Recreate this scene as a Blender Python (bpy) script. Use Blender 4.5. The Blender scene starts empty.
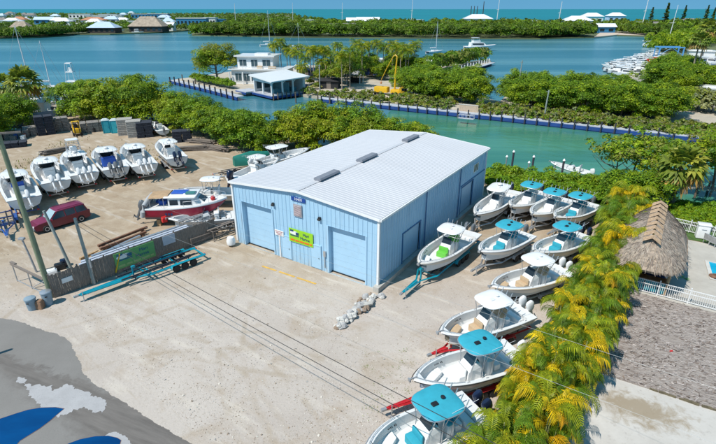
import bpy, math, random
import numpy as np
from mathutils import Vector, Matrix, noise as mnoise
random.seed(7)
SC = bpy.context.scene
COL = SC.collection
R = math.radians
# ------------------------------------------------------------------ camera model (also used to read ground points off the photograph)
FPX, HOR, CAMZ = 480.0, 9.0, 20.0
PITCH = math.atan((222 - HOR) / FPX)
CP, SP = math.cos(PITCH), math.sin(PITCH)

def G(x, y, z=0.0):
    """ground point (height z) seen at photograph pixel x, y"""
    v = y - 222.0
    fwd = CP * FPX - SP * v
    down = SP * FPX + CP * v
    t = (CAMZ - z) / down
    return Vector(((x - 358.0) * t, fwd * t, z))

D = Vector((0.838, -0.545, 0.0))      # along the street front of the lot
N = Vector((0.545, 0.838, 0.0))       # away from the street
YAW = math.atan2(-0.545, 0.838)

# ------------------------------------------------------------------ mesh builder
class MB:
    def __init__(s):
        s.v = []; s.f = []; s.m = []
    def add(s, vs, fs, m=0):
        o = len(s.v)
        s.v += [tuple(p) for p in vs]
        for f in fs:
            s.f.append(tuple(i + o for i in f)); s.m.append(m)
        return s
    def box(s, c, d, rz=0.0, m=0, rx=0.0, ry=0.0, taper=1.0):
        mt = Matrix.Translation(c) @ Matrix.Rotation(rz, 4, 'Z') @ Matrix.Rotation(ry, 4, 'Y') @ Matrix.Rotation(rx, 4, 'X')
        vs = []
        for k in (-1, 1):
            q = taper if k > 0 else 1.0
            for i, j in ((-1, -1), (1, -1), (1, 1), (-1, 1)):
                vs.append(mt @ Vector((i * d[0] / 2 * q, j * d[1] / 2 * q, k * d[2] / 2)))
        s.add(vs, [(3, 2, 1, 0), (4, 5, 6, 7), (0, 1, 5, 4), (1, 2, 6, 5), (2, 3, 7, 6), (3, 0, 4, 7)], m)
        return s
    def rbox(s, c, d, b=0.05, rz=0.0, m=0, ry=0.0):
        """box with chamfered vertical and top edges"""
        mt = Matrix.Translation(c) @ Matrix.Rotation(rz, 4, 'Z') @ Matrix.Rotation(ry, 4, 'Y')
        x, y, z = d[0] / 2, d[1] / 2, d[2] / 2
        def ring(x, y, b, zz):
            return [(-x + b, -y, zz), (x - b, -y, zz), (x, -y + b, zz), (x, y - b, zz), (x - b, y, zz), (-x + b, y, zz), (-x, y - b, zz), (-x, -y + b, zz)]
        rs = [ring(x, y, b, -z), ring(x, y, b, z - b), ring(x - b * .3, y - b * .3, b, z - b * .3), ring(x - b, y - b, b * .7, z)]
        s.loft([[mt @ Vector(p) for p in r] for r in rs], m=m)
        return s
    def loft(s, rings, closed=True, caps=True, m=0):
        n = len(rings[0]); o = len(s.v)
        for r in rings: s.v += [tuple(p) for p in r]
        for i in range(len(rings) - 1):
            for j in range(n if closed else n - 1):
                k = (j + 1) % n
                s.f.append((o + i * n + j, o + i * n + k, o + (i + 1) * n + k, o + (i + 1) * n + j)); s.m.append(m)
        if caps and closed:
            s.f.append(tuple(o + j for j in reversed(range(n)))); s.m.append(m)
            s.f.append(tuple(o + (len(rings) - 1) * n + j for j in range(n))); s.m.append(m)
        return s
    def tube(s, pts, r, n=6, m=0, r1=None):
        pts = [Vector(p) for p in pts]; rings = []
        for i, p in enumerate(pts):
            t = (pts[min(i + 1, len(pts) - 1)] - pts[max(i - 1, 0)]).normalized()
            a = Vector((0, 0, 1)) if abs(t.z) < 0.9 else Vector((1, 0, 0))
            u = t.cross(a).normalized(); w = t.cross(u)
            rr = r if r1 is None else r + (r1 - r) * i / (len(pts) - 1)
            rings.append([p + u * math.cos(2 * math.pi * k / n) * rr + w * math.sin(2 * math.pi * k / n) * rr for k in range(n)])
        return s.loft(rings, m=m)
    def cyl(s, c, r, h, n=12, m=0, r1=None):
        c = Vector(c); r1 = r if r1 is None else r1
        return s.loft([[c + Vector((math.cos(2 * math.pi * k / n) * q, math.sin(2 * math.pi * k / n) * q, z)) for k in range(n)] for q, z in ((r, 0), (r1, h))], m=m)
    def lathe(s, c, prof, n=12, m=0, axis='Z'):
        c = Vector(c)
        def pt(q, z, a):
            x, y = math.cos(a) * q, math.sin(a) * q
            return c + (Vector((x, y, z)) if axis == 'Z' else Vector((x, z, y)) if axis == 'Y' else Vector((z, x, y)))
        return s.loft([[pt(q, z, 2 * math.pi * k / n) for k in range(n)] for q, z in prof], m=m)
    def prism(s, poly, z0, z1, m=0):
        return s.loft([[(p[0], p[1], z0) for p in poly], [(p[0], p[1], z1) for p in poly]], m=m)
    def poly(s, pts, m=0):
        return s.add(pts, [tuple(range(len(pts)))], m)
    def build(s, name, mats, parent=None, smooth=False):
        me = bpy.data.meshes.new(name)
        me.from_pydata([tuple(p) for p in s.v], [], s.f)
        mats = mats if isinstance(mats, (list, tuple)) else [mats]
        for q in mats: me.materials.append(q)
        me.polygons.foreach_set('material_index', s.m)
        if smooth:
            me.polygons.foreach_set('use_smooth', [True] * len(s.f))
            try: me.set_sharp_from_angle(angle=R(40))
            except Exception: pass
        me.update()
        return link(name, me, parent)

def link(name, me, parent=None):
    o = bpy.data.objects.new(name, me); COL.objects.link(o)
    if parent is not None: o.parent = parent
    return o

def quads_mesh(name, V, mats, mi=None, smooth=False):
    """V (n,4,3) array of separate quads -> mesh"""
    V = np.asarray(V, dtype=np.float32); n = len(V)
    me = bpy.data.meshes.new(name)
    me.vertices.add(n * 4); me.vertices.foreach_set('co', V.reshape(-1))
    me.loops.add(n * 4); me.loops.foreach_set('vertex_index', np.arange(n * 4, dtype=np.int32))
    me.polygons.add(n); me.polygons.foreach_set('loop_start', np.arange(0, n * 4, 4, dtype=np.int32))
    try: me.polygons.foreach_set('loop_total', np.full(n, 4, dtype=np.int32))
    except Exception: pass
    for q in mats: me.materials.append(q)
    if mi is not None: me.polygons.foreach_set('material_index', np.asarray(mi, dtype=np.int32))
    me.update(calc_edges=True)
    return me

def tag(o, label=None, cat=None, group=None, kind=None):
    if label: o['label'] = label
    if cat: o['category'] = cat
    if group: o['group'] = group
    if kind: o['kind'] = kind
    return o

def thing(name, label, cat, loc=(0, 0, 0), rz=0.0, group=None, sc=None):
    o = bpy.data.objects.new(name, None); COL.objects.link(o)
    o.location = loc; o.rotation_euler = (0, 0, rz); o.empty_display_size = 0.2
    if sc is not None: o.scale = (sc, sc, sc) if not isinstance(sc, (tuple, list)) else sc
    return tag(o, label, cat, group)

def kids(o): return [c for c in COL.objects if c.parent == o]

def copy_tree(o, parent=None, _ch={}):
    key = o.name
    if key not in _ch: _ch[key] = kids(o)
    c = o.copy(); COL.objects.link(c)
    if parent is not None: c.parent = parent
    for k in _ch[key]: copy_tree(k, c)
    return c

def struct(o): o['kind'] = 'structure'; return o
def stuff(o, label=None, cat=None):
    o['kind'] = 'stuff'
    return tag(o, label, cat)

# ------------------------------------------------------------------ materials
def nt(name):
    m = bpy.data.materials.new(name); m.use_nodes = True
    t = m.node_tree; t.nodes.clear()
    out = t.nodes.new('ShaderNodeOutputMaterial')
    return m, t, out

def nd(t, typ, **kw):
    n = t.nodes.new(typ)
    for k, v in kw.items():
        if k.startswith('i_'):
            n.inputs[k[2:].replace('_', ' ')].default_value = v
        else: setattr(n, k, v)
    return n

def rgba(c, k=1.0): return (min(1, c[0] * k), min(1, c[1] * k), min(1, c[2] * k), 1)

def mixc(t, fac, a, b, blend='MIX'):
    n = t.nodes.new('ShaderNodeMix'); n.data_type = 'RGBA'; n.blend_type = blend
    for i, v in ((0, fac), (6, a), (7, b)):
        if hasattr(v, 'is_linked') or hasattr(v, 'node'): t.links.new(v, n.inputs[i])
        else: n.inputs[i].default_value = v
    return n.outputs[2]

def noise(t, vec, scale, detail=4, rough=.55, dist=0.0):
    n = nd(t, 'ShaderNodeTexNoise'); n.inputs['Scale'].default_value = scale; n.inputs['Detail'].default_value = detail
    n.inputs['Roughness'].default_value = rough; n.inputs['Distortion'].default_value = dist
    if vec is not None: t.links.new(vec, n.inputs['Vector'])
    return n.outputs['Fac']

def ramp(t, fac, a, b, c0=(0, 0, 0, 1), c1=(1, 1, 1, 1)):
    n = nd(t, 'ShaderNodeValToRGB'); e = n.color_ramp.elements
    e[0].position = a; e[1].position = b; e[0].color = c0; e[1].color = c1
    t.links.new(fac, n.inputs[0])
    return n.outputs[0]

def mapping(t, vec, scale=(1, 1, 1), rot=(0, 0, 0)):
    if rot != (0, 0, 0):     # turn first, then stretch
        n = nd(t, 'ShaderNodeMapping'); n.inputs['Rotation'].default_value = rot; t.links.new(vec, n.inputs['Vector']); vec = n.outputs[0]
    n = nd(t, 'ShaderNodeMapping'); n.inputs['Scale'].default_value = scale
    t.links.new(vec, n.inputs['Vector']); return n.outputs[0]

_MC = {}
def M(name, col, rough=.6, var=.12, scale=2.0, metal=0.0, bump=0.0, bscale=30.0, spec=.5, dirt=0.0, dcol=(.25, .2, .15), stretch=(1, 1, 1)):
    if name in _MC: return _MC[name]
    m, t, out = nt(name)
    p = nd(t, 'ShaderNodeBsdfPrincipled'); t.links.new(p.outputs[0], out.inputs[0])
    tc = nd(t, 'ShaderNodeTexCoord').outputs['Object']
    if stretch != (1, 1, 1): tc = mapping(t, tc, stretch)
    f = noise(t, tc, scale, 5)
    c = mixc(t, ramp(t, f, .3, .7), rgba(col, 1 - var), rgba(col, 1 + var))
    if dirt > 0:
        d = noise(t, tc, scale * 2.7, 6, .65)
        dm = ramp(t, d, .5, .75)
        mm = nd(t, 'ShaderNodeMath', operation='MULTIPLY'); t.links.new(dm, mm.inputs[0]); mm.inputs[1].default_value = dirt
        c = mixc(t, mm.outputs[0], c, rgba(dcol))
    t.links.new(c, p.inputs['Base Color'])
    p.inputs['Roughness'].default_value = rough; p.inputs['Metallic'].default_value = metal
    p.inputs['Specular IOR Level'].default_value = spec
    if bump > 0:
        b = nd(t, 'ShaderNodeBump'); b.inputs['Strength'].default_value = bump; b.inputs['Distance'].default_value = .05
        t.links.new(noise(t, tc, bscale, 4), b.inputs['Height']); t.links.new(b.outputs[0], p.inputs['Normal'])
    _MC[name] = m
    return m

def leaf(name, col, tcol=None, var=.35, trans=.35, rough=.5):
    if name in _MC: return _MC[name]
    m, t, out = nt(name)
    oi = nd(t, 'ShaderNodeObjectInfo'); geo = nd(t, 'ShaderNodeNewGeometry')
    tc = nd(t, 'ShaderNodeTexCoord').outputs['Object']
    f = noise(t, tc, 1.1, 3)
    c = mixc(t, ramp(t, f, .3, .7), rgba(col, 1 - var), rgba(col, 1 + var))
    c = mixc(t, oi.outputs['Random'], c, mixc(t, 1.0, c, (1.25, 1.05, .7, 1), 'MULTIPLY'))
    c2 = mixc(t, geo.outputs['Random Per Island'], mixc(t, 1.0, c, (.72, .75, .8, 1), 'MULTIPLY'), mixc(t, 1.0, c, (1.3, 1.22, 1.0, 1), 'MULTIPLY'))
    p = nd(t, 'ShaderNodeBsdfPrincipled'); p.inputs['Roughness'].default_value = rough; p.inputs['Specular IOR Level'].default_value = .3
    t.links.new(c2, p.inputs['Base Color'])
    tr = nd(t, 'ShaderNodeBsdfTranslucent')
    t.links.new(mixc(t, 1.0, c2, rgba(tcol or (1.3, 1.5, .5)), 'MULTIPLY'), tr.inputs[0])
    mx = nd(t, 'ShaderNodeMixShader'); mx.inputs[0].default_value = trans
    t.links.new(p.outputs[0], mx.inputs[1]); t.links.new(tr.outputs[0], mx.inputs[2]); t.links.new(mx.outputs[0], out.inputs[0])
    _MC[name] = m
    return m

def glass(name, col, rough=.08):
    return M(name, col, rough, .05, 1, spec=.8)

W = dict(
    gel=M('white_gelcoat', (.78, .78, .77), .22, .03, 1.2, dirt=.25, dcol=(.55, .52, .46)),
    gel2=M('cream_gelcoat', (.70, .66, .58), .3, .04, 1.0, dirt=.3, dcol=(.45, .40, .33)),
    deck=M('nonskid_deck', (.70, .70, .69), .6, .05, 2.0, bump=.1, bscale=80, dirt=.25, dcol=(.45, .44, .42)),
    teal=M('teal_canvas', (.03, .34, .44), .75, .08, 3, bump=.12, bscale=25),
    green=M('green_vinyl', (.13, .50, .06), .5, .08, 3),
    tanv=M('tan_vinyl', (.52, .38, .24), .55, .1, 3),
    blue=M('royal_blue_canvas', (.02, .09, .42), .7, .15, 4, bump=.1),
    alu=M('anodised_aluminium', (.55, .56, .58), .35, .08, 3, metal=.7),
    galv=M('galvanised_steel', (.42, .43, .44), .5, .18, 4, metal=.5, dirt=.4, dcol=(.25, .2, .16)),
    black=M('black_plastic', (.015, .016, .018), .45, .2, 3),
    navy=M('navy_cowling', (.012, .02, .05), .25, .2, 3),
    whitec=M('white_cowling', (.72, .72, .72), .25, .04, 3),
    greyc=M('grey_cowling', (.13, .14, .15), .35, .1, 3),
    rubber=M('tyre_rubber', (.02, .02, .02), .85, .25, 6),
    rim=M('painted_wheel_rim', (.6, .6, .6), .4, .1, 5, metal=.3),
    tealp=M('teal_paint', (.0, .27, .36), .4, .12, 3, dirt=.2),
    redp=M('red_paint', (.48, .012, .02), .4, .12, 3, dirt=.25),
    bluep=M('blue_paint', (.02, .08, .30), .45, .15, 3, dirt=.3),
    smoke=glass('smoked_glass', (.02, .03, .04)),
    clear=glass('tinted_window', (.06, .10, .12)),
    carpet=M('black_bunk_carpet', (.015, .018, .03), .95, .3, 8),
    wood=M('weathered_wood', (.21, .175, .15), .85, .3, 2.5, stretch=(6, 6, 1), bump=.3, bscale=12, dirt=.35),
    lumber=M('raw_lumber', (.42, .28, .15), .8, .25, 3, bump=.2),
    rust=M('rusty_steel', (.20, .10, .06), .8, .35, 4, bump=.2),
    conc=M('rough_concrete', (.45, .43, .39), .85, .15, 1.5, bump=.3, bscale=20, dirt=.35),
    white=M('white_paint', (.78, .78, .77), .5, .04, 2, dirt=.15),
    dark=M('dark_interior', (.02, .02, .022), .8, .2, 2),
    red=M('bright_red_plastic', (.55, .02, .02), .4, .1, 3),
    yellow=M('yellow_machine_paint', (.72, .42, .01), .4, .1, 3, dirt=.25),
    trapw=M('weathered_trap_slats', (.22, .20, .18), .9, .45, 5, bump=.4, bscale=10),
    trapd=M('dark_trap_mesh', (.03, .035, .05), .9, .5, 6, bump=.4, bscale=14),
    turq=M('turquoise_plastic', (.0, .30, .38), .45, .1, 3),
    thatch=M('palm_thatch', (.38, .30, .235), .95, .4, 2.2, stretch=(1, 1, 3), bump=.9, bscale=9, dirt=.5, dcol=(.12, .10, .08)),
    pinkw=M('pale_bark', (.33, .27, .21), .9, .3, 4, stretch=(3, 3, .6), bump=.4, bscale=10),
    bark=M('brown_bark', (.14, .105, .075), .9, .35, 4, stretch=(3, 3, .7), bump=.5, bscale=12),
    pole=M('treated_pole_wood', (.20, .24, .15), .85, .3, 2, stretch=(5, 5, .5), bump=.3, bscale=14, dirt=.4),
    navyw=M('dark_creosote_pile', (.045, .045, .06), .85, .3, 3, bump=.3),
    pole2=M('grey_pole_wood', (.28, .32, .30), .85, .25, 2, stretch=(5, 5, .5), bump=.3, bscale=14, dirt=.4),
)
# ------------------------------------------------------------------ vegetation
LV = dict(
    m_l=leaf('mangrove_leaf_light', (.25, .38, .02)), m_m=leaf('mangrove_leaf', (.14, .27, .018)), m_d=leaf('mangrove_leaf_deep', (.06, .145, .015)),
    y_l=leaf('seagrape_leaf_yellow', (.25, .32, .025)), o_l=leaf('olive_leaf', (.23, .28, .06)),
    p_g=leaf('palm_leaflet_green', (.115, .225, .016)), p_y=leaf('palm_leaflet_yellow', (.60, .48, .012), tcol=(1.2, 1.2, .5)), p_yg=leaf('palm_leaflet_lime', (.255, .325, .015)),
    p_o=leaf('palm_leaflet_orange', (.6, .36, .02), tcol=(1.2, 1.1, .5)),
    f_g=leaf('fan_palm_leaf', (.17, .25, .05)), f_o=leaf('old_fan_palm_leaf', (.36, .25, .09), tcol=(1.2, 1.1, .6)), f_l=leaf('fan_palm_leaf_light', (.32, .37, .07)),
    cas=leaf('casuarina_needles', (.035, .07, .03)), grn=leaf('hedge_leaf', (.15, .30, .018)), gry=leaf('greygreen_leaf', (.26, .30, .17)),
    far=leaf('far_canopy_leaf', (.07, .14, .018)), far2=leaf('far_canopy_leaf_light', (.12, .20, .022)),
)

def leaf_quads(rng, pos, nrm, size, asp=.55):
    n = len(pos)
    a = rng.normal(size=(n, 3)); nrm = nrm / (np.linalg.norm(nrm, axis=1, keepdims=True) + 1e-9)
    t = a - (a * nrm).sum(1, keepdims=True) * nrm; t /= np.linalg.norm(t, axis=1, keepdims=True) + 1e-9
    b = np.cross(nrm, t)
    s = (size * rng.uniform(.65, 1.35, n))[:, None]
    return np.stack([pos - t * s, pos + b * s * asp - nrm * s * .12, pos + t * s, pos - b * s * asp - nrm * s * .12], 1)

def crown_mesh(name, seed, rad, n_cl, per, size, mats, zc, weights=None, low=-.35, rc=(.26, .46), flat=.75, up=.5, cone=0.0):
    rng = np.random.default_rng(seed)
    rad = np.array(rad); Q = []; MI = []
    w = np.array(weights if weights else [1] * len(mats), float); w /= w.sum()
    for i in range(n_cl):
        d = rng.normal(size=3); d /= np.linalg.norm(d); lob = 1 + .28 * math.sin(3 * math.atan2(d[1], d[0]) + seed) + .15 * math.sin(5 * math.atan2(d[1], d[0]) + 2 * seed) * (1 - abs(d[2]))
        if d[2] < low: d[2] = abs(d[2]) * .6
        k = rng.uniform(.45, .92) if i > n_cl * .2 else rng.uniform(.0, .5)
        c = d * rad * k * lob; r = rng.uniform(*rc) * rad.mean() * (1.1 - .3 * k)
        if cone: u_ = (c[2] / rad[2] + 1) / 2; c[2] = (2 * rng.random() ** 1.1 - 1) * rad[2]; u_ = (c[2] / rad[2] + 1) / 2; c[:2] *= 1.5 * (1 - cone * u_); r *= 1.1 - .85 * u_
        n = int(per * rng.uniform(.7, 1.3))
        e = rng.normal(size=(n, 3)); e /= np.linalg.norm(e, axis=1, keepdims=True)
        e[:, 2] = np.where(e[:, 2] < -.3, -e[:, 2], e[:, 2])
        rr = r * rng.uniform(.55, 1.12, n) ** .8
        pos = c + e * rr[:, None] * np.array([1, 1, flat])
        nrm = e + np.array([0, 0, up]) + rng.normal(size=(n, 3)) * .45
        Q.append(leaf_quads(rng, pos, nrm, size)); mi = rng.choice(len(mats), p=w)
        MI.append(np.where(rng.random(n) < .22, rng.integers(0, len(mats), n), mi))
    V = np.concatenate(Q); V[:, :, 2] += zc
    V[:, :, 2] = np.maximum(V[:, :, 2], .05)
    return quads_mesh(name, V, mats, np.concatenate(MI))

def trunk_mb(seed, h, r, limbs, spread, reach):
    rng = random.Random(seed); mb = MB()
    lean = Vector((rng.uniform(-.15, .15), rng.uniform(-.15, .15), 0)) * h
    pts = [Vector((0, 0, -.2)), Vector((lean.x * .3, lean.y * .3, h * .45)), Vector((lean.x, lean.y, h))]
    mb.tube(pts, r, 7, r1=r * .55)
    for i in range(limbs):
        a = 2 * math.pi * i / limbs + rng.uniform(-.4, .4); z0 = h * rng.uniform(.45, 1.0)
        p0 = pts[1].lerp(pts[2], max(0, min(1, (z0 / h - .45) / .55)))
        e = p0 + Vector((math.cos(a) * spread, math.sin(a) * spread, reach * rng.uniform(.5, 1)))
        mid = p0.lerp(e, .5) + Vector((0, 0, -reach * .12))
        mb.tube([p0, mid, e], r * .42, 5, r1=r * .12)
    return mb

PROTO = {}
def plant_proto(key, name, crown_args, trunk_args=None, trunk_mat='bark', crown_name='crown'):
    root = bpy.data.objects.new(name, None); root.empty_display_size = .3
    cm = crown_mesh(crown_name, **crown_args)
    PROTO[key] = (name, cm, trunk_mb(*trunk_args) if trunk_args else None, trunk_mat, crown_name, {})
    bpy.data.objects.remove(root)

def plant(key, loc, label, cat='tree', group=None, rz=None, sc=1.0, name=None):
    nm, cm, tr, tm, cn, cache = PROTO[key]
    o = thing(name or nm, label, cat, loc, random.uniform(0, 6.28) if rz is None else rz, group, sc)
    link(cn, cm, o)
    if tr is not None:
        if 't' not in cache: cache['t'] = tr.build('trunk', W[tm], o, True).data
        else: link('trunk', cache['t'], o)
    return o

mg = [LV['m_l'], LV['m_m'], LV['m_d']]
for i in range(4):
    plant_proto('mang%d' % i, 'mangrove_tree', dict(seed=10 + i, rad=(3.2, 3.2, 2.9), n_cl=64, per=210, size=.125, mats=mg, zc=2.7, low=-.8, up=.9, weights=(3.0, 3, 1.1)), (i, 2.6, .16, 6, 1.8, 1.6))
    plant_proto('grape%d' % i, 'sea_grape_tree', dict(seed=20 + i, rad=(3.0, 3.0, 2.7), n_cl=56, per=180, size=.135, low=-.8, up=.9, mats=[LV['y_l'], LV['m_l'], LV['m_m']], zc=2.5, weights=(2.2, 2, 1)), (i + 9, 2.4, .14, 6, 1.6, 1.5))
    plant_proto('pen%d' % i, 'shade_tree', dict(seed=30 + i, rad=(3.8, 3.8, 3.1), n_cl=64, per=230, size=.15, mats=[LV['m_l'], LV['m_m'], LV['m_d']], zc=2.9, low=-.8, up=.9, weights=(1.8, 3, 1.0)), (i + 19, 3.2, .18, 6, 2.0, 1.8))
    plant_proto('shrub%d' % i, 'shrub', dict(seed=40 + i, rad=(1.1, 1.1, .85), n_cl=16, per=26, size=.2, mats=[LV['gry'], LV['o_l'], LV['m_m']], zc=.62, low=-.9, weights=(1.2, 2, 1.4)), (i + 29, .8, .05, 5, .6, .5))
for i in range(2):
    plant_proto('olive%d' % i, 'olive_green_tree', dict(seed=50 + i, rad=(3.5, 3.5, 2.8), n_cl=50, per=130, size=.21, mats=[LV['o_l'], LV['y_l'], LV['m_m']], zc=3.9, weights=(2, 1.3, 1)), (i + 39, 3.2, .18, 6, 2.0, 1.8))
    plant_proto('cas%d' % i, 'casuarina_tree', dict(seed=60 + i, rad=(2.2, 2.2, 7.8), n_cl=80, per=40, size=.5, mats=[LV['cas'], LV['m_d']], zc=8.6, low=-1, rc=(.20, .32), cone=.95), (i + 49, 14, .3, 10, 1.6, 1.0))
    plant_proto('airy%d' % i, 'airy_tree', dict(seed=70 + i, rad=(4.3, 4.3, 3.4), n_cl=30, per=55, size=.2, mats=[LV['o_l'], LV['m_l'], LV['m_m']], zc=4.6, rc=(.16, .3)), (i + 59, 4.2, .14, 9, 3.0, 2.6))
plant_proto('big', 'banyan_tree', dict(seed=80, rad=(7.4, 6.8, 5.0), n_cl=110, per=190, size=.25, mats=[LV['y_l'], LV['m_l'], LV['o_l'], LV['m_m']], zc=7.0, weights=(1.4, 2, 2, 1), low=-.6), (80, 5.5, .45, 9, 3.6, 3.2), 'pinkw')
plant_proto('ybush', 'yellow_bush', dict(seed=81, rad=(2.6, 2.6, 2.0), n_cl=26, per=50, size=.3, mats=[LV['p_y'], LV['y_l']], zc=2.1), (81, 1.6, .1, 5, 1.2, 1.0))
plant_proto('hedge', 'hedge_bush', dict(seed=82, rad=(1.7, 1.7, .95), n_cl=40, per=90, size=.11, mats=[LV['grn'], LV['m_l'], LV['m_m']], zc=.75, weights=(3, 1.5, 1)), (82, .6, .05, 5, .8, .4))
plant_proto('greyh', 'grey_hedge_bush', dict(seed=83, rad=(3.4, 3.4, 2.4), n_cl=40, per=60, size=.3, mats=[LV['gry'], LV['o_l']], zc=2.0), (83, 1.6, .08, 5, 1.4, .8))

def frond_quads(rng, base, az, el, L, droop, n, lw, ll, fold=.5):
    """pinnate palm frond: arched rachis with two rows of drooping leaflets; returns quads"""
    out = []; p = np.array(base, float); dirh = np.array([math.cos(az), math.sin(az), 0.0]); side = np.array([-math.sin(az), math.cos(az), 0.0])
    a = el; st = L / n; pts = [p.copy()]
    for i in range(n):
        p = p + st * (dirh * math.cos(a) + np.array([0, 0, 1.0]) * math.sin(a)); pts.append(p.copy()); a -= droop / n * (0.5 + 1.1 * i / n)
    for i in range(n):                                   # rachis ribbon
        w = .03 * (1 - i / n) + .008
        out.append([pts[i] - side * w, pts[i + 1] - side * w, pts[i + 1] + side * w, pts[i] + side * w])
    for i in range(2, n):
        t = (pts[min(i + 1, n)] - pts[i - 1]); t /= np.linalg.norm(t); up = np.cross(t, -side); up = up / np.linalg.norm(up)
        if up[2] < 0: up = -up
        u = i / n; l = ll * (math.sin(math.pi * (0.12 + .82 * u)) ** .7) * rng.uniform(.85, 1.1)
        for s in (-1, 1):
            d = side * s * .8 + t * .55 + up * (.25 * fold) ; d /= np.linalg.norm(d)
            m = pts[i] + d * l * .5; e = pts[i] + d * l * .95 + np.array([0, 0, -1.0]) * l * rng.uniform(.3, .7)
            wv = t * lw
            out.append([pts[i] - wv * .4, m - wv, m + wv, pts[i] + wv * .4]); out.append([m - wv, e - wv * .12, e + wv * .12, m + wv])
    return out

def areca_mesh(seed, nf, H, name='fronds', pal=(.36, .22, .41, .01)):
    rng = np.random.default_rng(seed); Q = []; MI = []
    for k in range(nf):
        az = rng.uniform(0, 2 * math.pi); h = H * rng.uniform(.12, 1.0); r0 = rng.uniform(0, .8) ** .7
        base = (math.cos(az + rng.uniform(-1, 1)) * r0, math.sin(az + rng.uniform(-1, 1)) * r0, h * .55)
        q = frond_quads(rng, base, az, rng.uniform(.6, 1.3), rng.uniform(1.2, 2.0), rng.uniform(1.9, 3.0), 20, .030, .60)
        mi = rng.choice(4, p=pal) if h > H * .45 else rng.choice(4, p=(.66, .07, .265, .005))
        Q += q; MI += [mi] * len(q)
    return quads_mesh(name, np.array(Q), [LV['p_g'], LV['p_y'], LV['p_yg'], LV['p_o']], MI)

def palm_mesh(seed, nf, L, h, droop=2.0, mats=None, name='crown'):
    rng = np.random.default_rng(seed); Q = []; MI = []; mats = mats or [LV['p_g'], LV['p_yg']]
    for k in range(nf):
        az = k * 2.4 + rng.uniform(-.2, .2); el = 1.25 - 1.6 * (k / nf) + rng.uniform(-.1, .1)
        q = frond_quads(rng, (0, 0, h), az, el, L * rng.uniform(.85, 1.1), droop * rng.uniform(.8, 1.1), 11, .10, L * .36)
        Q += q; MI += [int(rng.integers(0, len(mats)))] * len(q)
    return quads_mesh(name, np.array(Q), mats, MI)

def fan_mesh(seed, nf, L, h, seg=9, name='crown'):
    """fan palm: round costapalmate leaves on long stalks, old ones hanging"""
    rng = np.random.default_rng(seed); Q = []; MI = []
    for k in range(nf):
        az = k * 2.4 + rng.uniform(-.3, .3); u = k / nf; el = 1.35 - 2.1 * u + rng.uniform(-.15, .15)
        d = np.array([math.cos(az) * math.cos(el), math.sin(az) * math.cos(el), math.sin(el)]); side = np.array([-math.sin(az), math.cos(az), 0])
        b = np.array([0, 0, h]); hub = b + d * L * .5; mi = 2 if u > .8 else (1 if rng.random() < .35 else 0)
        Q.append([b - side * .02, hub - side * .02, hub + side * .02, b + side * .02]); MI.append(mi)
        upv = np.cross(side, d)
        upv = upv if upv[2] > 0 else -upv
        for j in range(seg):
            a = (j / (seg - 1) - .5) * 3.6; dv = d * math.cos(a) + side * math.sin(a)
            pv = np.cross(upv, dv); l = L * .55 * rng.uniform(.85, 1.1) * (1 - .12 * abs(a))
            m = hub + dv * l * .55 + upv * .05; e = hub + dv * l + np.array([0, 0, -1.0]) * l * (.18 + .3 * u)
            w = l * .17
            Q.append([hub, m - pv * w, m + pv * w, hub]); Q.append([m - pv * w, e - pv * .01, e + pv * .01, m + pv * w]); MI += [mi, mi]
    return quads_mesh(name, np.array(Q), [LV['f_g'], LV['f_l'], LV['f_o']], MI)

def palm_trunk(h, r, lean=.0, mat='pinkw', parent=None):
    mb = MB(); n = 9
    mb.tube([(lean * (i / n) ** 2, 0, -.1 + (h + .1) * i / n) for i in range(n + 1)], r * 1.25, 8, r1=r * .8)
    return mb.build('trunk', W[mat], parent, True)

_PM = {}
def feather_palm(loc, h, label, L=2.2, nf=24, group='palms around the peninsula house', name='coconut_palm', cat='palm', seed=1):
    o = thing(name, label, cat, loc, random.uniform(0, 6.28), group)
    nf = max(nf, 22); k = (round(h, 1), L, nf, seed)
    if k not in _PM: _PM[k] = palm_mesh(seed, nf, L, h)
    link('crown', _PM[k], o); palm_trunk(h, .13, 0, 'pinkw', o); return o
def fan_palm(loc, h, label, L=1.8, nf=30, group=None, name='fan_palm', seed=1, r=.16, mat='pinkw', cat='palm'):
    o = thing(name, label, cat, loc, random.uniform(0, 6.28), group)
    k = ('f', round(h, 1), L, nf, seed)
    if k not in _PM: _PM[k] = fan_mesh(seed, nf, L, h)
    link('crown', _PM[k], o); palm_trunk(h, r, 0, mat, o); return o
# ------------------------------------------------------------------ boats, trailers
def hull_fn(L, B, zk, H, sheer):
    def st(t):
        b = B / 2 * (1 - max(0.0, (t - .45) / .55) ** 2.6) ** .80 * (1 - .07 * max(0, (.3 - t) / .3)) if t < 1 else 0.0
        zg = zk + H + sheer * max(0, t - .15) ** 1.6
        rise = max(0.0, (t - .55) / .45)
        k = zk + rise ** 2.4 * (zg - zk) * .93
        x = -L / 2 + L * t
        xk = x - .10 * L * rise ** 1.5 * (1 - rise * .9)
        return x, xk, max(b, .015), zg, k
    return st

def ring_round(w, l, z, e=3.0, n=20, taper=0.0, cx=0.0):
    out = []
    for i in range(n):
        a = 2 * math.pi * i / n; c, s = math.cos(a), math.sin(a)
        x = math.copysign(abs(c) ** (2 / e), c) * l / 2; y = math.copysign(abs(s) ** (2 / e), s) * w / 2
        y *= 1 - taper * (x / (l / 2) * .5 + .5)
        out.append((cx + x, y, z))
    return out

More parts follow.
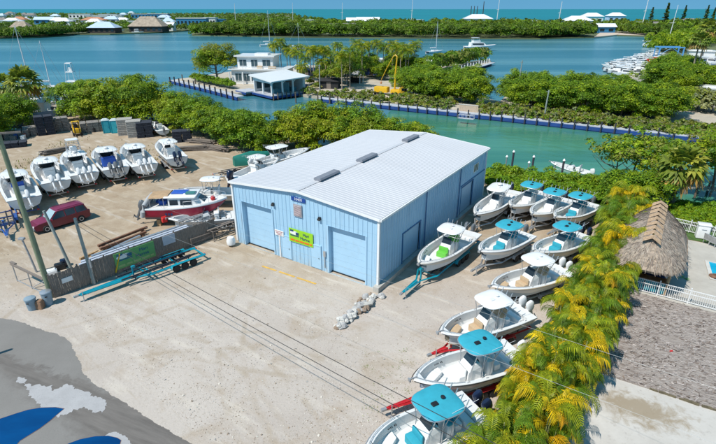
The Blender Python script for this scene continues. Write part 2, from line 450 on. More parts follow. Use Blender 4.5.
def outboard(root, x, y, z, cowl, k=1.0, tilt=.35, name='outboard'):
    """engine on the transom: cowling + leg with gearcase and propeller"""
    mt = Matrix.Translation((x, y, z)) @ Matrix.Rotation(tilt, 4, 'Y') @ Matrix.Scale(k, 4)
    c = MB()
    prof = [(-.02, .30, .44, -.30), (.12, .36, .58, -.32), (.40, .36, .62, -.33), (.58, .32, .56, -.33), (.66, .20, .40, -.32)]
    c.loft([[mt @ Vector(p) for p in ring_round(w, l, zz + .05, 2.8, 14, .15, cx)] for zz, w, l, cx in prof])
    o = c.build(name, cowl, root, True)
    g = MB()
    g.loft([[mt @ Vector(p) for p in ring_round(w, l, zz, 2.4, 10, 0, cx)] for zz, w, l, cx in ((.05, .20, .34, -.28), (-.5, .13, .24, -.30), (-.78, .07, .2, -.32))])
    g.loft([[mt @ Vector((xx, math.cos(a) * q, -.82 + math.sin(a) * q)) for a in [2 * math.pi * i / 8 for i in range(8)]] for xx, q in ((-.62, .02), (-.52, .07), (-.25, .075), (-.05, .015))])
    g.add([mt @ Vector(p) for p in ((-.3, .01, -.85), (-.1, .01, -.85), (-.32, .01, -1.08), (-.22, .01, -1.08), (-.3, -.01, -.85), (-.1, -.01, -.85), (-.32, -.01, -1.08), (-.22, -.01, -1.08))], [(0, 1, 3, 2), (4, 6, 7, 5), (0, 2, 6, 4), (1, 5, 7, 3)])
    for i in range(3):
        a = 2 * math.pi * i / 3
        g.box(mt @ Vector((-.62, math.cos(a) * .1, -.82 + math.sin(a) * .1)), (.02 * k, .16 * k, .1 * k), 0, 0, a, .3)
    g.box(mt @ Vector((-.02, 0, .0)), (.18 * k, .24 * k, .4 * k))
    g.build('engine_leg', cowl, o, True)
    return o

def make_boat(label, bow, stern, group, B=2.65, L=None, keel=.62, H=.98, top='teal', hull='gel', engines=1, cowl='navy', seats='whitev', extra='', heading=None, sheer=.55, cat='boat', name='center_console_boat', topz=None, cushion=None, deckm='deck', eng_k=1.0, topx=None, topl=None, btm=None, tilt=.35, rub='alu'):
    P, S = Vector(bow), Vector(stern)
    d = (P - S); d.z = 0
    ang = math.atan2(d.y, d.x) if heading is None else heading
    L = L or d.length
    mid = (P + S) / 2 if heading is None else S + Vector((math.cos(ang), math.sin(ang), 0)) * L / 2
    rt = thing(name, label, cat, (mid.x, mid.y, 0), ang, group)
    hm = W[hull]; st = hull_fn(L, B, keel, H, sheer); n = 22; T = [(i / n) ** .92 for i in range(n + 1)]
    h = MB(); rows = []
    cap = .17 if B < 2.8 else .22
    zd = keel + H * .42
    for t in T:
        x, xk, b, zg, k = st(t)
        ch = k + (zg - k) * .36
        flare = .90 if t < .6 else .90 - .28 * (t - .6) / .4
        rows.append([(xk, 0, k), (xk * .6 + x * .4, b * flare * .80, k + (ch - k) * .82), (xk * .5 + x * .5, b * flare * .86, ch), (xk * .2 + x * .8, b * (flare * .35 + .62), k + (zg - k) * .72), (x, b, zg - .07), (x + .01 * L * t ** 6, b + .03, zg - .05), (x, b + .025, zg + .015), (x, b, zg + .03)])
    m = len(rows[0])
    for sgn in (1, -1):
        o = len(h.v)
        for r in rows: h.v += [(p[0], p[1] * sgn, p[2]) for p in r]
        for i in range(n):
            for j in range(m - 1):
                q = (o + i * m + j, o + (i + 1) * m + j, o + (i + 1) * m + j + 1, o + i * m + j + 1)
                h.f.append(q if sgn < 0 else q[::-1]); h.m.append(1 if (j < 2 and btm) else 0)
    a = rows[0]   # transom
    h.poly([(a[0][0], 0, a[0][2])] + [(p[0], p[1], p[2]) for p in a[1:]] + [(p[0], -p[1], p[2]) for p in a[:0:-1]])
    h.build('hull', [hm, W[btm] if btm else hm], rt, True)
    rbl = MB()
    for sgn in (1, -1):
        pr_ = [(st(t)[0] + .02 * L * t ** 6, (st(t)[2] + .035) * sgn, st(t)[3] - .035) for t in (0, .12, .25, .38, .5, .6, .7, .78, .85, .91, .96, .99)]
        rbl.tube(pr_, .024, 5)
    rbl.poly([(-L / 2 - .005, -st(0)[2], st(0)[3] - .06), (-L / 2 - .005, st(0)[2], st(0)[3] - .06), (-L / 2 - .005, st(0)[2], st(0)[3]), (-L / 2 - .005, -st(0)[2], st(0)[3])])
    rbl.build('rub_rail', W[rub], rt)
    rg = MB()
    for sgn in (1, -1):
        for k_ in range(7):
            if k_ == 2: continue
            q1, q2 = st(.66 + k_ * .013), st(.66 + k_ * .013 + .008)
            def hp_(q, f): return (q[0] - .05, (q[2] * (.62 + .38 * f * 1.0) + .02) * sgn, q[4] + (q[3] - q[4]) * (.72 + .18 * f))
            rg.add([hp_(q1, .35), hp_(q2, .35), hp_(q2, .95), hp_(q1, .95)], [(0, 1, 2, 3)])
    rg.build('registration_mark', W['black'], rt)
    # gunwale cap, inner wall and sole
    g = MB(); t0, t1 = .10, .93
    TT = [t0 + (t1 - t0) * i / 18 for i in range(19)]
    rings = []
    for t in TT:
        x, xk, b, zg, k = st(t); bi = max(b - cap - .25 * max(0, t - .6), .02)
        zf = zd + max(0, (t - .72)) * .35
        rings.append([(x, b, zg + .03), (x - .1 * max(0, t - .6), bi, zg + .035), (x - .1 * max(0, t - .6), max(bi - .05, .015), zf), (x - .1 * max(0, t - .6), 0, zf)])
    for sgn in (1, -1):
        g.loft([[(p[0], p[1] * sgn, p[2]) for p in (r if sgn > 0 else r[::-1])] for r in rings], closed=False, caps=False)
    # foredeck and aft deck
    x, xk, b, zg, k = st(.93); ring = [(x, b, zg + .03)]
    for t in (.95, .97, .99, 1.0): q = st(t); ring.append((q[0], q[2], q[3] + .03))
    g.poly(ring + [(p[0], -p[1], p[2]) for p in ring[::-1]])
    x0, _, b0, z0, _ = st(0); x1, _, b1, z1, _ = st(.10)
    g.poly([(x0, b0, z0 + .03), (x0, -b0, z0 + .03), (x1, -b1, z1 + .03), (x1, b1, z1 + .03)][::-1])
    g.poly([(x1, b1, z1 + .03), (x1, -b1, z1 + .03), (x1, -b1 + .2, zd), (x1, b1 - .2, zd)])
    q = st(.93); bi = .02
    g.build('cockpit', W[deckm], rt)
    # bow casting seat, U shape
    cm = W.get(cushion) if cushion else W['gel']
    bs = MB(); zs = zd + .32
    o1 = [st(t) for t in (.70, .76, .82, .88, .92)]
    for sgn in (1, -1):
        top_ = [(q[0], max(q[2] - cap - .08 - .25 * max(0, (q[0] / L + .5) - .6), .04) * sgn) for q in o1]
        inn = [(o1[0][0], max(top_[0][1] * sgn - .42, .03) * sgn), (o1[2][0] - .1, .08 * sgn), (o1[3][0] - .2, .0)]
        poly = top_ + [(o1[4][0], 0)] + inn[::-1]
        if sgn < 0: poly = poly[::-1]
        bs.prism(poly, zd, zs)
    bs.build('bow_seat', cm, rt)
    # console
    cx = -.02 * L if topx is None else topx + .25
    cw = B * .36; ch = 1.05
    c = MB()
    c.loft([[(cx - .42, -cw / 2, zd), (cx + .5, -cw / 2, zd), (cx + .5, cw / 2, zd), (cx - .42, cw / 2, zd)],
            [(cx - .42, -cw / 2, zd + .8), (cx + .42, -cw / 2, zd + .62), (cx + .42, cw / 2, zd + .62), (cx - .42, cw / 2, zd + .8)],
            [(cx - .28, -cw * .44, zd + ch), (cx + .18, -cw * .42, zd + ch * .95), (cx + .18, cw * .42, zd + ch * .95), (cx - .28, cw * .44, zd + ch)]])
    co = c.build('console', W['gel'], rt)
    w = MB(); w.loft([[(cx + .22, -cw * .42, zd + ch * .95), (cx + .24, -cw * .42, zd + ch * .95), (cx + .24, cw * .42, zd + ch * .95), (cx + .22, cw * .42, zd + ch * .95)], [(cx - .02, -cw * .36, zd + ch + .42), (cx, -cw * .36, zd + ch + .42), (cx, cw * .36, zd + ch + .42), (cx - .02, cw * .36, zd + ch + .42)]])
    w.build('windshield', W['smoke'], co)
    sw = MB(); sw.lathe((cx - .47, 0, zd + .75), [(.16, -.02), (.19, 0), (.16, .02)], 14, axis='X'); sw.build('steering_wheel', W['black'], co)
    sm = W.get({'whitev': 'gel', 'teal': 'teal', 'green': 'green', 'tan': 'tanv', 'blue': 'blue'}[seats])
    fs = MB(); fs.rbox((cx + .78, 0, zd + .22), (.5, cw * .9, .44), .05); fs.rbox((cx + .58, 0, zd + .62), (.12, cw * .85, .42), .04)
    fs.build('console_seat', sm, rt, True)
    # leaning post with backrest
    lx = cx - 1.05
    lp = MB(); lp.rbox((lx, 0, zd + .42), (.42, cw, .84), .05); lpo = lp.build('leaning_post', W['gel'], rt, True)
    ls = MB(); ls.rbox((lx, 0, zd + .90), (.48, cw * 1.05, .12), .05); ls.rbox((lx - .24, 0, zd + 1.18), (.1, cw * 1.0, .34), .04); ls.build('seat_cushion', sm, lpo, True)
    # stern bench
    sb = MB(); sb.rbox((-L / 2 + .1 * L + .26, 0, zd + .22), (.45, B * .62, .44), .05); sb.build('stern_bench', W['gel'], rt, True)
    # t-top
    if top:
        tz = zd + 2.12 if topz is None else topz
        tl = topl or (2.15 if L < 9 else 3.0); tw = B * .80; tx = cx - .45
        tm = W['teal'] if top == 'teal' else W['gel']
        tt = MB(); tp = .12
        rr = [ring_round(tw * a_, tl * a_, tz + dz, 3.6, 28, tp, tx) for a_, dz in ((.97, -.05), (1.0, -.03), (1.0, .0), (.94, .045), (.6, .085), (.2, .1))]
        tt.loft(rr); to = tt.build('top_canopy', tm, rt, True)
        if top == 'teal':
            rm = MB(); pr = ring_round(tw * 1.01, tl * 1.01, tz - .04, 3.6, 28, tp, tx); rm.tube(pr + [pr[0]], .028, 6); rm.build('top_rim', W['alu'], to, True)
        bx = MB(); bx.lathe((tx - .3, 0, tz + .04), [(.04, 0), (.04, .12), (.24, .13), (.27, .2), (.2, .3), (.03, .33)] if L > 9 else [(.03, 0), (.03, .1), (.1, .11), (.11, .17), (.02, .2)], 12)
        bx.build('radome', W['whitec'] if top != 'teal' or L > 9 else W['black'], to, True)
        bx = MB(); bx.rbox((tx + .25, .12, tz + .11), (.34, .26, .09), .03); bx.build('radio_box', W['black'] if top == 'teal' else W['whitec'], to)
        for i in range(5):
            rh = MB(); yy = (i - 2) * tw * .19
            rh.tube([(tx - tl * .48, yy, tz - .05), (tx - tl * .48 - .14, yy, tz + .32)], .028, 6)
            rh.build('rod_holder', W['alu'], to, True)
        an = MB(); an.tube([(tx, tw * .42, tz + .02), (tx - 1.6, tw * .46, tz + .3)], .010, 4); an.build('antenna', W['whitec'], to)
        f = MB()
        for sgn in (1, -1):
            yb = cw * .56 * sgn; yt = tw * .40 * sgn
            f.tube([(cx + .38, yb, zd), (cx + .3, yb, zd + .9), (tx + tl * .34, yt, tz - .05)], .026, 6)
            f.tube([(cx - .45, yb, zd), (cx - .45, yb, zd + .9), (tx - tl * .08, yt, tz - .05)], .026, 6)
            f.tube([(lx, cw * .52 * sgn, zd), (lx - .05, cw * .52 * sgn, zd + .95), (tx - tl * .42, yt, tz - .05)], .026, 6)
            f.tube([(cx - .45, yb, zd + 1.0), (tx + tl * .1, yt, tz - .08)], .018, 5)
        f.build('top_frame', W['alu'], rt, True)
    # bow rail and cleats
    for sgn in (1, -1):
        br = MB()
        pts = [(st(t)[0] - .05, max(st(t)[2] - .08, 0) * sgn, st(t)[3] + .11) for t in (.66, .72, .78, .84, .90, .95, .985)]
        br.tube(pts, .016, 5)
        for p in pts[::2]: br.tube([(p[0], p[1], p[2] - .1), p], .012, 4)
        for t in (.14, .45, .62): q = st(t); ck = MB(); ck.box((q[0], (q[2] - .08) * sgn, q[3] + .06), (.16, .03, .04)); ck.build('cleat', W['alu'], rt)
        br.build('bow_rail', W['alu'], rt)
    # anchor roller
    ar = MB(); q = st(1.0); ar.box((q[0] + .05, 0, q[3] + .06), (.5, .07, .05)); ar.box((q[0] + .28, 0, q[3]), (.08, .22, .16)); ar.build('anchor', W['galv'], rt)
    if seats != 'whitev' and cushion is None:
        pass
    cl = MB(); cl.rbox((lx - .62, 0, zd + .2), (.42, .7, .38), .05); cl.build('cooler', W['gel'], rt, True)
    # engines
    sp = .62 if engines > 2 else .66
    for i in range(engines):
        outboard(rt, -L / 2 - .06, (i - (engines - 1) / 2) * sp, keel + H * .86, W[cowl], eng_k, tilt)
    if 'hard' in extra:      # enclosed helm glass below the hard top
        gz = MB(); fx = cx + .55; yb = cw * .62
        gz.loft([[(fx + .35, -yb, zd + .95), (fx + .35, yb, zd + .95), (cx - .2, yb * 1.1, zd + .95), (cx - .2, yb * 1.1, zd + .93), (fx + .33, yb * .97, zd + .93), (fx + .33, -yb * .97, zd + .93), (cx - .2, -yb * 1.1, zd + .93), (cx - .2, -yb * 1.1, zd + .95)],
                 [(fx - .15, -yb, tz - .06), (fx - .15, yb, tz - .06), (cx - .4, yb * 1.1, tz - .06), (cx - .4, yb * 1.08, tz - .06), (fx - .17, yb * .97, tz - .06), (fx - .17, -yb * .97, tz - .06), (cx - .4, -yb * 1.08, tz - .06), (cx - .4, -yb * 1.1, tz - .06)]], caps=False)
        gz.build('helm_glass', W['clear'], rt)
        cb = MB(); q1 = st(.62); q2 = st(.9)      # raised cuddy in front of the helm
        cb.loft([[(fx + .2, -q1[2] * .62, zd), (q2[0], -q2[2] * .4, zd), (q2[0], q2[2] * .4, zd), (fx + .2, q1[2] * .62, zd)], [(fx + .2, -q1[2] * .55, zd + .95), (q2[0] - .3, -q2[2] * .3, zd + .75), (q2[0] - .3, q2[2] * .3, zd + .75), (fx + .2, q1[2] * .55, zd + .95)]])
        cb.build('cuddy', W['gel'], rt)
    if 'tower' in extra:
        tw_ = MB(); z2 = tz + 1.0
        for sx in (-.75, .55):
            for sy in (-.8, .8): tw_.tube([(tx + sx, sy, tz), (tx + sx * .75, sy * .8, z2 + .75)], .03, 6)
        for zz, k in ((tz + .55, .93), (z2 + .3, .84), (z2 + .75, .8)):
            pr = [(tx + sx * k, sy * k, zz) for sx, sy in ((-.75, -.8), (.55, -.8), (.55, .8), (-.75, .8), (-.75, -.8))]; tw_.tube(pr, .025, 5)
        to2 = tw_.build('tower', W['alu'], rt, True)
        hp = MB(); hp.rbox((tx + .25, 0, tz + .5), (.5, .8, .7), .06); hp.build('tower_helm', W['gel'], to2); hp = MB(); hp.rbox((tx - .1, 0, z2 + .8), (1.2, 1.3, .06), .02); hp.build('tower_top', W['gel'], to2)
    if 'dodger' in extra:
        dg = MB(); dg.loft([ring_round(B * .52, 1.0, zz, 5, 16, 0, cx - .9) for zz in (zd + .1, zd + 1.15)]); dg.build('boat_cover', W['blue'], rt, True)
    return rt

def make_trailer(label, group, loc, ang, L, wdt, color, axles=2, tongue=2.2, bunk=True, rail=.075, axo=-.18, name='boat_trailer', zf=.55):
    """x forward (coupler at +L/2)"""
    rt = thing(name, label, 'trailer', loc, ang, group)
    f = MB(); w = wdt / 2; xf = L / 2 - tongue
    for s in (1, -1):
        f.tube([(-L / 2, w * s, zf), (xf - .9, w * s, zf), (xf + .55, w * .22 * s, zf), (L / 2 - .25, .06 * s, zf)], rail, 4)
    for x in (-L / 2 + .1, -L / 4, 0, xf - .95): f.box((x, 0, zf - .03), (.1, wdt, .1))
    f.box((L / 2 - tongue * .35, 0, zf), (tongue * .8, .12, .12))
    f.box((xf + .2, 0, zf + .35), (.1, .1, .8)); f.box((xf + .12, 0, zf + .75), (.28, .2, .16))
    f.build('frame', W[color], rt)
    c = MB(); c.box((L / 2 + .05, 0, zf), (.3, .16, .14)); c.tube([(L / 2 - .35, .16, zf + .3), (L / 2 - .35, .16, .05)], .035, 6); c.cyl((L / 2 - .35, .16, 0), .09, .05, 8)
    c.build('coupler_jack', W['galv'], rt)
    if bunk:
        b = MB()
        for s in (1, -1):
            b.box((-L * .12, w * .45 * s, zf + .17), (L * .62, .13, .07)); b.box((-L * .12, w * .95 * s, zf + .27), (L * .5, .08, .06))
            for x in (-L * .35, -L * .12, L * .1): b.box((x, w * .45 * s, zf + .07), (.06, .05, .2)); b.box((x, w * .95 * s, zf + .12), (.06, .05, .25))
        b.build('bunk', W['carpet'], rt)
    ax = L * axo; sp = .76
    for s in (1, -1):
        y = (w + .2) * s
        fd = MB(); n = axles * sp
        fd.loft([[(ax + n / 2 * q, y - .14, z), (ax + n / 2 * q, y + .14, z), (ax + n / 2 * q, y + .14, z - .03), (ax + n / 2 * q, y - .14, z - .03)] for q, z in ((-1.08, .45), (-.95, .72), (.95, .72), (1.08, .45))])
        fd.build('fender', W[color], rt)
        for i in range(axles):
            x = ax + (i - (axles - 1) / 2) * sp
            wh = MB(); wh.lathe((x, y, .32), [(.19, -.1), (.29, -.105), (.32, -.07), (.32, .07), (.29, .105), (.19, .1)], 18, axis='Y')
            wo = wh.build('wheel', W['rubber'], rt, True)
            ri = MB(); ri.lathe((x, y, .32), [(.05, -.06), (.2, -.085), (.2, .085), (.05, .06)], 12, axis='Y'); ri.build('rim', W['rim'], wo, True)
    ax_ = MB()
    for i in range(axles): ax_.tube([(ax + (i - (axles - 1) / 2) * sp, -w - .15, .34), (ax + (i - (axles - 1) / 2) * sp, w + .15, .34)], .04, 6)
    ax_.build('axle', W['galv'], rt)
    tl = MB()
    for s in (1, -1): tl.box((-L / 2 - .03, (w - .1) * s, zf), (.05, .22, .12))
    tl.build('tail_light', W['red'], rt)
    return rt
# ------------------------------------------------------------------ world, sun, camera
wd = bpy.data.worlds.new('World'); SC.world = wd; wd.use_nodes = True
wt = wd.node_tree; bg = wt.nodes.get('Background') or wt.nodes.new('ShaderNodeBackground')
SUN = Vector((-.55, -.42, 1.0)).normalized()
elev = math.asin(SUN.z); azim = math.atan2(SUN.x, SUN.y)
sk = wt.nodes.new('ShaderNodeTexSky'); sk.sky_type = 'NISHITA'; sk.sun_disc = False
sk.sun_elevation = elev; sk.sun_rotation = azim; sk.air_density = 1.0; sk.dust_density = 0.0; sk.ozone_density = 2.0; sk.altitude = 0
tcw = wt.nodes.new('ShaderNodeTexCoord'); mpw = wt.nodes.new('ShaderNodeVectorMath'); mpw.operation = 'ADD'; mpw.inputs[1].default_value = (0, 0, .42)
wt.links.new(tcw.outputs['Generated'], mpw.inputs[0]); nmw = wt.nodes.new('ShaderNodeVectorMath'); nmw.operation = 'NORMALIZE'; wt.links.new(mpw.outputs[0], nmw.inputs[0]); wt.links.new(nmw.outputs[0], sk.inputs[0])
hs = wt.nodes.new('ShaderNodeHueSaturation'); hs.inputs['Saturation'].default_value = 1.2; hs.inputs['Hue'].default_value = .472
wt.links.new(sk.outputs[0], hs.inputs['Color']); wt.links.new(hs.outputs[0], bg.inputs[0]); bg.inputs[1].default_value = .148
sd = bpy.data.lights.new('sun', 'SUN'); sd.energy = 4.4; sd.angle = R(.5); sd.color = (1.0, .95, .87)
so = bpy.data.objects.new('sun', sd); COL.objects.link(so)
so.rotation_euler = (-SUN).to_track_quat('-Z', 'Y').to_euler()
cd = bpy.data.cameras.new('camera'); co = bpy.data.objects.new('camera', cd); COL.objects.link(co)
co.location = (0, 0, CAMZ); co.rotation_euler = (math.pi / 2 - PITCH, 0, 0)
cd.sensor_width = 36; cd.lens = 36 * FPX / 716; cd.clip_end = 200000; cd.clip_start = .3
SC.camera = co
SC.view_settings.view_transform = 'Standard'; SC.view_settings.look = 'None'; SC.view_settings.exposure = 0.14; SC.view_settings.gamma = 1
SC.view_settings.use_curve_mapping = False
SC.cycles.use_denoising = True
SC.cycles.max_bounces = 6; SC.cycles.transparent_max_bounces = 8

# ------------------------------------------------------------------ ground, water, roads
def sandy():
    m, t, out = nt('packed_sand')
    p = nd(t, 'ShaderNodeBsdfPrincipled'); t.links.new(p.outputs[0], out.inputs[0]); p.inputs['Roughness'].default_value = .95; p.inputs['Specular IOR Level'].default_value = .15
    tc = nd(t, 'ShaderNodeTexCoord').outputs['Object']
    c = mixc(t, ramp(t, noise(t, tc, .12, 5, .6), .35, .68), (.445, .385, .335, 1), (.535, .475, .42, 1))
    sx = nd(t, 'ShaderNodeSeparateXYZ'); t.links.new(tc, sx.inputs[0]); mr = nd(t, 'ShaderNodeMapRange'); mr.inputs[1].default_value = 34; mr.inputs[2].default_value = 44; ad_ = nd(t, 'ShaderNodeMath', operation='MULTIPLY_ADD'); t.links.new(noise(t, tc, .2, 4), ad_.inputs[0]); ad_.inputs[1].default_value = 9.0; t.links.new(sx.outputs[1], ad_.inputs[2]); t.links.new(ad_.outputs[0], mr.inputs[0])
    c = mixc(t, mr.outputs[0], c, mixc(t, ramp(t, noise(t, tc, .5, 6, .7, .4), .4, .66), (.44, .355, .26, 1), (.33, .245, .165, 1)))
    c = mixc(t, ramp(t, noise(t, tc, .35, 6, .65, .6), .5, .8), c, (.36, .275, .19, 1))
    c = mixc(t, ramp(t, noise(t, mapping(t, tc, (.4, 2.0, 1), (0, 0, .62)), .55, 5, .6), .55, .75), c, (.59, .525, .45, 1))
    c = mixc(t, ramp(t, noise(t, mapping(t, tc, (.25, 2.6, 1), (0, 0, .75)), .9, 4, .6), .62, .85), c, (.37, .30, .22, 1))
    c = mixc(t, ramp(t, noise(t, tc, 4.5, 5, .75), .55, .8), c, (.30, .25, .19, 1))
    c = mixc(t, ramp(t, noise(t, tc, 11, 4, .85), .60, .74), c, (.66, .595, .52, 1))
    c = mixc(t, ramp(t, noise(t, tc, 9, 5, .85), .58, .72), c, (.33, .275, .215, 1))
    for cx, cy, rr, gap in ((-30, 2, 31, 1.7), (2, 58, 34.5, 1.6), (-34, 55, 31, 1.6), (-8, 6, 19, 1.7), (14, 30, 22, 1.5), (-42, 30, 17, 1.6)):
        for q_ in (0, gap):
            sb = nd(t, 'ShaderNodeVectorMath', operation='DISTANCE'); t.links.new(tc, sb.inputs[0]); sb.inputs[1].default_value = (cx, cy, 0)
            m1 = nd(t, 'ShaderNodeMath', operation='SUBTRACT'); t.links.new(sb.outputs['Value'], m1.inputs[0]); m1.inputs[1].default_value = rr + q_
            m2 = nd(t, 'ShaderNodeMath', operation='ABSOLUTE'); t.links.new(m1.outputs[0], m2.inputs[0])
            m3 = nd(t, 'ShaderNodeMapRange'); t.links.new(m2.outputs[0], m3.inputs[0]); m3.inputs[1].default_value = .10; m3.inputs[2].default_value = .24; m3.inputs[3].default_value = .55; m3.inputs[4].default_value = 0
            m4 = nd(t, 'ShaderNodeMath', operation='MULTIPLY'); t.links.new(m3.outputs[0], m4.inputs[0]); t.links.new(ramp(t, noise(t, tc, .5, 5, .7), .42, .62), m4.inputs[1])
            c = mixc(t, m4.outputs[0], c, (.38, .31, .235, 1))
    t.links.new(c, p.inputs['Base Color'])
    b = nd(t, 'ShaderNodeBump'); b.inputs['Strength'].default_value = .5; b.inputs['Distance'].default_value = .06
    t.links.new(noise(t, tc, 6, 6, .7), b.inputs['Height']); t.links.new(b.outputs[0], p.inputs['Normal'])
    return m

def asphalt(name, a, b_, sc=1.0, streak=False):
    m, t, out = nt(name)
    p = nd(t, 'ShaderNodeBsdfPrincipled'); t.links.new(p.outputs[0], out.inputs[0]); p.inputs['Roughness'].default_value = .9; p.inputs['Specular IOR Level'].default_value = .25
    tc = nd(t, 'ShaderNodeTexCoord').outputs['Object']
    if streak: tc2 = mapping(t, tc, (.5, 2.5, 1), (0, 0, .75))
    else: tc2 = tc
    c = mixc(t, ramp(t, noise(t, tc2, .5 * sc, 6, .6), .3, .7), rgba(a), rgba(b_))
    c = mixc(t, ramp(t, noise(t, tc, 14, 3, .7), .55, .8), c, rgba(a, .75))
    t.links.new(c, p.inputs['Base Color'])
    b = nd(t, 'ShaderNodeBump'); b.inputs['Strength'].default_value = .3; b.inputs['Distance'].default_value = .02
    t.links.new(noise(t, tc, 40, 3, .7), b.inputs['Height']); t.links.new(b.outputs[0], p.inputs['Normal'])
    return m

def mulchy():
    m, t, out = nt('weathered_mulch')
    p = nd(t, 'ShaderNodeBsdfPrincipled'); t.links.new(p.outputs[0], out.inputs[0]); p.inputs['Roughness'].default_value = 1; p.inputs['Specular IOR Level'].default_value = .1
    tc = nd(t, 'ShaderNodeTexCoord').outputs['Object']
    st_ = mapping(t, tc, (1.6, 5.0, 1), (0, 0, .45))
    c = mixc(t, ramp(t, noise(t, tc, .25, 5, .6), .35, .7), (.36, .31, .275, 1), (.43, .375, .335, 1))
    f1 = noise(t, st_, 1.1, 6, .8, .6)
    c = mixc(t, ramp(t, f1, .46, .62), c, (.22, .175, .155, 1))
    c = mixc(t, ramp(t, f1, .62, .70), c, (.09, .068, .06, 1))
    c = mixc(t, ramp(t, noise(t, st_, 2.3, 4, .7), .55, .66), c, (.50, .45, .42, 1))
    t.links.new(c, p.inputs['Base Color'])
    b = nd(t, 'ShaderNodeBump'); b.inputs['Strength'].default_value = .9; b.inputs['Distance'].default_value = .12
    t.links.new(f1, b.inputs['Height']); t.links.new(b.outputs[0], p.inputs['Normal'])
    return m

def watery(name, c1, c2, scale, rough=.12, bump=.25, bs=.5, spec=.35, streaks=None):
    m, t, out = nt(name)
    p = nd(t, 'ShaderNodeBsdfPrincipled'); t.links.new(p.outputs[0], out.inputs[0])
    p.inputs['Roughness'].default_value = rough; p.inputs['Specular IOR Level'].default_value = spec
    tc = nd(t, 'ShaderNodeTexCoord').outputs['Object']
    c = mixc(t, ramp(t, noise(t, mapping(t, tc, (.35, 1, 1)), scale, 5, .6), .35, .65), rgba(c1), rgba(c2))
    if streaks: c = mixc(t, ramp(t, noise(t, mapping(t, tc, (.06, 1, 1)), streaks[0], 6, .65), .46, .66), c, rgba(streaks[1]))
    t.links.new(c, p.inputs['Base Color'])
    b = nd(t, 'ShaderNodeBump'); b.inputs['Strength'].default_value = bump; b.inputs['Distance'].default_value = .3
    t.links.new(noise(t, mapping(t, tc, (.6, 1.2, 1), (0, 0, .4)), bs, 4, .6), b.inputs['Height']); t.links.new(b.outputs[0], p.inputs['Normal'])
    return m

WL = -.7
def sheet(name, pts, mat, z0=None, thick=0.0):
    mb = MB()
    pts = [(p[0], p[1], (p[2] if len(p) > 2 else 0) if z0 is None else z0) for p in pts]
    if thick: mb.prism(pts, pts[0][2] - thick, pts[0][2])
    else: mb.poly(pts)
    return struct(mb.build(name, mat))

def wob(pts, n=10, amp=.35, seed=1):
    """subdivide an outline and roughen it"""
    rng = random.Random(seed); out = []
    for i in range(len(pts)):
        a, b = Vector(pts[i]), Vector(pts[(i + 1) % len(pts)])
        d = (b - a); q = Vector((-d.y, d.x, 0)).normalized() if d.length else Vector((0, 0, 0))
        k = max(1, int(d.length / .06))
        for j in range(k):
            p = a.lerp(b, j / k); e = math.sin(math.pi * j / k) ** .5
            p = p + q * amp * e * (2.2 * mnoise.noise(p * .8 + Vector((seed, 0, 0))) + 1.1 * mnoise.noise(p * 2.7 + Vector((seed, 3, 0))) + .9 * mnoise.noise(p * 6) + .6 * mnoise.noise(p * 15))
            out.append((p.x, p.y, p.z))
    return out

# near bank line of the canal runs along A0 + s * CD
CD = Vector((.868, -.496, 0)); BANK0 = Vector((24.6, 58.3, 0)); CN = Vector((.496, .868, 0))
def bank(s, off=0.0, z=0.0): p = BANK0 + CD * s + CN * off; return Vector((p.x, p.y, z))
water_bay = sheet('water', [(-60000, -200, WL), (60000, -200, WL), (60000, 620, WL), (-60000, 620, WL)], watery('bay_water', (.025, .14, .19), (.05, .185, .235), .012, rough=.22, bump=.4, spec=.2, streaks=(.022, (.14, .31, .345))))
sea = sheet('sea', [(-90000, 620, WL), (90000, 620, WL), (90000, 90000, WL), (-90000, 90000, WL)], watery('open_sea_water', (.0, .17, .19), (.0, .21, .225), .003, rough=.3, spec=.15, bump=.05))
cpts = [bank(-30, -3, WL + .02), bank(90, -3, WL + .02), bank(95, 44, WL + .02), bank(-42, 44, WL + .02)]
canal = sheet('canal_water', cpts, watery('canal_green_water', (.03, .165, .115), (.055, .20, .14), .06, spec=.25, streaks=(.12, (.08, .26, .17))))
land = [bank(-160), bank(-120), bank(-70), bank(-40), bank(0), bank(40), bank(90), (150, -60, 0), (-190, -60, 0)]
ground = sheet('ground', land, sandy(), 0.0, 2.0)

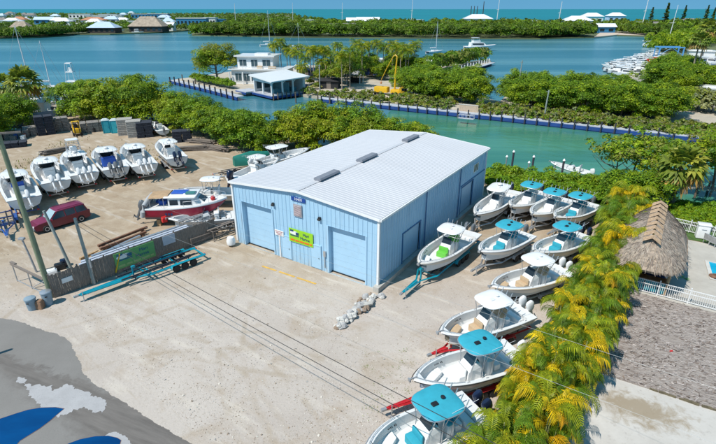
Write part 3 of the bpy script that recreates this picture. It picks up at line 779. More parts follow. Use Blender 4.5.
# street in the lower left, its oil-dark band and worn pale patch
rp = [G(-60, 316), G(0, 318), G(18, 321), G(36, 328), G(55, 333), G(67, 340), G(76, 352), G(80, 363), G(84, 374), G(94, 384), G(120, 400), G(150, 419), G(178, 436), G(205, 452), G(260, 500), G(260, 640), G(-300, 640), G(-300, 316)]
def roadmat():
    m, t, out = nt('worn_asphalt')
    p = nd(t, 'ShaderNodeBsdfPrincipled'); t.links.new(p.outputs[0], out.inputs[0]); p.inputs['Roughness'].default_value = .9; p.inputs['Specular IOR Level'].default_value = .25
    tc = nd(t, 'ShaderNodeTexCoord').outputs['Object']
    c = mixc(t, ramp(t, noise(t, tc, .35, 5, .6), .3, .7), (.20, .187, .172, 1), (.24, .226, .21, 1))
    wob_ = noise(t, tc, 1.3, 7, .7, .4)
    def side(a, b, sgn, soft, off=0.0):
        d = (b - a).normalized(); n_ = Vector((-d.y, d.x, 0)) * sgn
        dp = nd(t, 'ShaderNodeVectorMath', operation='DOT_PRODUCT'); t.links.new(tc, dp.inputs[0]); dp.inputs[1].default_value = n_
        ma = nd(t, 'ShaderNodeMath', operation='MULTIPLY_ADD'); t.links.new(wob_, ma.inputs[0]); ma.inputs[1].default_value = 2.2; t.links.new(dp.outputs['Value'], ma.inputs[2])
        mb_ = nd(t, 'ShaderNodeMath', operation='SUBTRACT'); t.links.new(ma.outputs[0], mb_.inputs[0]); mb_.inputs[1].default_value = a.dot(n_) + 1.1 + off
        mr = nd(t, 'ShaderNodeMapRange'); t.links.new(mb_.outputs[0], mr.inputs[0]); mr.inputs[1].default_value = -soft; mr.inputs[2].default_value = soft
        return mr.outputs[0]
    u = side(G(0, 353), G(118, 396), -1, .18); l = side(G(0, 373), G(98, 446), 1, .5)
    mu = nd(t, 'ShaderNodeMath', operation='MULTIPLY'); t.links.new(u, mu.inputs[0]); t.links.new(l, mu.inputs[1])
    st_ = noise(t, mapping(t, tc, (.3, 2.2, 1), (0, 0, .40)), 1.1, 6, .65)
    dk_ = mixc(t, ramp(t, st_, .3, .7), (.125, .112, .102, 1), (.205, .185, .168, 1))
    c = mixc(t, mu.outputs[0], c, dk_)
    c = mixc(t, ramp(t, noise(t, tc, 14, 3, .7), .55, .8), c, (.17, .16, .15, 1))
    t.links.new(c, p.inputs['Base Color'])
    b = nd(t, 'ShaderNodeBump'); b.inputs['Strength'].default_value = .3; b.inputs['Distance'].default_value = .02
    t.links.new(noise(t, tc, 40, 3, .7), b.inputs['Height']); t.links.new(b.outputs[0], p.inputs['Normal'])
    return m
road = sheet('road', wob(rp, 8, .07, 3), roadmat(), .004)
patch = [G(18, 377), G(30, 384), G(46, 387), G(52, 391), G(66, 384), G(80, 390), G(106, 400), G(103, 414), G(92, 413), G(84, 407), G(68, 414), G(58, 418), G(48, 411), G(36, 404), G(28, 396), G(24, 386)]
sheet('road_patch', wob(patch, 8, .17, 6), asphalt('worn_white_patch', (.36, .35, .35), (.44, .43, .43), 2), .012)
band2 = [G(94, 452), G(98, 440), G(116, 432), G(128, 440), G(135, 452)]
sheet('road_patch', wob(band2, 6, .1, 7), bpy.data.materials['worn_white_patch'], .012)

BLUE_PATCH = watery('glossy_blue_patch', (.0, .065, .22), (.0, .025, .11), .3, .06, .02, 3.0, .6)  # glossy two-tone blue for the flat leaf-shaped sheets on the street
for nm_, pts_ in (('blue_patch', ((64, 409), (58, 414), (50, 421), (40, 428.5), (28, 436), (20, 441), (12, 450), (-10, 462), (-60, 470), (-60, 440), (-20, 425), (0, 419), (15, 414), (28, 410), (40, 408), (55, 407.5))), ('blue_patch', ((121, 440.5), (119, 448), (112, 460), (70, 470), (50, 462), (60, 448), (68, 444), (80, 439.5), (95, 436.5), (108, 436), (117, 438)))):
    sheet(nm_, [G(*q_) for q_ in pts_][::-1], BLUE_PATCH, .020)
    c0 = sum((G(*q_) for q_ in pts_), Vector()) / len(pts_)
    sheet('blue_patch_rim', [c0 + (G(*q_) - c0) * 1.018 for q_ in pts_][::-1], M('brown_patch_rim', (.24, .13, .07), .6, .2, 3), .016)  # slightly larger brown sheet under each blue one

# mulch yard, its pale concrete neighbour, pool deck
fz = G(622, 290); fe = G(716, 314)
fdir = D
def fl(s, off=0.0, z=0.0): p = fz + fdir * s + N * off; return Vector((p.x, p.y, z))
low0 = G(596, 372); low1 = G(716, 411); ldir = (low1 - low0).normalized()
mul = [fl(-2.2), fl(30), low0 + ldir * 30, low0 - ldir * 2.5]
mp = sheet('mulch_yard', [(p.x, p.y, .10) for p in mul], mulchy(), .10, .12)
cp_ = [low0 - ldir * 3.5 - N * .02, low0 + ldir * 30 - N * .02, low0 + ldir * 30 - N * 20, low0 - ldir * 3.5 - N * 20]
def padmat():
    m, t, out = nt('stained_concrete')
    p = nd(t, 'ShaderNodeBsdfPrincipled'); t.links.new(p.outputs[0], out.inputs[0]); p.inputs['Roughness'].default_value = .9; p.inputs['Specular IOR Level'].default_value = .2
    tc = nd(t, 'ShaderNodeTexCoord').outputs['Object']
    c = mixc(t, ramp(t, noise(t, tc, .5, 6, .65), .3, .7), (.47, .44, .40, 1), (.58, .55, .51, 1))
    c = mixc(t, ramp(t, noise(t, tc, 3, 6, .7), .55, .8), c, (.33, .30, .27, 1))
    g = G(640, 410); mp_ = nd(t, 'ShaderNodeMapping', vector_type='POINT'); mp_.inputs['Location'].default_value = (-g.x, -g.y, 0); t.links.new(tc, mp_.inputs['Vector'])
    rot = mapping(t, mp_.outputs[0], (.16, .30, 1), (0, 0, .45))
    l = nd(t, 'ShaderNodeVectorMath', operation='LENGTH'); t.links.new(rot, l.inputs[0])
    ad = nd(t, 'ShaderNodeMath', operation='MULTIPLY_ADD'); t.links.new(noise(t, tc, 1.6, 6, .7, .5), ad.inputs[0]); ad.inputs[1].default_value = 1.1; t.links.new(l.outputs['Value'], ad.inputs[2])
    s = ramp(t, ad.outputs[0], .72, 1.25, (1, 1, 1, 1), (0, 0, 0, 1))
    mm = nd(t, 'ShaderNodeMath', operation='MULTIPLY'); t.links.new(s, mm.inputs[0]); mm.inputs[1].default_value = .8
    c = mixc(t, mm.outputs[0], c, (.28, .215, .135, 1))
    t.links.new(c, p.inputs['Base Color'])
    return m
sheet('concrete_pad', [(p.x, p.y, .02) for p in cp_], padmat())
deckp = [fl(-3, .05), fl(30, .05), fl(30, 13), fl(-3, 13)]
sheet('pool_deck', [(p.x, p.y, .12) for p in deckp], M('pool_deck_concrete', (.46, .43, .38), .85, .07, .8, dirt=.2), .12, .12)
# far lawn strip beyond the pool fence
lw = [fl(-6, 13.4), fl(30, 13.4), fl(30, 20), fl(-6, 20)]
sheet('lawn', [(p.x, p.y, .03) for p in lw], M('lawn_green', (.06, .12, .02), .95, .35, 1.5, bump=.5, bscale=12))

# ------------------------------------------------------------------ warehouse
BX, BY, BW, BL, EH, RH = -11.184, 40.414, 15.175, 23.2, 6.04, 6.69
byaw = R(-33.07); bd = Vector((math.cos(byaw), math.sin(byaw), 0)); bn = Vector((-bd.y, bd.x, 0))
wh = thing('metal_warehouse', 'pale blue ribbed metal warehouse with white low gable roof in the sandy yard', 'warehouse', (BX, BY, 0), byaw)
m, t, out = nt('blue_metal_siding')
p = nd(t, 'ShaderNodeBsdfPrincipled'); t.links.new(p.outputs[0], out.inputs[0]); p.inputs['Roughness'].default_value = .45; p.inputs['Specular IOR Level'].default_value = .3
tc = nd(t, 'ShaderNodeTexCoord').outputs['Object']
c = mixc(t, ramp(t, noise(t, mapping(t, tc, (1, 1, .2)), .9, 4), .3, .7), (.34, .545, .71, 1), (.38, .58, .735, 1))
c = mixc(t, ramp(t, noise(t, mapping(t, tc, (3, 3, .22)), 1.2, 6, .75), .52, .8), c, (.27, .40, .52, 1))
sz = nd(t, 'ShaderNodeSeparateXYZ'); t.links.new(tc, sz.inputs[0]); mz = nd(t, 'ShaderNodeMapRange'); mz.inputs[1].default_value = 1.1; mz.inputs[2].default_value = .0; mz.inputs[4].default_value = .6; t.links.new(sz.outputs[2], mz.inputs[0]); mm_ = nd(t, 'ShaderNodeMath', operation='MULTIPLY'); t.links.new(mz.outputs[0], mm_.inputs[0]); t.links.new(ramp(t, noise(t, tc, 2.2, 6, .7), .4, .65), mm_.inputs[1]); c = mixc(t, mm_.outputs[0], c, (.42, .40, .36, 1))
for zl_ in (1.55, 3.1, 4.65):
    q1_ = nd(t, 'ShaderNodeMath', operation='COMPARE'); t.links.new(sz.outputs[2], q1_.inputs[0]); q1_.inputs[1].default_value = zl_; q1_.inputs[2].default_value = .018
    q2_ = nd(t, 'ShaderNodeMath', operation='MULTIPLY'); t.links.new(q1_.outputs[0], q2_.inputs[0]); q2_.inputs[1].default_value = .22; c = mixc(t, q2_.outputs[0], c, (.16, .27, .40, 1))
st2_ = noise(t, mapping(t, tc, (2.2, 2.2, .12)), 1.0, 5, .6); q3_ = nd(t, 'ShaderNodeMath', operation='MULTIPLY'); t.links.new(ramp(t, st2_, .64, .76), q3_.inputs[0]); q3_.inputs[1].default_value = .45; c = mixc(t, q3_.outputs[0], c, (.30, .25, .22, 1))
t.links.new(c, p.inputs['Base Color'])
BLUE = m
BLUE2 = M('blue_door_paint', (.39, .595, .76), .4, .03, .8, dirt=.35, dcol=(.32, .45, .54))
BTRIM = M('light_blue_trim', (.50, .66, .80), .4, .04, 1)
ROOFW = M('white_metal_roofing', (.55, .55, .57), .4, .04, .25, dirt=.18, dcol=(.45, .45, .47), stretch=(.3, 1, 1))

def ribbed(a, b, zb, zt, openings=(), step=.42, dep=.035):
    """ribbed wall in local coords from a to b (xy), with rectangular openings (u0,u1,z0,z1); zt is a function of u"""
    mb = MB(); a, b = Vector(a), Vector(b); Lw = (b - a).length; ax = (b - a) / Lw; nn = Vector((ax.y, -ax.x, 0))
    prof = []; u = 0.0
    while u < Lw - 1e-6:
        for q, dd in ((0, 0), (.60, 0), (.66, 1), (.80, 1), (.86, 0)):
            uu = min(u + q * step, Lw)
            prof.append((uu, dd * dep))
        u += step
    prof.append((Lw, 0))
    for o in openings:
        for e in (o[0], o[1]): prof.append((e, 0.0))
    prof = sorted(set((round(q[0], 4), q[1]) for q in prof)); pr = [prof[0]]
    for q in prof[1:]:
        if q[0] - pr[-1][0] > 1e-4: pr.append(q)
    for i in range(len(pr) - 1):
        (u0, d0), (u1, d1) = pr[i], pr[i + 1]; um = (u0 + u1) / 2
        spans = [(zb, None)]
        for o in openings:
            if o[0] - 1e-4 <= um <= o[1] + 1e-4:
                ns = []
                for s0, s1 in spans:
                    if o[2] > s0 + .01: ns.append((s0, o[2]))
                    ns.append((o[3], s1))
                spans = ns
        p0 = a + ax * u0 + nn * d0; p1 = a + ax * u1 + nn * d1
        for s0, s1 in spans:
            mb.add([(p0.x, p0.y, s0), (p1.x, p1.y, s0), (p1.x, p1.y, zt(u1) if s1 is None else s1), (p0.x, p0.y, zt(u0) if s1 is None else s1)], [(0, 1, 2, 3)])
    return mb
gz_ = lambda u: EH + (RH - EH) * (1 - abs(u - BW / 2) / (BW / 2)) - .02
OPF = [(1.0, 4.55, 0.05, 4.35), (10.55, 14.05, 0.05, 4.3)]
ribbed((0, 0, 0), (BW, 0, 0), 0.0, gz_, OPF).build('front_wall', BLUE, wh)
ez = lambda u: EH - .02
OPS = [(3.9, 7.0, .5, 3.2), (16.4, 19.6, .5, 3.35)]
ribbed((BW, 0, 0), (BW, BL, 0), .45, ez, OPS).build('side_wall', BLUE, wh)
ribbed((BW, BL, 0), (0, BL, 0), 0.0, gz_, []).build('rear_wall', BLUE, wh)
ribbed((0, BL, 0), (0, 0, 0), 0.0, ez, []).build('side_wall', BLUE, wh)
fb = MB(); fb.box((BW + .12, BL / 2 - .2, .1), (.5, BL + .6, .7)); fb.box((BW / 2 + 5, -.02, -.04), (5, .2, .1)); fb.build('foundation', W['conc'], wh)
# roof with ribs along the slope
rf = MB(); ov = .22
for sgn in (0, 1):
    y = -ov; ys = []
    while y < BL + ov: 
        ys += [(y, 0), (y + .28, 0), (y + .30, .018), (y + .32, .018), (y + .34, 0)]; y += .36
    ys.append((BL + ov, 0))
    xe = -ov if sgn == 0 else BW + ov
    ze = EH - (RH - EH) * ov / (BW / 2)
    o = len(rf.v)
    for yy, dz in ys: rf.v += [(xe, yy, ze + dz + .02), (BW / 2, yy, RH + dz + .02)]
    for i in range(len(ys) - 1):
        a_ = o + 2 * i; f_ = (a_, a_ + 1, a_ + 3, a_ + 2); rf.f.append(f_[::-1] if sgn == 0 else f_); rf.m.append(0)
ro = rf.build('roof', ROOFW, wh)
tr = MB()
for s in (0, 1):   # eave gutters and rake trim
    x = -ov - .06 if s == 0 else BW + ov + .06
    tr.box((x, BL / 2, EH - .10), (.14, BL + .44, .16))
for yy in (-ov - .03, BL + ov + .03):
    for s in (0, 1):
        xa, xb = (-ov, BW / 2) if s == 0 else (BW / 2, BW + ov); za, zb_ = (EH - .02, RH) if s == 0 else (RH, EH - .02)
        tr.loft([[(xa, yy - .03, za - .14), (xa, yy + .03, za - .14), (xa, yy + .03, za + .05), (xa, yy - .03, za + .05)], [(xb, yy - .03, zb_ - .14), (xb, yy + .03, zb_ - .14), (xb, yy + .03, zb_ + .05), (xb, yy - .03, zb_ + .05)]])
tr.build('gutter', W['white'], ro)
rdg = MB(); rdg.loft([[(BW / 2 - .2, yy, RH + .04), (BW / 2, yy, RH + .06), (BW / 2 + .2, yy, RH + .04)] for yy in (-ov, BL + ov)], closed=False, caps=False); rdg.build('ridge_cap', ROOFW, ro)
GREYV = M('grey_vent_metal', (.22, .23, .26), .5, .12, 2)
for yc in (3.95, 10.45, 19.6):
    v = MB(); hl = 1.4
    v.loft([[(BW / 2 - .28, yy, RH + .05), (BW / 2 - .40, yy, RH + .16), (BW / 2 - .3, yy, RH + .30), (BW / 2 + .3, yy, RH + .30), (BW / 2 + .40, yy, RH + .16), (BW / 2 + .28, yy, RH + .05)] for yy in (yc - hl, yc + hl)])
    v.build('ridge_vent', GREYV, ro)
# front doors
for (u0, u1, z0, z1) in OPF:
    d = MB(); nz = 7; hh = (z1 - z0) / nz
    for i in range(nz):
        d.box(((u0 + u1) / 2, .40, z0 + hh * (i + .5)), (u1 - u0, .05, hh - .012)); d.box(((u0 + u1) / 2, .41, z0 + hh * (i + 1)), (u1 - u0, .03, .03))
    do = d.build('roll_up_door', BLUE2, wh)
    j = MB()
    for x in (u0, u1): j.box((x, .20, (z0 + z1) / 2), (.012, .44, z1 - z0)); j.box((x - .06 if x == u0 else x + .06, -.05, (z0 + z1) / 2 + .02), (.12, .04, z1 - z0))
    j.box(((u0 + u1) / 2, .20, z1), (u1 - u0, .44, .012))
    j.build('door_frame', BLUE2, do)
    rb = MB(); rb.box(((u0 + u1) / 2, .36, z0 + .02), (u1 - u0, .09, .07)); rb.build('rubber_seal', W['black'], do)
# side doors, dark blue trim lines
SB = M('side_trim_blue', (.05, .16, .32), .5, .1, 2)
for (u0, u1, z0, z1) in OPS:
    d = MB(); n = 10
    for i in range(n): d.box((BW - .10, u0 + (u1 - u0) * (i + .5) / n, (z0 + z1) / 2), (.05, (u1 - u0) / n - .015, z1 - z0))
    d.box((BW - .14, (u0 + u1) / 2, (z0 + z1) / 2), (.03, u1 - u0, z1 - z0))
    do = d.build('sliding_door', BLUE2, wh)
    j = MB(); j.box((BW + .03, (u0 + u1) / 2, z1 + .06), (.1, u1 - u0 + .3, .09))
    for y in (u0 - .06, u1 + .06): j.box((BW + .03, y, (z0 + z1) / 2), (.09, .10, z1 - z0))
    j.build('door_track', SB, do)
for u in (7.9, 15.6): ds = MB(); ds.tube([(BW + .12, u, .5), (BW + .12, u, EH - .12)], .055, 6); ds.build('downspout', SB, wh)
gt = MB(); gt.box((BW + .05, 19.6, 3.62), (.05, 6.9, .10)); gt.build('wall_trim', SB, wh)
wn = MB(); 
wn.box((BW + .04, 20.1, 5.05), (.09, 1.35, .06)); wn.box((BW + .04, 20.1, 4.2), (.09, 1.35, .06))
for y in (19.45, 19.88, 20.32, 20.75): wn.box((BW + .04, y, 4.63), (.085, .06, .80))
wno = wn.build('window', W['white'], wh)
pn = MB(); pn.box((BW + .025, 20.1, 4.63), (.04, 1.25, .78)); pn.build('pane', W['smoke'], wno)
# corner trim, wall vent, lamps, entry doors, conduit
for x, y in ((0, 0), (BW, 0), (BW, BL), (0, BL)):
    ct = MB(); ct.box((x + (.03 if x else -.03), y + (.03 if y else -.03), EH / 2 + .1), (.18, .18, EH - .3)); ct.build('corner_trim', W['white'], wh)
lv = MB(); lv.box((7.52, -.07, 4.92), (.86, .10, 1.06))
lvo = lv.build('wall_vent', M('faded_vent', (.34, .33, .35), .6, .12, 3), wh)
ll = MB()
for i in range(9): ll.box((7.52, -.135, 4.52 + i * .1), (.74, .05, .03), 0, 0, .6)
ll.build('louvre', M('rusty_pink_slat', (.40, .31, .31), .7, .25, 2), lvo)
for x, z in ((4.85, 4.92), (9.75, 4.75)):
    la = MB(); la.box((x, -.10, z), (.20, .16, .26)); la.box((x, -.20, z - .05), (.24, .14, .14), 0, 0, .5); la.build('wall_lamp', W['black'], wh)
for x, w_, hg in ((6.0, .95, 2.1), (9.2, .95, 2.1)):
    d = MB(); d.box((x, -.045, hg / 2 + .1), (w_, .06, hg)); do = d.build('entry_door', BLUE2, wh)
    f = MB()
    for s in (-1, 1): f.box((x + s * (w_ / 2 + .05), -.05, hg / 2 + .1), (.09, .09, hg))
    f.box((x, -.05, hg + .14), (w_ + .2, .09, .09)); f.build('frame', BLUE, do)
    k = MB(); k.lathe((x + w_ * .36, -.12, 1.1), [(.02, -.04), (.045, 0), (.02, .04)], 8, axis='Y'); k.build('handle', W['black'], do)
# number plate over the vent
def text_obj(name, body, size, mat, parent, loc, rot, ext=.006):
    cu = bpy.data.curves.new(name, 'FONT'); cu.body = body; cu.size = size; cu.extrude = ext; cu.align_x = 'CENTER'; cu.align_y = 'CENTER'
    o = bpy.data.objects.new(name, cu); COL.objects.link(o)
    dg = bpy.context.evaluated_depsgraph_get(); me = bpy.data.meshes.new_from_object(o.evaluated_get(dg))
    bpy.data.objects.remove(o); me.materials.clear(); me.materials.append(mat)
    q = link(name, me, parent); q.location = loc; q.rotation_euler = rot; return q
NAVY = M('navy_sign_paint', (.01, .06, .28), .4, .05, 3)
pl = MB(); pl.box((7.62, -.075, 5.92), (1.45, .05, .34)); plo = pl.build('number_plate', NAVY, wh)
text_obj('lettering', '10400', .33, W['white'], plo, (7.62, -.105, 5.92), (math.pi / 2, 0, 0))
# lime green company sign
LIME = M('lime_sign_paint', (.30, .60, .02), .4, .05, 2); ORG = M('orange_sign_ink', (.75, .16, .01), .5, .05, 3); NAV2 = M('dark_sign_ink', (.01, .05, .14), .5, .05, 3)
def lime_sign(par, mt, w_, h_, mat=LIME, ink=NAV2, ink2=ORG):
    s = MB(); s.box((0, 0, 0), (w_, .05, h_)); so_ = s.build('company_sign', mat, par); so_.matrix_local = mt
    e = MB(); n = 20
    e.loft([[(-w_ * .27 + math.cos(a) * w_ * .19 * q, -.03 - k, h_ * .22 + math.sin(a) * h_ * .14 * q - .02 * abs(math.cos(a))) for a in [2 * math.pi * i / n for i in range(n)]] for q, k in ((1, 0), (1, .008))])
    e.build('boat_emblem', W['white'], so_)
    e2 = MB(); e2.prism([(-w_ * .44, -.05), (-w_ * .30, -.05), (-w_ * .30, -.042), (-w_ * .44, -.042)], h_ * .30, h_ * .42); e2.prism([(-w_ * .2, -.052), (-w_ * .08, -.052), (-w_ * .08, -.042), (-w_ * .2, -.042)], h_ * .10, h_ * .3)
    e2.prism([(-w_ * .44, -.052), (-w_ * .08, -.052), (-w_ * .08, -.042), (-w_ * .44, -.042)], -h_ * .02, h_ * .05)
    e2.build('emblem_stripe', ink, so_)
    r_ = (math.pi / 2, 0, 0)
    text_obj('lettering', 'Mari', h_ * .30, ink, so_, (w_ * .22, -.04, h_ * .24), r_); text_obj('lettering', 'Marina', h_ * .30, ink, so_, (w_ * .17, -.04, -h_ * .06), r_)
    u = MB()
    for i, (x, ww) in enumerate(((-.36, .16), (-.17, .14), (.02, .18), (.24, .2), (.41, .08))): u.box((x * w_, -.035, -h_ * .33), (ww * w_, .02, h_ * .12))
    u.build('ink_line', ink2, so_)
    return so_
lime_sign(wh, Matrix.Translation((7.72, -.09, 2.55)), 2.55, 1.22)
nb = MB(); nb.box((5.3, -.09, 2.35), (1.0, .05, .5)); nb.box((5.28, -.05, 1.1), (.12, .09, 2.2)); nbo = nb.build('notice_board', W['white'], wh)
nk = MB()
for i in range(3): nk.box((5.3, -.125, 2.5 - i * .14), (.8 - i * .15, .02, .05))
nk.build('ink_line', M('red_grey_ink', (.45, .2, .2), .6, .1, 3), nbo)
mt_ = MB(); mt_.box((10.15, -.08, 1.7), (.22, .12, .5)); mt_.box((10.15, -.08, 1.0), (.06, .06, 1.2)); mt_.build('meter_box', W['alu'], wh)
# ------------------------------------------------------------------ rubble row and painted line by the warehouse corner
def rock_mesh(seed, r):
    rng = random.Random(seed); mb = MB(); rings = []
    for z, q in ((0, .75), (.3, 1.0), (.62, .85), (.85, .45)):
        rings.append([(math.cos(a) * r * q * rng.uniform(.75, 1.15), math.sin(a) * r * q * rng.uniform(.75, 1.15), z * r * 1.3 * rng.uniform(.9, 1.1)) for a in [2 * math.pi * i / 7 for i in range(7)]])
    return mb.loft(rings)
ROCK = [M('bleached_coral_rock', (.58, .56, .52), .9, .18, 3, bump=.5, bscale=12), M('brown_rubble', (.30, .22, .16), .9, .3, 3, bump=.5, bscale=12), M('grey_rubble', (.42, .41, .40), .9, .25, 3, bump=.5, bscale=12)]
ra, rb_ = G(337, 329), G(377, 294)
rdir = (rb_ - ra).normalized(); rn = Vector((-rdir.y, rdir.x, 0)); rl = (rb_ - ra).length
for i in range(84):
    s = random.random(); k = (.75 if s < .5 else .95)
    p_ = ra + rdir * rl * s + rn * random.gauss(0, .25 * k)
    o = rock_mesh(100 + i, random.uniform(.12, .32)).build('rubble_rock', random.choices(ROCK, (5, 1.2, 2) if s < .55 else (2, 2.4, 3))[0])
    o.location = (p_.x, p_.y, 0 if i % 3 else .16); tag(o, 'pale broken rock in the rubble row running from the warehouse corner', 'rock', 'rubble rocks by the warehouse corner')
slab = MB(); c_ = G(366, 304, .35); slab.box((c_.x, c_.y, .35), (.95, .34, .12), YAW + .9, 0, .1); slab.build('broken_slab', W['conc'])
tag(COL.objects['broken_slab'], 'broken grey concrete slab lying across the rubble row by the warehouse corner', 'slab')
ya, yb = G(262, 266), G(316, 284)
yl = MB()
for (s0, s1) in ((0, .28), (.33, .62), (.66, 1)):
    a, b = ya.lerp(yb, s0), ya.lerp(yb, s1); yd = (b - a).normalized(); yn = Vector((-yd.y, yd.x, 0)) * .10
    yl.poly([(q.x, q.y, .009) for q in (a - yn, b - yn, b + yn, a + yn)])
struct(yl.build('road_marking', M('faded_yellow_paint', (.62, .36, .06), .8, .25, 3, dirt=.5, dcol=(.5, .42, .33))))
wb = MB()
c_ = G(231, 242, .4)
fb_ = MB(); fb_.lathe((c_.x, c_.y, .1), [(.05, 0), (.38, .1), (.42, .45), (.3, .8), (.05, .85)], 12); tag(fb_.build('mooring_float', W['gel'], None, True), 'white round mooring float lying at the left corner of the warehouse', 'float')

# ------------------------------------------------------------------ right-hand boats and trailers
RB = [
    dict(n='R1', L=8.6, label='white top boat with lime green seats on a teal trailer beside the warehouse', bow=G(415, 267, 2.0), stern=G(472, 228, 1.6), top='white', seats='green', hull='gel2', engines=2, cowl='greyc', tr='tealp', cushion='gel', B=2.75),
    dict(label='white top center console boat at the rear corner of the warehouse', bow=G(476, 214, 2.0), stern=G(511, 190, 1.6), top='white', engines=1, cowl='navy', tr='galv'),
    dict(label='teal top boat beside the white top boat in the row along the hedge', bow=G(512, 206, 2.0), stern=G(541, 191, 1.6), top='teal', engines=1, cowl='navy', tr='galv', hull='gel2'),
    dict(label='teal top boat in the middle of the three along the hedge', bow=G(533, 214, 2.0), stern=G(565, 198, 1.6), top='teal', engines=1, cowl='navy', tr='galv', hull='gel2'),
    dict(label='teal top boat with a teal seat, last before the palms in the rear row', bow=G(556, 217, 2.0), stern=G(592, 203, 1.6), top='teal', engines=1, cowl='greyc', tr='galv', hull='gel2', seats='teal'),
    dict(label='teal top boat on a grey trailer standing alone in the middle of the lot', bow=G(481, 251, 2.0), stern=G(524, 232, 1.6), top='teal', engines=1, cowl='greyc', tr='galv', seats='teal'),
    dict(label='teal top boat with teal front seat, its stern close to the yellow palms', bow=G(534, 251, 2.0), stern=G(584, 234, 1.6), top='teal', engines=2, cowl='navy', tr='galv', seats='teal', hull='gel2'),
    dict(label='white top boat with tan bow pads between two others, farther of the tan pair', bow=G(492, 286, 2.0), stern=G(563, 268, 1.6), top='white', engines=2, cowl='whitec', tr='galv', seats='tan', cushion='tanv'),
    dict(label='white top boat with tan bow pads overlapping a red trailer, nearer of the tan pair', bow=G(441, 332, 2.0), stern=G(523, 308, 1.6), top='white', engines=2, cowl='whitec', tr='redp', seats='tan', cushion='tanv'),
    dict(label='teal top boat with plain white bow on a long red trailer', bow=G(414, 379, 2.0), stern=G(518, 351, 1.6), top='teal', engines=1, cowl='whitec', tr='redp', seats='whitev'),
    dict(label='nearest teal top boat of all, with two navy outboards', bow=G(366, 452, 2.0), stern=G(478, 407, 1.6), top='teal', engines=2, cowl='navy', tr='galv', seats='teal', B=2.7),
]
for i, r in enumerate(RB):
    kw = {k: v for k, v in r.items() if k not in ('n', 'tr', 'label', 'bow', 'stern')}
    bo = make_boat(r['label'], r['bow'], r['stern'], 'center console boats parked along the palm hedge', topx=None, btm=None, rub=['galv', 'black', 'alu', 'greyc', 'black', 'alu', 'galv', 'tanv', 'greyc', 'black', 'alu'][i], **kw)
    d_ = (r['bow'] - r['stern']); d_.z = 0; Lb = d_.length; u_ = d_.normalized()
    cn = {'tealp': 'teal', 'redp': 'red', 'galv': 'grey galvanised'}[r['tr']]
    ton = {'tealp': 2.4, 'redp': 2.2, 'galv': 1.4}[r['tr']] if i != 8 else 1.2
    tl_ = Lb * .93 + ton
    ctr = (r['bow'] + r['stern']) / 2 + u_ * (ton * .5 - .25)
    make_trailer('%s trailer under the %s' % (cn, ' '.join(r['label'].split(' with ')[0].split(' on ')[0].split()[:11])), 'trailers under the boats along the palm hedge', (ctr.x, ctr.y, 0), bo.rotation_euler.z, tl_, 1.75, r['tr'], 2 if r['tr'] != 'tealp' else 3, ton + .6)

# ------------------------------------------------------------------ left-hand big boats, sterns to the yard
HD = R(127.5)
LB = [
    dict(label='white hard top boat with dark navy cockpit, half hidden by the tall utility pole', stern=G(26, 203, 1.5), L=11.5, engines=2, cowl='whitec', seats='blue', extra='hard'),
    dict(label='white triple outboard boat with round radar dome on top', stern=G(57, 186, 1.5), L=11.2, engines=2, cowl='whitec', extra='hard'),
    dict(label='white triple outboard boat carrying a small tuna tower', stern=G(86, 178, 1.5), L=11.2, engines=3, cowl='whitec', extra='hard tower'),
    dict(label='white hard top boat with a royal blue cover across its cockpit', stern=G(117, 172.5, 1.5), L=10.6, engines=3, cowl='greyc', extra='hard dodger', seats='blue'),
    dict(label='white hard top boat with three white outboards, second from the right of its row', stern=G(146, 169, 1.5), L=10.8, engines=3, cowl='whitec', extra='hard'),
    dict(label='white boat with two black outboards at the right end of its row', stern=G(178, 161.5, 1.5), L=9.2, engines=2, cowl='navy', extra=''),
]
for i, r in enumerate(LB):
    hd = HD - R(2) * (i - 2) * .6
    bo = make_boat(r['label'], r['stern'], r['stern'], 'large outboard boats parked along the gravel drive', B=3.3 if i < 5 else 2.9, keel=.75, H=1.25, top='white', heading=hd, sheer=.6, L=r['L'], engines=r['engines'], cowl=r['cowl'], extra=r['extra'], seats=r.get('seats', 'whitev'), topx=-.02 * r['L'], topl=3.2, eng_k=1.25, tilt=.75)
    u_ = Vector((math.cos(hd), math.sin(hd), 0)); ctr = r['stern'] + u_ * (r['L'] * .5 + .6)
    make_trailer('grey trailer below the ' + ' '.join(r['label'].replace(',', '').split()[:11]), 'trailers under the large boats', (ctr.x, ctr.y, 0), hd, r['L'] + 1, 2.0, 'galv' if i else 'bluep', 3, 2.2)

# blue trailer nose in the left margin
c_ = G(4, 224, .5); make_trailer('blue empty trailer at the left margin beside the maroon van', None, (c_.x, c_.y, 0), R(-52), 7.5, 1.8, 'bluep', 2, 2.4)

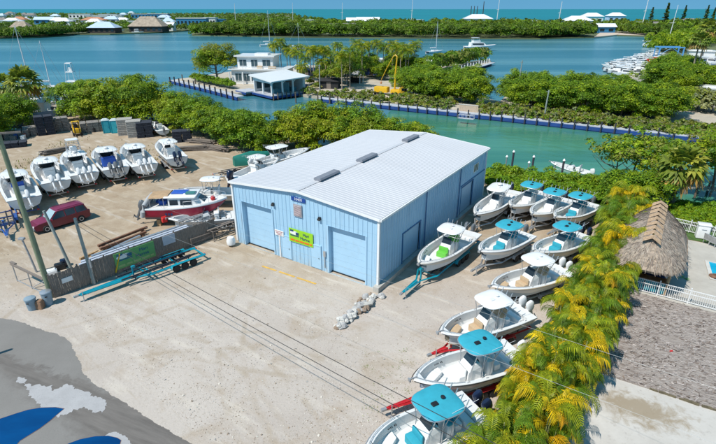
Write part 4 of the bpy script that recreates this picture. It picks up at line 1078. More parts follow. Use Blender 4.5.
# ------------------------------------------------------------------ maroon van
def make_van(label, loc, ang):
    rt = thing('passenger_van', label, 'van', loc, ang)
    PA = M('maroon_car_paint', (.15, .005, .022), .25, .06, 1, spec=.6); PB = M('dusty_pink_roof', (.19, .02, .06), .4, .15, 2)
    Lc, Wc = 5.3, 1.95; b = MB()
    def sec(x, z0, z1, w0, w1): return [(x, -w0, z0), (x, -w1, z1), (x, w1, z1), (x, w0, z0)]
    prof = [(-2.65, .55, .98, .86, .90), (-2.55, .32, 1.06, .93, .93), (-1.6, .30, 1.08, .97, .95), (0, .30, 1.07, .97, .95), (1.25, .30, 1.05, .97, .93), (2.2, .32, .95, .94, .86), (2.6, .42, .80, .84, .76)]
    b.loft([sec(*q) for q in prof]); b.build('body', PA, rt, True)
    g = MB(); zt = 1.70
    g.loft([[(-2.5, -.90, 1.05), (1.15, -.90, 1.05), (1.15, .90, 1.05), (-2.5, .90, 1.05)], [(-2.25, -.74, zt), (.35, -.74, zt), (.35, .74, zt), (-2.25, .74, zt)]]); gl = g.build('window', W['smoke'], rt)
    for s in (1, -1):
        for x0, x1 in ((-2.46, -2.22), (-1.35, -1.30), (-.35, -.30), (1.13, .36)):
            pl_ = MB(); pl_.tube([(x0, .91 * s, 1.06), (x1, .755 * s, zt)], .05, 4); pl_.build('pillar', PA, rt)
    r_ = MB(); r_.rbox((-.95, 0, zt + .03), (2.75, 1.56, .10), .05)
    for s in (1, -1): r_.tube([(-2.1, .62 * s, zt + .15), (.2, .62 * s, zt + .15)], .03, 6)
    r_.build('roof', PB, rt, True)
    hd_ = MB(); hd_.loft([[(1.2, -.82, 1.06), (1.2, .82, 1.06), (1.25, .82, 1.05), (1.25, -.82, 1.05)], [(2.15, -.76, .965), (2.15, .76, .965), (2.2, .76, .95), (2.2, -.76, .95)]]); hd_.build('hood', PB, rt)
    ws = MB(); ws.add([(1.13, -.80, 1.10), (1.13, .80, 1.10), (.42, .66, 1.75), (.42, -.66, 1.75)], [(0, 1, 2, 3)]); ws.build('windscreen', glass('pale_windscreen', (.35, .45, .48), .05), rt)
    for s in (1, -1):
        for x in (-1.65, 1.6):
            w = MB(); w.lathe((x, .9 * s, .35), [(.2, -.11), (.33, -.11), (.36, -.07), (.36, .07), (.33, .11), (.2, .11)], 18, axis='Y'); wo = w.build('wheel', W['rubber'], rt, True)
            q = MB(); q.lathe((x, .9 * s, .35), [(.05, -.1), (.21, -.115), (.21, .115), (.05, .1)], 10, axis='Y'); q.build('rim', W['rim'], wo)
        h = MB(); h.box((2.55, .62 * s, .74), (.14, .28, .16)); h.build('headlight', W['whitec'], rt)
        t_ = MB(); t_.box((-2.63, .76 * s, .9), (.08, .2, .3)); t_.build('tail_light', W['red'], rt)
        mi = MB(); mi.rbox((1.0, 1.05 * s, 1.14), (.14, .22, .18), .04); mi.build('mirror', PA, rt)
    for x, w_ in ((2.62, 1.7), (-2.68, 1.8)): bm_ = MB(); bm_.rbox((x, 0, .5), (.16, w_, .2), .04); bm_.build('bumper', W['greyc'], rt)
    return rt
vf, vr = G(33, 227, .6), G(84, 210, .8); vd = vf - vr; vc = (vf + vr) / 2
make_van('maroon passenger van with sun-bleached roof parked on the sandy lot', (vc.x, vc.y, 0), math.atan2(vd.y, vd.x))

# ------------------------------------------------------------------ utility poles and wires
def pole(base, top, r0, r1, mat, label, arms=()):
    rt = thing('utility_pole', label, 'utility pole', (base.x, base.y, 0))
    l = MB(); t_ = Vector((top.x - base.x, top.y - base.y, top.z)); l.tube([(0, 0, -.3), t_ * .5, t_], r0, 10, r1=r1); l.build('shaft', W[mat], rt, True)
    for (z, dx, w_) in arms:
        a = MB(); a.box((0, -.12, z), (w_, .1, .12), dx); a.build('crossarm', W['wood'], rt)
    return rt
P1 = G(52, 297); P1t = Vector((P1.x - .3, P1.y, 13.2))
P2 = G(72, 269); P2t = Vector((-25.05, P2.y, 5.3)); P3 = G(94.5, 284); P3t = Vector((P3.x - .2, P3.y, 5.7)); P4 = G(37, 272); P4t = Vector((P4.x - .4, P4.y, 3.1))
o = pole(P1, P1t, .21, .15, 'pole', 'tall green-tinted wooden utility pole leaning out of the picture', ((12.6, .4, 2.2),))
o = pole(P2, P2t, .13, .11, 'pole2', 'short grey wooden pole standing behind the plank fence')
o = pole(P3, P3t, .14, .11, 'pole2', 'short grey wooden pole in front of the plank fence beside the teal trailer')
x = MB(); x.box((.14, -.1, 1.9), (.16, .14, .7)); x.tube([(.1, -.1, .1), (.1, -.12, 3.2)], .035, 6); x.build('meter_box', W['galv'], o)
o = pole(P4, P4t, .09, .07, 'galv', 'thin grey post behind the pipe gate')
x = MB(); x.rbox((-.4, 0, 3.1), (.5, .3, .16), .05); x.build('lamp_head', W['galv'], o, True)
CAB = M('power_cable', (.03, .03, .03), .7, .1, 2); CABL = M('aluminium_cable', (.42, .43, .42), .5, .1, 2, metal=.4)
def wire(a, b, sag, r, mat, label):
    n = 26; pts = []
    for i in range(n + 1):
        u = i / n; q = Vector(a).lerp(Vector(b), u); q.z -= sag * 4 * u * (1 - u); pts.append(q)
    w = MB(); w.tube(pts, r, 5); o = w.build('power_line', mat, None, True); tag(o, label, 'power line', 'overhead power lines'); return o
wv_ = Vector((-5.1 + 21.3, 20.8 - 33.0, 0)).normalized(); far = P3t + wv_ * 47; 
wire(P3t + Vector((0, 0, -.1)), (far.x, far.y, 5.4), .45, .017, CAB, 'dark overhead cable from the short pole, upper of the two across the sandy yard')
wire(P3t + Vector((0, -.0, -.55)), (far.x - .25, far.y - .3, 5.0), .5, .017, CAB, 'dark overhead cable from the short pole, lower of the two across the sandy yard')
def through(pa, da, pb, db):
    """two points at forward distance d on the rays of two pixels"""
    out = []
    for (px, py), dd in ((pa, da), (pb, db)):
        v = py - 222; f_ = CP * FPX - SP * v; dn = SP * FPX + CP * v; t_ = dd / f_
        out.append(Vector(((px - 358) * t_, dd, CAMZ - dn * t_)))
    return out
a, b = through((388, 281.5), 23.5, (607, 353), 15.5); dv = (b - a)
wire(a - dv * 3.8, b + dv * 2.5, .0, .0055, CABL, 'pale thin overhead cable passing in front of the warehouse corner')
a, b = through((345, 303), 21.0, (590, 396), 13.8); dv = (b - a)
wire(a - dv * 3.0, b + dv * 2.0, .0, .0055, CABL, 'pale thin overhead cable crossing the lower palms')
a, b = through((345, 318), 20.5, (585, 412), 13.5); dv = (b - a)

# ------------------------------------------------------------------ plank fence with its sign, rails behind it, gate, bins
f0, f1, f2 = G(55, 298), G(184, 249), G(214, 236)
fr = thing('plank_fence', 'weathered brown plank fence carrying a green banner along the trailer yard', 'fence', (f0.x, f0.y, 0), math.atan2(f1.y - f0.y, f1.x - f0.x))
fL = (f2 - f0).length; pk = MB(); x = 0; rng = random.Random(5)
while x < fL:
    hgt = 1.92 + rng.uniform(-.06, .05); pk.box((x + .07, rng.uniform(-.012, .012), hgt / 2), (.132, .03, hgt), 0, 0, 0, rng.uniform(-.01, .01)); x += .142
pk.build('plank_panel', W['wood'], fr)
q = MB()
for z in (.4, 1.5): q.box((fL / 2, .06, z), (fL, .05, .1))
q.build('rail', W['wood'], fr)
for i in range(8):
    q = MB(); q.box((fL * i / 7, .12, 1.0), (.1, .1, 2.05)); q.build('post', W['wood'], fr)
gs = (G(105, 272) - f0).length
lime_sign(fr, Matrix.Translation((gs + 2.05, -.06, 1.12)), 3.4, 1.42, M('green_sign_paint', (.13, .36, .12), .5, .08, 2), M('blue_sign_ink', (.02, .12, .22), .5, .05, 2), M('pale_green_ink', (.30, .45, .18), .5, .05, 2))
q = MB(); q.box((gs + 5.15, -.05, 1.45), (1.15, .04, .85)); q.build('notice', M('pale_grey_notice', (.45, .47, .53), .6, .05, 2), fr)
q = MB(); q.box((1.1, -.06, 1.15), (.75, .05, .38)); q.build('notice', W['white'], fr)
q = MB(); q.tube([(4.6, -.08, .25), (5.2, -.08, 1.75)], .06, 5); q.build('yellow_brace', W['yellow'], fr)
ang_f = fr.rotation_euler.z; fx = Vector((math.cos(ang_f), math.sin(ang_f), 0)); fy = Vector((-fx.y, fx.x, 0))
def fpt(s, off, z=0): p_ = f0 + fx * s + fy * off; return Vector((p_.x, p_.y, z))
RAILC = M('bright_aluminium', (.62, .64, .70), .35, .08, 2, metal=.3)
for i, (s0, s1, off, z) in enumerate(((2.3, 11.8, .55, 1.62), (2.6, 11.9, .95, 1.62), (3.6, 11.4, 1.5, 1.55))):
    a, b = fpt(s0, off), fpt(s1, off); c_ = (a + b) / 2; L_ = (b - a).length
    q = MB(); q.box((0, 0, .11), (L_, .26, .03)); q.box((0, 0, -.11), (L_, .26, .03)); q.box((0, 0, 0), (L_, .05, .2))
    o = q.build('aluminium_beam', RAILC if i < 2 else W['alu']); o.location = (c_.x, c_.y, z); o.rotation_euler = (0, 0, ang_f)
    tag(o, ['bright aluminium beam laid right behind the plank fence top', 'aluminium beam in the middle of the three behind the plank fence', 'duller aluminium beam third back behind the plank fence'][i], 'beam', 'beams stored behind the plank fence')
for i in range(5):
    c_ = fpt(3.0 + i * 2.0, 1.0); q = MB()
    for y in (-.6, .6): q.box((0, y, .72), (.1, .1, 1.44))
    q.box((0, 0, 1.40), (.1, 1.5, .08)); q.box((0, 0, .5), (.06, 1.2, .06))
    o = q.build('storage_trestle', W['rust']); o.location = c_; o.rotation_euler = (0, 0, ang_f); tag(o, 'rusty trestle holding up the beams behind the plank fence', 'trestle', 'trestles behind the plank fence')
for i, (pa, pb, z, m_) in enumerate((((98, 246), (147, 227), .35, 'rust'), ((100, 249), (146, 232), .25, 'rust'), ((112, 249), (140, 236), .2, 'alu'), ((84, 262), (100, 252), .3, 'lumber'), ((80, 259), (98, 251), .25, 'lumber'))):
    a, b = G(*pa, z), G(*pb, z); c_ = (a + b) / 2; L_ = (b - a).length; q = MB(); q.box((0, 0, 0), (L_, .22, .22)); q.box((0, .16, -.1), (L_ * .9, .1, .1))
    for e in (-.4, .4): q.box((L_ * e, .05, -z / 2 - .08), (.15, .5, z - .1))
    o = q.build('timber_beam' if m_ == 'lumber' else 'steel_beam', W[m_]); o.location = c_; o.rotation_euler = (0, 0, math.atan2(b.y - a.y, b.x - a.x))
    tag(o, ['long rusty steel beam farthest back on the sand behind the fence', 'rusty steel beam lying in front of the longest one', 'grey aluminium section among the rusty beams', 'orange timber beam behind the short pole', 'orange timber beam lying behind another one near the pole'][i], 'beam', 'beams on the sand')
# clutter along the fence's rear
for i, (px, py, sx, sy, sz, m_, lab) in enumerate(((51, 272, .9, .6, .35, 'gel', 'white box lying behind the pipe gate'), (60, 267, .8, .5, .5, 'black', 'dark crate behind the fence end'), (166, 229, .5, .5, .45, 'red', 'red fuel can on the fence beams'), (64, 264, .5, .5, .6, 'navy', 'navy drum behind the plank fence'))):
    c_ = G(px, py, .2); q = MB(); q.rbox((0, 0, sz / 2), (sx, sy, sz), .06); q.box((0, 0, sz + .02), (sx * .8, sy * .8, .05)); q.box((sx * .3, 0, sz + .08), (.1, sy * .4, .06))
    o = q.build(['storage_box', 'crate', 'fuel_can', 'drum'][i], W[m_], None, True); o.location = (c_.x, c_.y, 0 if i != 2 else 1.0); o.rotation_euler = (0, 0, .6); tag(o, lab, ['box', 'crate', 'fuel can', 'drum'][i])
# rack frames near the warehouse corner
for i, (px, py, w_, h_, a_) in enumerate(((196, 232, 2.6, 1.5, .75), (212, 228, 3.0, 1.3, .8), (222, 236, 2.4, 1.0, .85), (205, 240, 3.2, .8, .8))):
    c_ = G(px, py); q = MB()
    for sx in (-1, 1):
        for sy in (-1, 1): q.tube([(sx * w_ / 2, sy * .5, 0), (sx * w_ / 2, sy * .5, h_)], .04, 5)
        q.tube([(sx * w_ / 2, -.5, h_), (sx * w_ / 2, .5, h_)], .04, 5)
    for sy in (-1, 1):
        for z in (h_, h_ * .45): q.tube([(-w_ / 2, sy * .5, z), (w_ / 2, sy * .5, z)], .04, 5)
        q.tube([(-w_ / 2, sy * .5, 0), (w_ / 2, sy * .5, h_)], .03, 5)
    q.box((0, 0, h_ + .06), (w_ * 1.2, .2, .06)); q.box((0, .3, h_ + .06), (w_ * 1.1, .18, .05))
    o = q.build('metal_rack', W['galv'] if i < 2 else W['wood']); o.location = c_; o.rotation_euler = (0, 0, a_)
    tag(o, ['grey braced metal rack at the end of the plank fence', 'grey metal rack below the small white boat', 'low wooden rack nearest the warehouse corner', 'long low wooden rack in front of the braced ones'][i], 'rack', 'racks beside the warehouse')
# pipe gate
ga, gb = G(17, 281), G(49, 297); gt_ = thing('pipe_gate', 'open pipe gate with a brown top beam left of the plank fence', 'gate', (ga.x, ga.y, 0), math.atan2(gb.y - ga.y, gb.x - ga.x)); gL = (gb - ga).length
q = MB(); q.box((gL / 2, 0, 1.55), (gL, .16, .14)); q.box((.1, .1, 1.62), (.7, .2, .12)); q.build('top_beam', W['wood'], gt_)
q = MB()
for x in (.1, gL * .5, gL): q.tube([(x, 0, 0), (x, 0, 1.5)], .045, 6)
q.tube([(.1, 0, .12), (gL, 0, .12)], .035, 6); q.tube([(gL * .5, 0, .12), (gL, 0, 1.4)], .035, 6); q.build('pipe_frame', W['galv'], gt_)
q = MB(); q.add([(.1, .01, .15), (gL, .01, .15), (gL, .01, 1.45), (.1, .01, 1.45)], [(0, 1, 2, 3)])
# bins
for i, (px, py, h_, lab) in enumerate(((33, 309, .85, 'grey blue trash bin at the foot of the tall pole, left one'), (49, 304, 1.0, 'taller grey blue trash bin standing against the tall pole'))):
    c_ = G(px, py); rt = thing('trash_bin', lab, 'trash bin', c_, .5 * i, 'trash bins by the pole')
    GB = M('greyblue_bin_plastic', (.22, .30, .36), .6, .12, 3)
    q = MB(); q.cyl((0, 0, 0), .30, h_, 14, 0, .36); q.lathe((0, 0, h_), [(.36, -.02), (.39, 0), (.39, .04), (.36, .05)], 14); q.build('bin_body', GB, rt, True)
    q = MB(); q.lathe((0, 0, h_ + .05), [(.39, 0), (.37, .06), (.2, .12), (.02, .13)], 14); q.build('lid', GB if i == 0 else W['alu'], rt, True)
    q = MB()
    for s in (-1, 1): q.box((0, .38 * s, h_ * .8), (.16, .06, .05))
    q.build('handle', W['black'], rt)
c_ = G(41, 308); q = MB(); q.rbox((0, 0, .28), (.5, .45, .56), .05); q.rbox((.02, 0, .62), (.42, .4, .16), .06); o = q.build('garbage_bag', M('brown_paper_bag', (.26, .15, .09), .8, .2, 4), None, True); o.location = c_; tag(o, 'brown sack of garbage between the two trash bins', 'bag')
# teal triple axle trailer
ta, tb = G(77, 296, .55), G(200, 251, .55); tv = ta - tb
make_trailer('empty teal triple axle boat trailer lying in front of the plank fence', None, ((ta.x + tb.x) / 2, (ta.y + tb.y) / 2, 0), math.atan2(tv.y, tv.x), tv.length, 1.75, 'tealp', 3, 4.4, rail=.12, axo=-.30)
# ------------------------------------------------------------------ red cabin cruiser with dinghy
def cabin_boat():
    s_, b_ = G(150, 213, 1.1), G(227, 206, 1.7); dv = b_ - s_; dv.z = 0; ang = math.atan2(dv.y, dv.x); L = dv.length; mid = (s_ + b_) / 2
    rt = thing('cabin_cruiser', 'dark red hulled cabin cruiser with white house and a dinghy on its stern', 'boat', (mid.x, mid.y, 0), ang, None, (1.03, 1.05, 1.13))
    RED = M('claret_hull_paint', (.36, .012, .045), .35, .1, 1.5, dirt=.2, dcol=(.3, .08, .1)); BT = M('grey_bottom_paint', (.12, .13, .16), .7, .2, 2, dirt=.3)
    st = hull_fn(L, 2.7, .45, 1.35, .7); n = 16
    h = MB(); mats = (1, 1, 0, 0, 2, 2); rows = []
    for i in range(n + 1):
        x, xk, b, zg, k = st((i / n) ** .92)
        rows.append([(xk, 0, k), (xk * .6 + x * .4, b * .75, k + (zg - k) * .22), (x, b * .88, k + (zg - k) * .40), (x, b * .97, k + (zg - k) * .62), (x, b, zg - .12), (x, b + .03, zg - .06), (x, b, zg + .05)])
    for sg in (1, -1):
        o = len(h.v); m_ = 7
        for r in rows: h.v += [(p[0], p[1] * sg, p[2]) for p in r]
        for i in range(n):
            for j in range(6):
                q = (o + i * m_ + j, o + (i + 1) * m_ + j, o + (i + 1) * m_ + j + 1, o + i * m_ + j + 1); h.f.append(q if sg < 0 else q[::-1]); h.m.append(mats[j])
    a = rows[0]; h.poly([(p[0], p[1], p[2]) for p in a] + [(p[0], -p[1], p[2]) for p in a[:0:-1]], 0)
    h.build('hull', [RED, BT, W['gel']], rt, True)
    d = MB(); up = [(st(i / n)[0], st(i / n)[2], st(i / n)[3] + .04) for i in range(n + 1)]
    d.poly(up + [(p[0], -p[1], p[2]) for p in up[::-1]]); d.build('deck', W['deck'], rt)
    zc = 1.85
    c = MB()
    c.loft([[(-1.5, -1.1, zc - .1), (1.3, -1.05, zc), (2.2, -.6, zc + .05), (2.2, .6, zc + .05), (1.3, 1.05, zc), (-1.5, 1.1, zc - .1)], [(-1.5, -1.0, zc + .85), (.8, -.98, zc + .8), (1.15, -.5, zc + .75), (1.15, .5, zc + .75), (.8, .98, zc + .8), (-1.5, 1.0, zc + .85)]])
    c.loft([[(1.1, -.8, zc - .05), (3.0, -.35, zc + .1), (3.0, .35, zc + .1), (1.1, .8, zc - .05)], [(1.2, -.65, zc + .3), (2.7, -.25, zc + .25), (2.7, .25, zc + .25), (1.2, .65, zc + .3)]])
    ho = c.build('deckhouse', W['gel'], rt)
    for sg in (1, -1):
        for x0, x1 in ((-1.35, -.55), (-.35, .75)):
            w = MB(); w.add([(x0, 1.09 * sg, zc + .22), (x1, 1.07 * sg, zc + .24), (x1 - .04, 1.02 * sg, zc + .68), (x0, 1.035 * sg, zc + .68)], [(0, 1, 2, 3) if sg < 0 else (3, 2, 1, 0)]); w.build('side_window', W['smoke'], ho)
    w = MB(); w.add([(1.93, -.66, zc + .28), (1.93, .66, zc + .28), (1.28, .52, zc + .72), (1.28, -.52, zc + .72)], [(0, 1, 2, 3)]); w.build('windscreen', W['smoke'], ho)
    r_ = MB(); r_.rbox((-.35, 0, zc + .92), (3.0, 2.3, .1), .05); r_.rbox((.4, 0, zc + 1.0), (1.1, .9, .1), .04)
    ro_ = r_.build('house_roof', W['gel'], rt, True)
    q = MB(); q.rbox((-.6, .2, zc + 1.03), (1.5, 1.0, .08), .03); q.build('roof_pad', W['blue'], ro_, True)
    q = MB(); q.rbox((.5, -.2, zc + 1.08), (.9, .7, .06), .02); q.build('solar_panel', M('green_tinted_panel', (.05, .18, .16), .3, .1, 2), ro_)
    bt = MB(); bt.loft([[(-3.3, -1.1, zc + .85), (-3.3, -.6, zc + .98), (-3.3, .6, zc + .98), (-3.3, 1.1, zc + .85)], [(-1.5, -1.1, zc + .92), (-1.5, -.6, zc + 1.05), (-1.5, .6, zc + 1.05), (-1.5, 1.1, zc + .92)]], closed=False, caps=False)
    bo_ = bt.build('bimini', M('tan_bimini_canvas', (.42, .28, .16), .8, .15, 3), rt)
    q = MB()
    for x in (-3.2, -1.9):
        for sg in (1, -1): q.tube([(x, 1.15 * sg, zc - .1), (x, 1.1 * sg, zc + .87)], .025, 5)
    q.build('bimini_frame', W['alu'], bo_)
    q = MB(); q.rbox((-2.3, 0, zc + .1), (.7, .8, .6), .08); q.rbox((-2.9, .5, zc), (.5, .5, .4), .06); q.build('cockpit_seat', W['blue'], rt, True)
    dn = MB()   # inflatable dinghy standing on edge at the stern
    for x in (0, ):
        pts = [(-3.75 - .25, -1.25, 1.1), (-3.9, -1.3, 1.6), (-3.7, -1.2, 2.1), (-3.45, -.4, 2.5), (-3.4, .5, 2.55), (-3.65, 1.2, 2.1), (-3.9, 1.3, 1.6), (-4.0, 1.25, 1.1)]
        dn.tube(pts, .23, 10)
    dn.loft([[(-3.95, -1.2, 1.1), (-3.6, -.9, 2.2), (-3.45, 0, 2.5), (-3.6, .9, 2.2), (-3.95, 1.2, 1.1)], [(-3.85, -1.2, 1.1), (-3.5, -.9, 2.2), (-3.38, 0, 2.5), (-3.5, .9, 2.2), (-3.85, 1.2, 1.1)]])
    dn.build('dinghy', M('grey_hypalon', (.40, .41, .42), .6, .08, 3), rt, True)
    outboard(rt, -L / 2 - .25, -.3, 1.35, W['greyc'], 1.15, .5)
    br = MB()
    for sg in (1, -1):
        pts = [(st(t)[0], st(t)[2] * sg * .97, st(t)[3] + .5) for t in (.5, .6, .7, .8, .9, .97)]; br.tube(pts, .02, 5)
        for p in pts: br.tube([(p[0], p[1], p[2] - .5), p], .014, 4)
    br.build('bow_rail', W['alu'], rt)
    q = MB(); q.lathe((2.6, -.35, zc + .55), [(.02, -.2), (.2, -.12), (.24, .05), (.16, .2), (.02, .24)], 12); q.build('buoy', W['red'], rt, True)
    for i in range(4):
        q = MB(); x = -2.8 + i * 1.8; q.box((x, 0, .3), (.35, 1.6, .6)); q.build('support_block', W['lumber'], rt)
    rn = MB()
    for i in range(3): rn.box((-1.75 + i * .26, -1.30, 1.30), (.16, .04, .22))
    rn.build('registration_mark', NAV2, rt)
cabin_boat()
# boats around the back of the warehouse
make_boat('white top skiff parked behind the dark red cabin cruiser', G(212, 197, 1.7), G(247, 193, 1.4), 'boats behind the warehouse', B=2.5, top='white', engines=1, cowl='whitec', hull='gel2', L=7.0, heading=math.pi * 1.02, topx=.5)
make_boat('small white bow poking out from behind the left corner of the warehouse', G(211, 224, 1.0), G(238, 214, 1.1), 'boats behind the warehouse', B=2.2, top=None, keel=.35, H=.75, engines=1, cowl='greyc', hull='gel', L=6.5, heading=math.pi + .32)
make_boat('white boat with one navy outboard raised at the left eave of the warehouse', G(272, 162, 1.7), G(240, 176, 1.5), 'boats behind the warehouse', B=2.6, top='white', engines=1, cowl='navy', eng_k=1.5, hull='gel', L=8.5, topx=.4)
make_boat('white hard top boat nearest the trees behind the warehouse', G(300, 152, 1.7), G(262, 162, 1.5), 'boats behind the warehouse', B=2.8, top='white', engines=1, cowl='whitec', hull='gel', L=9.0)
for px, py, a_, lab in ((205, 197, 3.2, 'grey trailer under the white top skiff behind the cabin cruiser'), (245, 171, .55, 'grey trailer under the boat at the left eave of the warehouse'), (280, 158, .5, 'grey trailer under the hard top boat nearest the trees'), (226, 224, 3.46, 'grey trailer under the small white bow at the warehouse corner')):
    c_ = G(px, py, .5); make_trailer(lab, 'trailers behind the warehouse', (c_.x, c_.y, 0), a_, 8, 1.7, 'galv', 2, 1.8)
# green tarpaulin cover over something behind the eave
c_ = G(252, 163); q = MB(); rng = random.Random(3)
rs = []
for i in range(9):
    x = -4 + i; w_ = 1.3 * (1 - abs(x) / 7); rs.append([(x, -w_, 0), (x, -w_ * .95, 1.2 + rng.uniform(-.1, .1)), (x, -w_ * .3, 2.2 - abs(x) * .12 + rng.uniform(-.08, .08)), (x, w_ * .3, 2.25 - abs(x) * .12), (x, w_ * .95, 1.2), (x, w_, 0)])
q.loft(rs); q.v = [(p_[0] * .65, p_[1] * .8, p_[2] * .75) for p_ in q.v]; o = q.build('tarpaulin_cover', M('green_tarpaulin', (.01, .17, .13), .6, .2, 1.5, bump=.3, bscale=5), None, True); o.location = c_; o.rotation_euler = (0, 0, .55); tag(o, 'dark green tarpaulin over a stored boat behind the warehouse eave', 'tarpaulin')

# ------------------------------------------------------------------ storage yard at the rear left
def stack(px, py, dims, mat, lab, rz, rows=4, cols=3, name='trap_stack', lean=0):
    c_ = G(px, py); o = thing(name, lab, 'trap stack', c_, rz, 'stacks in the storage yard'); w_, d_, h_ = dims; rng = random.Random(px)
    for i in range(rows):
        q = MB()
        for j in range(cols):
            ww = w_ / cols; ox = rng.uniform(-.08, .08)
            x = -w_ / 2 + ww * (j + .5) + ox; z = h_ / rows * (i + .5)
            for k in range(4): q.box((x, 0, z - h_ / rows * .42 + k * h_ / rows * .28), (ww * .94, d_, h_ / rows * .16))
            q.box((x, 0, z), (ww * .88, d_ * .93, h_ / rows * .8))
        q.build('trap_layer', mat, o)
    return o
stack(47, 134, (2.7, 2.2, 3.2), W['trapd'], 'tall blue black stack of traps in the middle of the storage yard', .6, 6, 2)
stack(34, 135, (3.0, 2.0, 1.5), W['trapw'], 'low grey stack left of the tall blue black stack', .6, 3)
stack(33, 128, (2.6, 2.0, 2.2), W['trapw'], 'grey stack against the rear wall, left of the tall dark stack', .5, 4)
stack(60, 131, (3.4, 2.2, 2.4), W['trapw'], 'grey stack between the tall dark stack and the yellow forklift', .6, 5)
stack(14, 138, (4.5, 2.0, 1.3), W['trapw'], 'long low stack at the left end of the storage yard', .55, 3, 5)
stack(12, 147, (4.2, 2.0, .8), W['trapd'], 'flat dark pallet pile nearest the parked boats on the left', .5, 2, 4, 'pallet_pile')
stack(94, 131, (4.0, 2.4, 1.7), W['trapw'], 'brown grey stack right of the yellow forklift', .5, 4, 4)
stack(127, 134, (2.6, 2.4, 2.7), M('stacked_grey_crates', (.36, .34, .31), .9, .2, 4, bump=.3), 'pale grey crate stack with smooth sides near the portable toilets', .35, 3, 1)
stack(136, 136, (2.5, 2.4, 2.7), M('stacked_grey_crates', (.36, .34, .31)), 'pale grey crate stack touching the dark one on its right', .35, 3, 1)
stack(146, 136, (2.6, 2.6, 2.5), W['trapd'], 'dark trap stack beside the pale crate stacks under the trees', .35, 5, 2)
stack(183, 141, (3.0, 2.0, 1.8), W['trapd'], 'dark stack under the trees behind the right end of the boat row', .3, 4, 2)
for i, (px, py, lab) in enumerate(((202, 143, 'weathered lumber pile under the mangroves, left one'), (217, 150, 'weathered lumber pile under the mangroves, nearer the warehouse'), (193, 150, 'timber pile lying crosswise in the open sand'), (60, 152, 'pale pallets stacked behind the parked boats'))):
    c_ = G(px, py); q = MB(); rng = random.Random(i)
    for k in range(16): q.box((rng.uniform(-.4, .4), (k % 5 - 2) * .3, .12 + .18 * (k // 5)), (rng.uniform(3.5, 5), .2, .12), rng.uniform(-.12, .12))
    o = q.build('lumber_pile', W['wood']); o.location = c_; o.rotation_euler = (0, 0, (-.35, -.5, .2, .8)[i]); tag(o, lab, 'lumber pile', 'lumber in the yard')
# forklift
c_ = G(78, 135); fk = thing('forklift', 'yellow forklift among the trap stacks', 'forklift', c_, -1.0)
q = MB(); q.rbox((0, 0, .85), (1.7, 1.2, .8), .1); q.rbox((-.75, 0, 1.1), (.6, 1.15, 1.0), .12); q.build('body', W['yellow'], fk, True)
q = MB()
for x in (-.5, .55):
    for y in (-.5, .5): q.tube([(x, y, 1.2), (x * .8, y, 2.3)], .05, 5)
q.box((0, 0, 2.32), (1.1, 1.15, .08)); q.build('cage', W['yellow'], fk)
q = MB()
for y in (-.35, .35): q.box((1.0, y, 1.3), (.12, .12, 2.5)); q.box((1.6, y, .2), (1.1, .12, .06))
q.box((1.02, 0, 2.4), (.1, .8, .1)); q.build('mast', W['black'], fk)
q = MB(); q.rbox((-.1, 0, 1.35), (.5, .5, .16), .05); q.rbox((-.35, 0, 1.6), (.12, .5, .5), .04); q.build('seat', W['black'], fk)
for x in (-.6, .65):
    for y in (-.62, .62):
        w = MB(); w.lathe((x, y, .34), [(.12, -.12), (.34, -.12), (.34, .12), (.12, .12)], 14, axis='Y'); w.build('wheel', W['rubber'], fk, True)
for px, lab in ((107.5, 'turquoise portable toilet, left of the two by the trap stacks'), (116, 'turquoise portable toilet, right of the two by the trap stacks')):
    c_ = G(px, 132.5); o = thing('portable_toilet', lab, 'portable toilet', c_, .5 if px < 110 else .35, 'portable toilets')
    q = MB(); q.box((0, 0, 1.1), (1.2, 1.2, 2.2)); 
    for s in (-1, 1):
        for e in (-1, 1): q.box((.58 * s, .58 * e, 1.12), (.12, .12, 2.26))
    q.build('cabin', W['turq'], o)
    q = MB(); q.loft([[(-.66, -.66, 2.2), (.66, -.66, 2.2), (.66, .66, 2.2), (-.66, .66, 2.2)], [(-.3, -.55, 2.42), (.3, -.55, 2.42), (.3, .55, 2.42), (-.3, .55, 2.42)]]); q.build('roof', M('pale_plastic_roof', (.6, .66, .66), .4, .05, 2), o)
    q = MB(); q.box((0, -.62, 1.05), (.82, .05, 1.9)); do = q.build('door', M('light_turquoise_door', (.03, .38, .46), .45, .08, 2), o)
    q = MB(); q.box((.3, -.66, 1.05), (.05, .04, .16)); q.build('handle', W['black'], do)
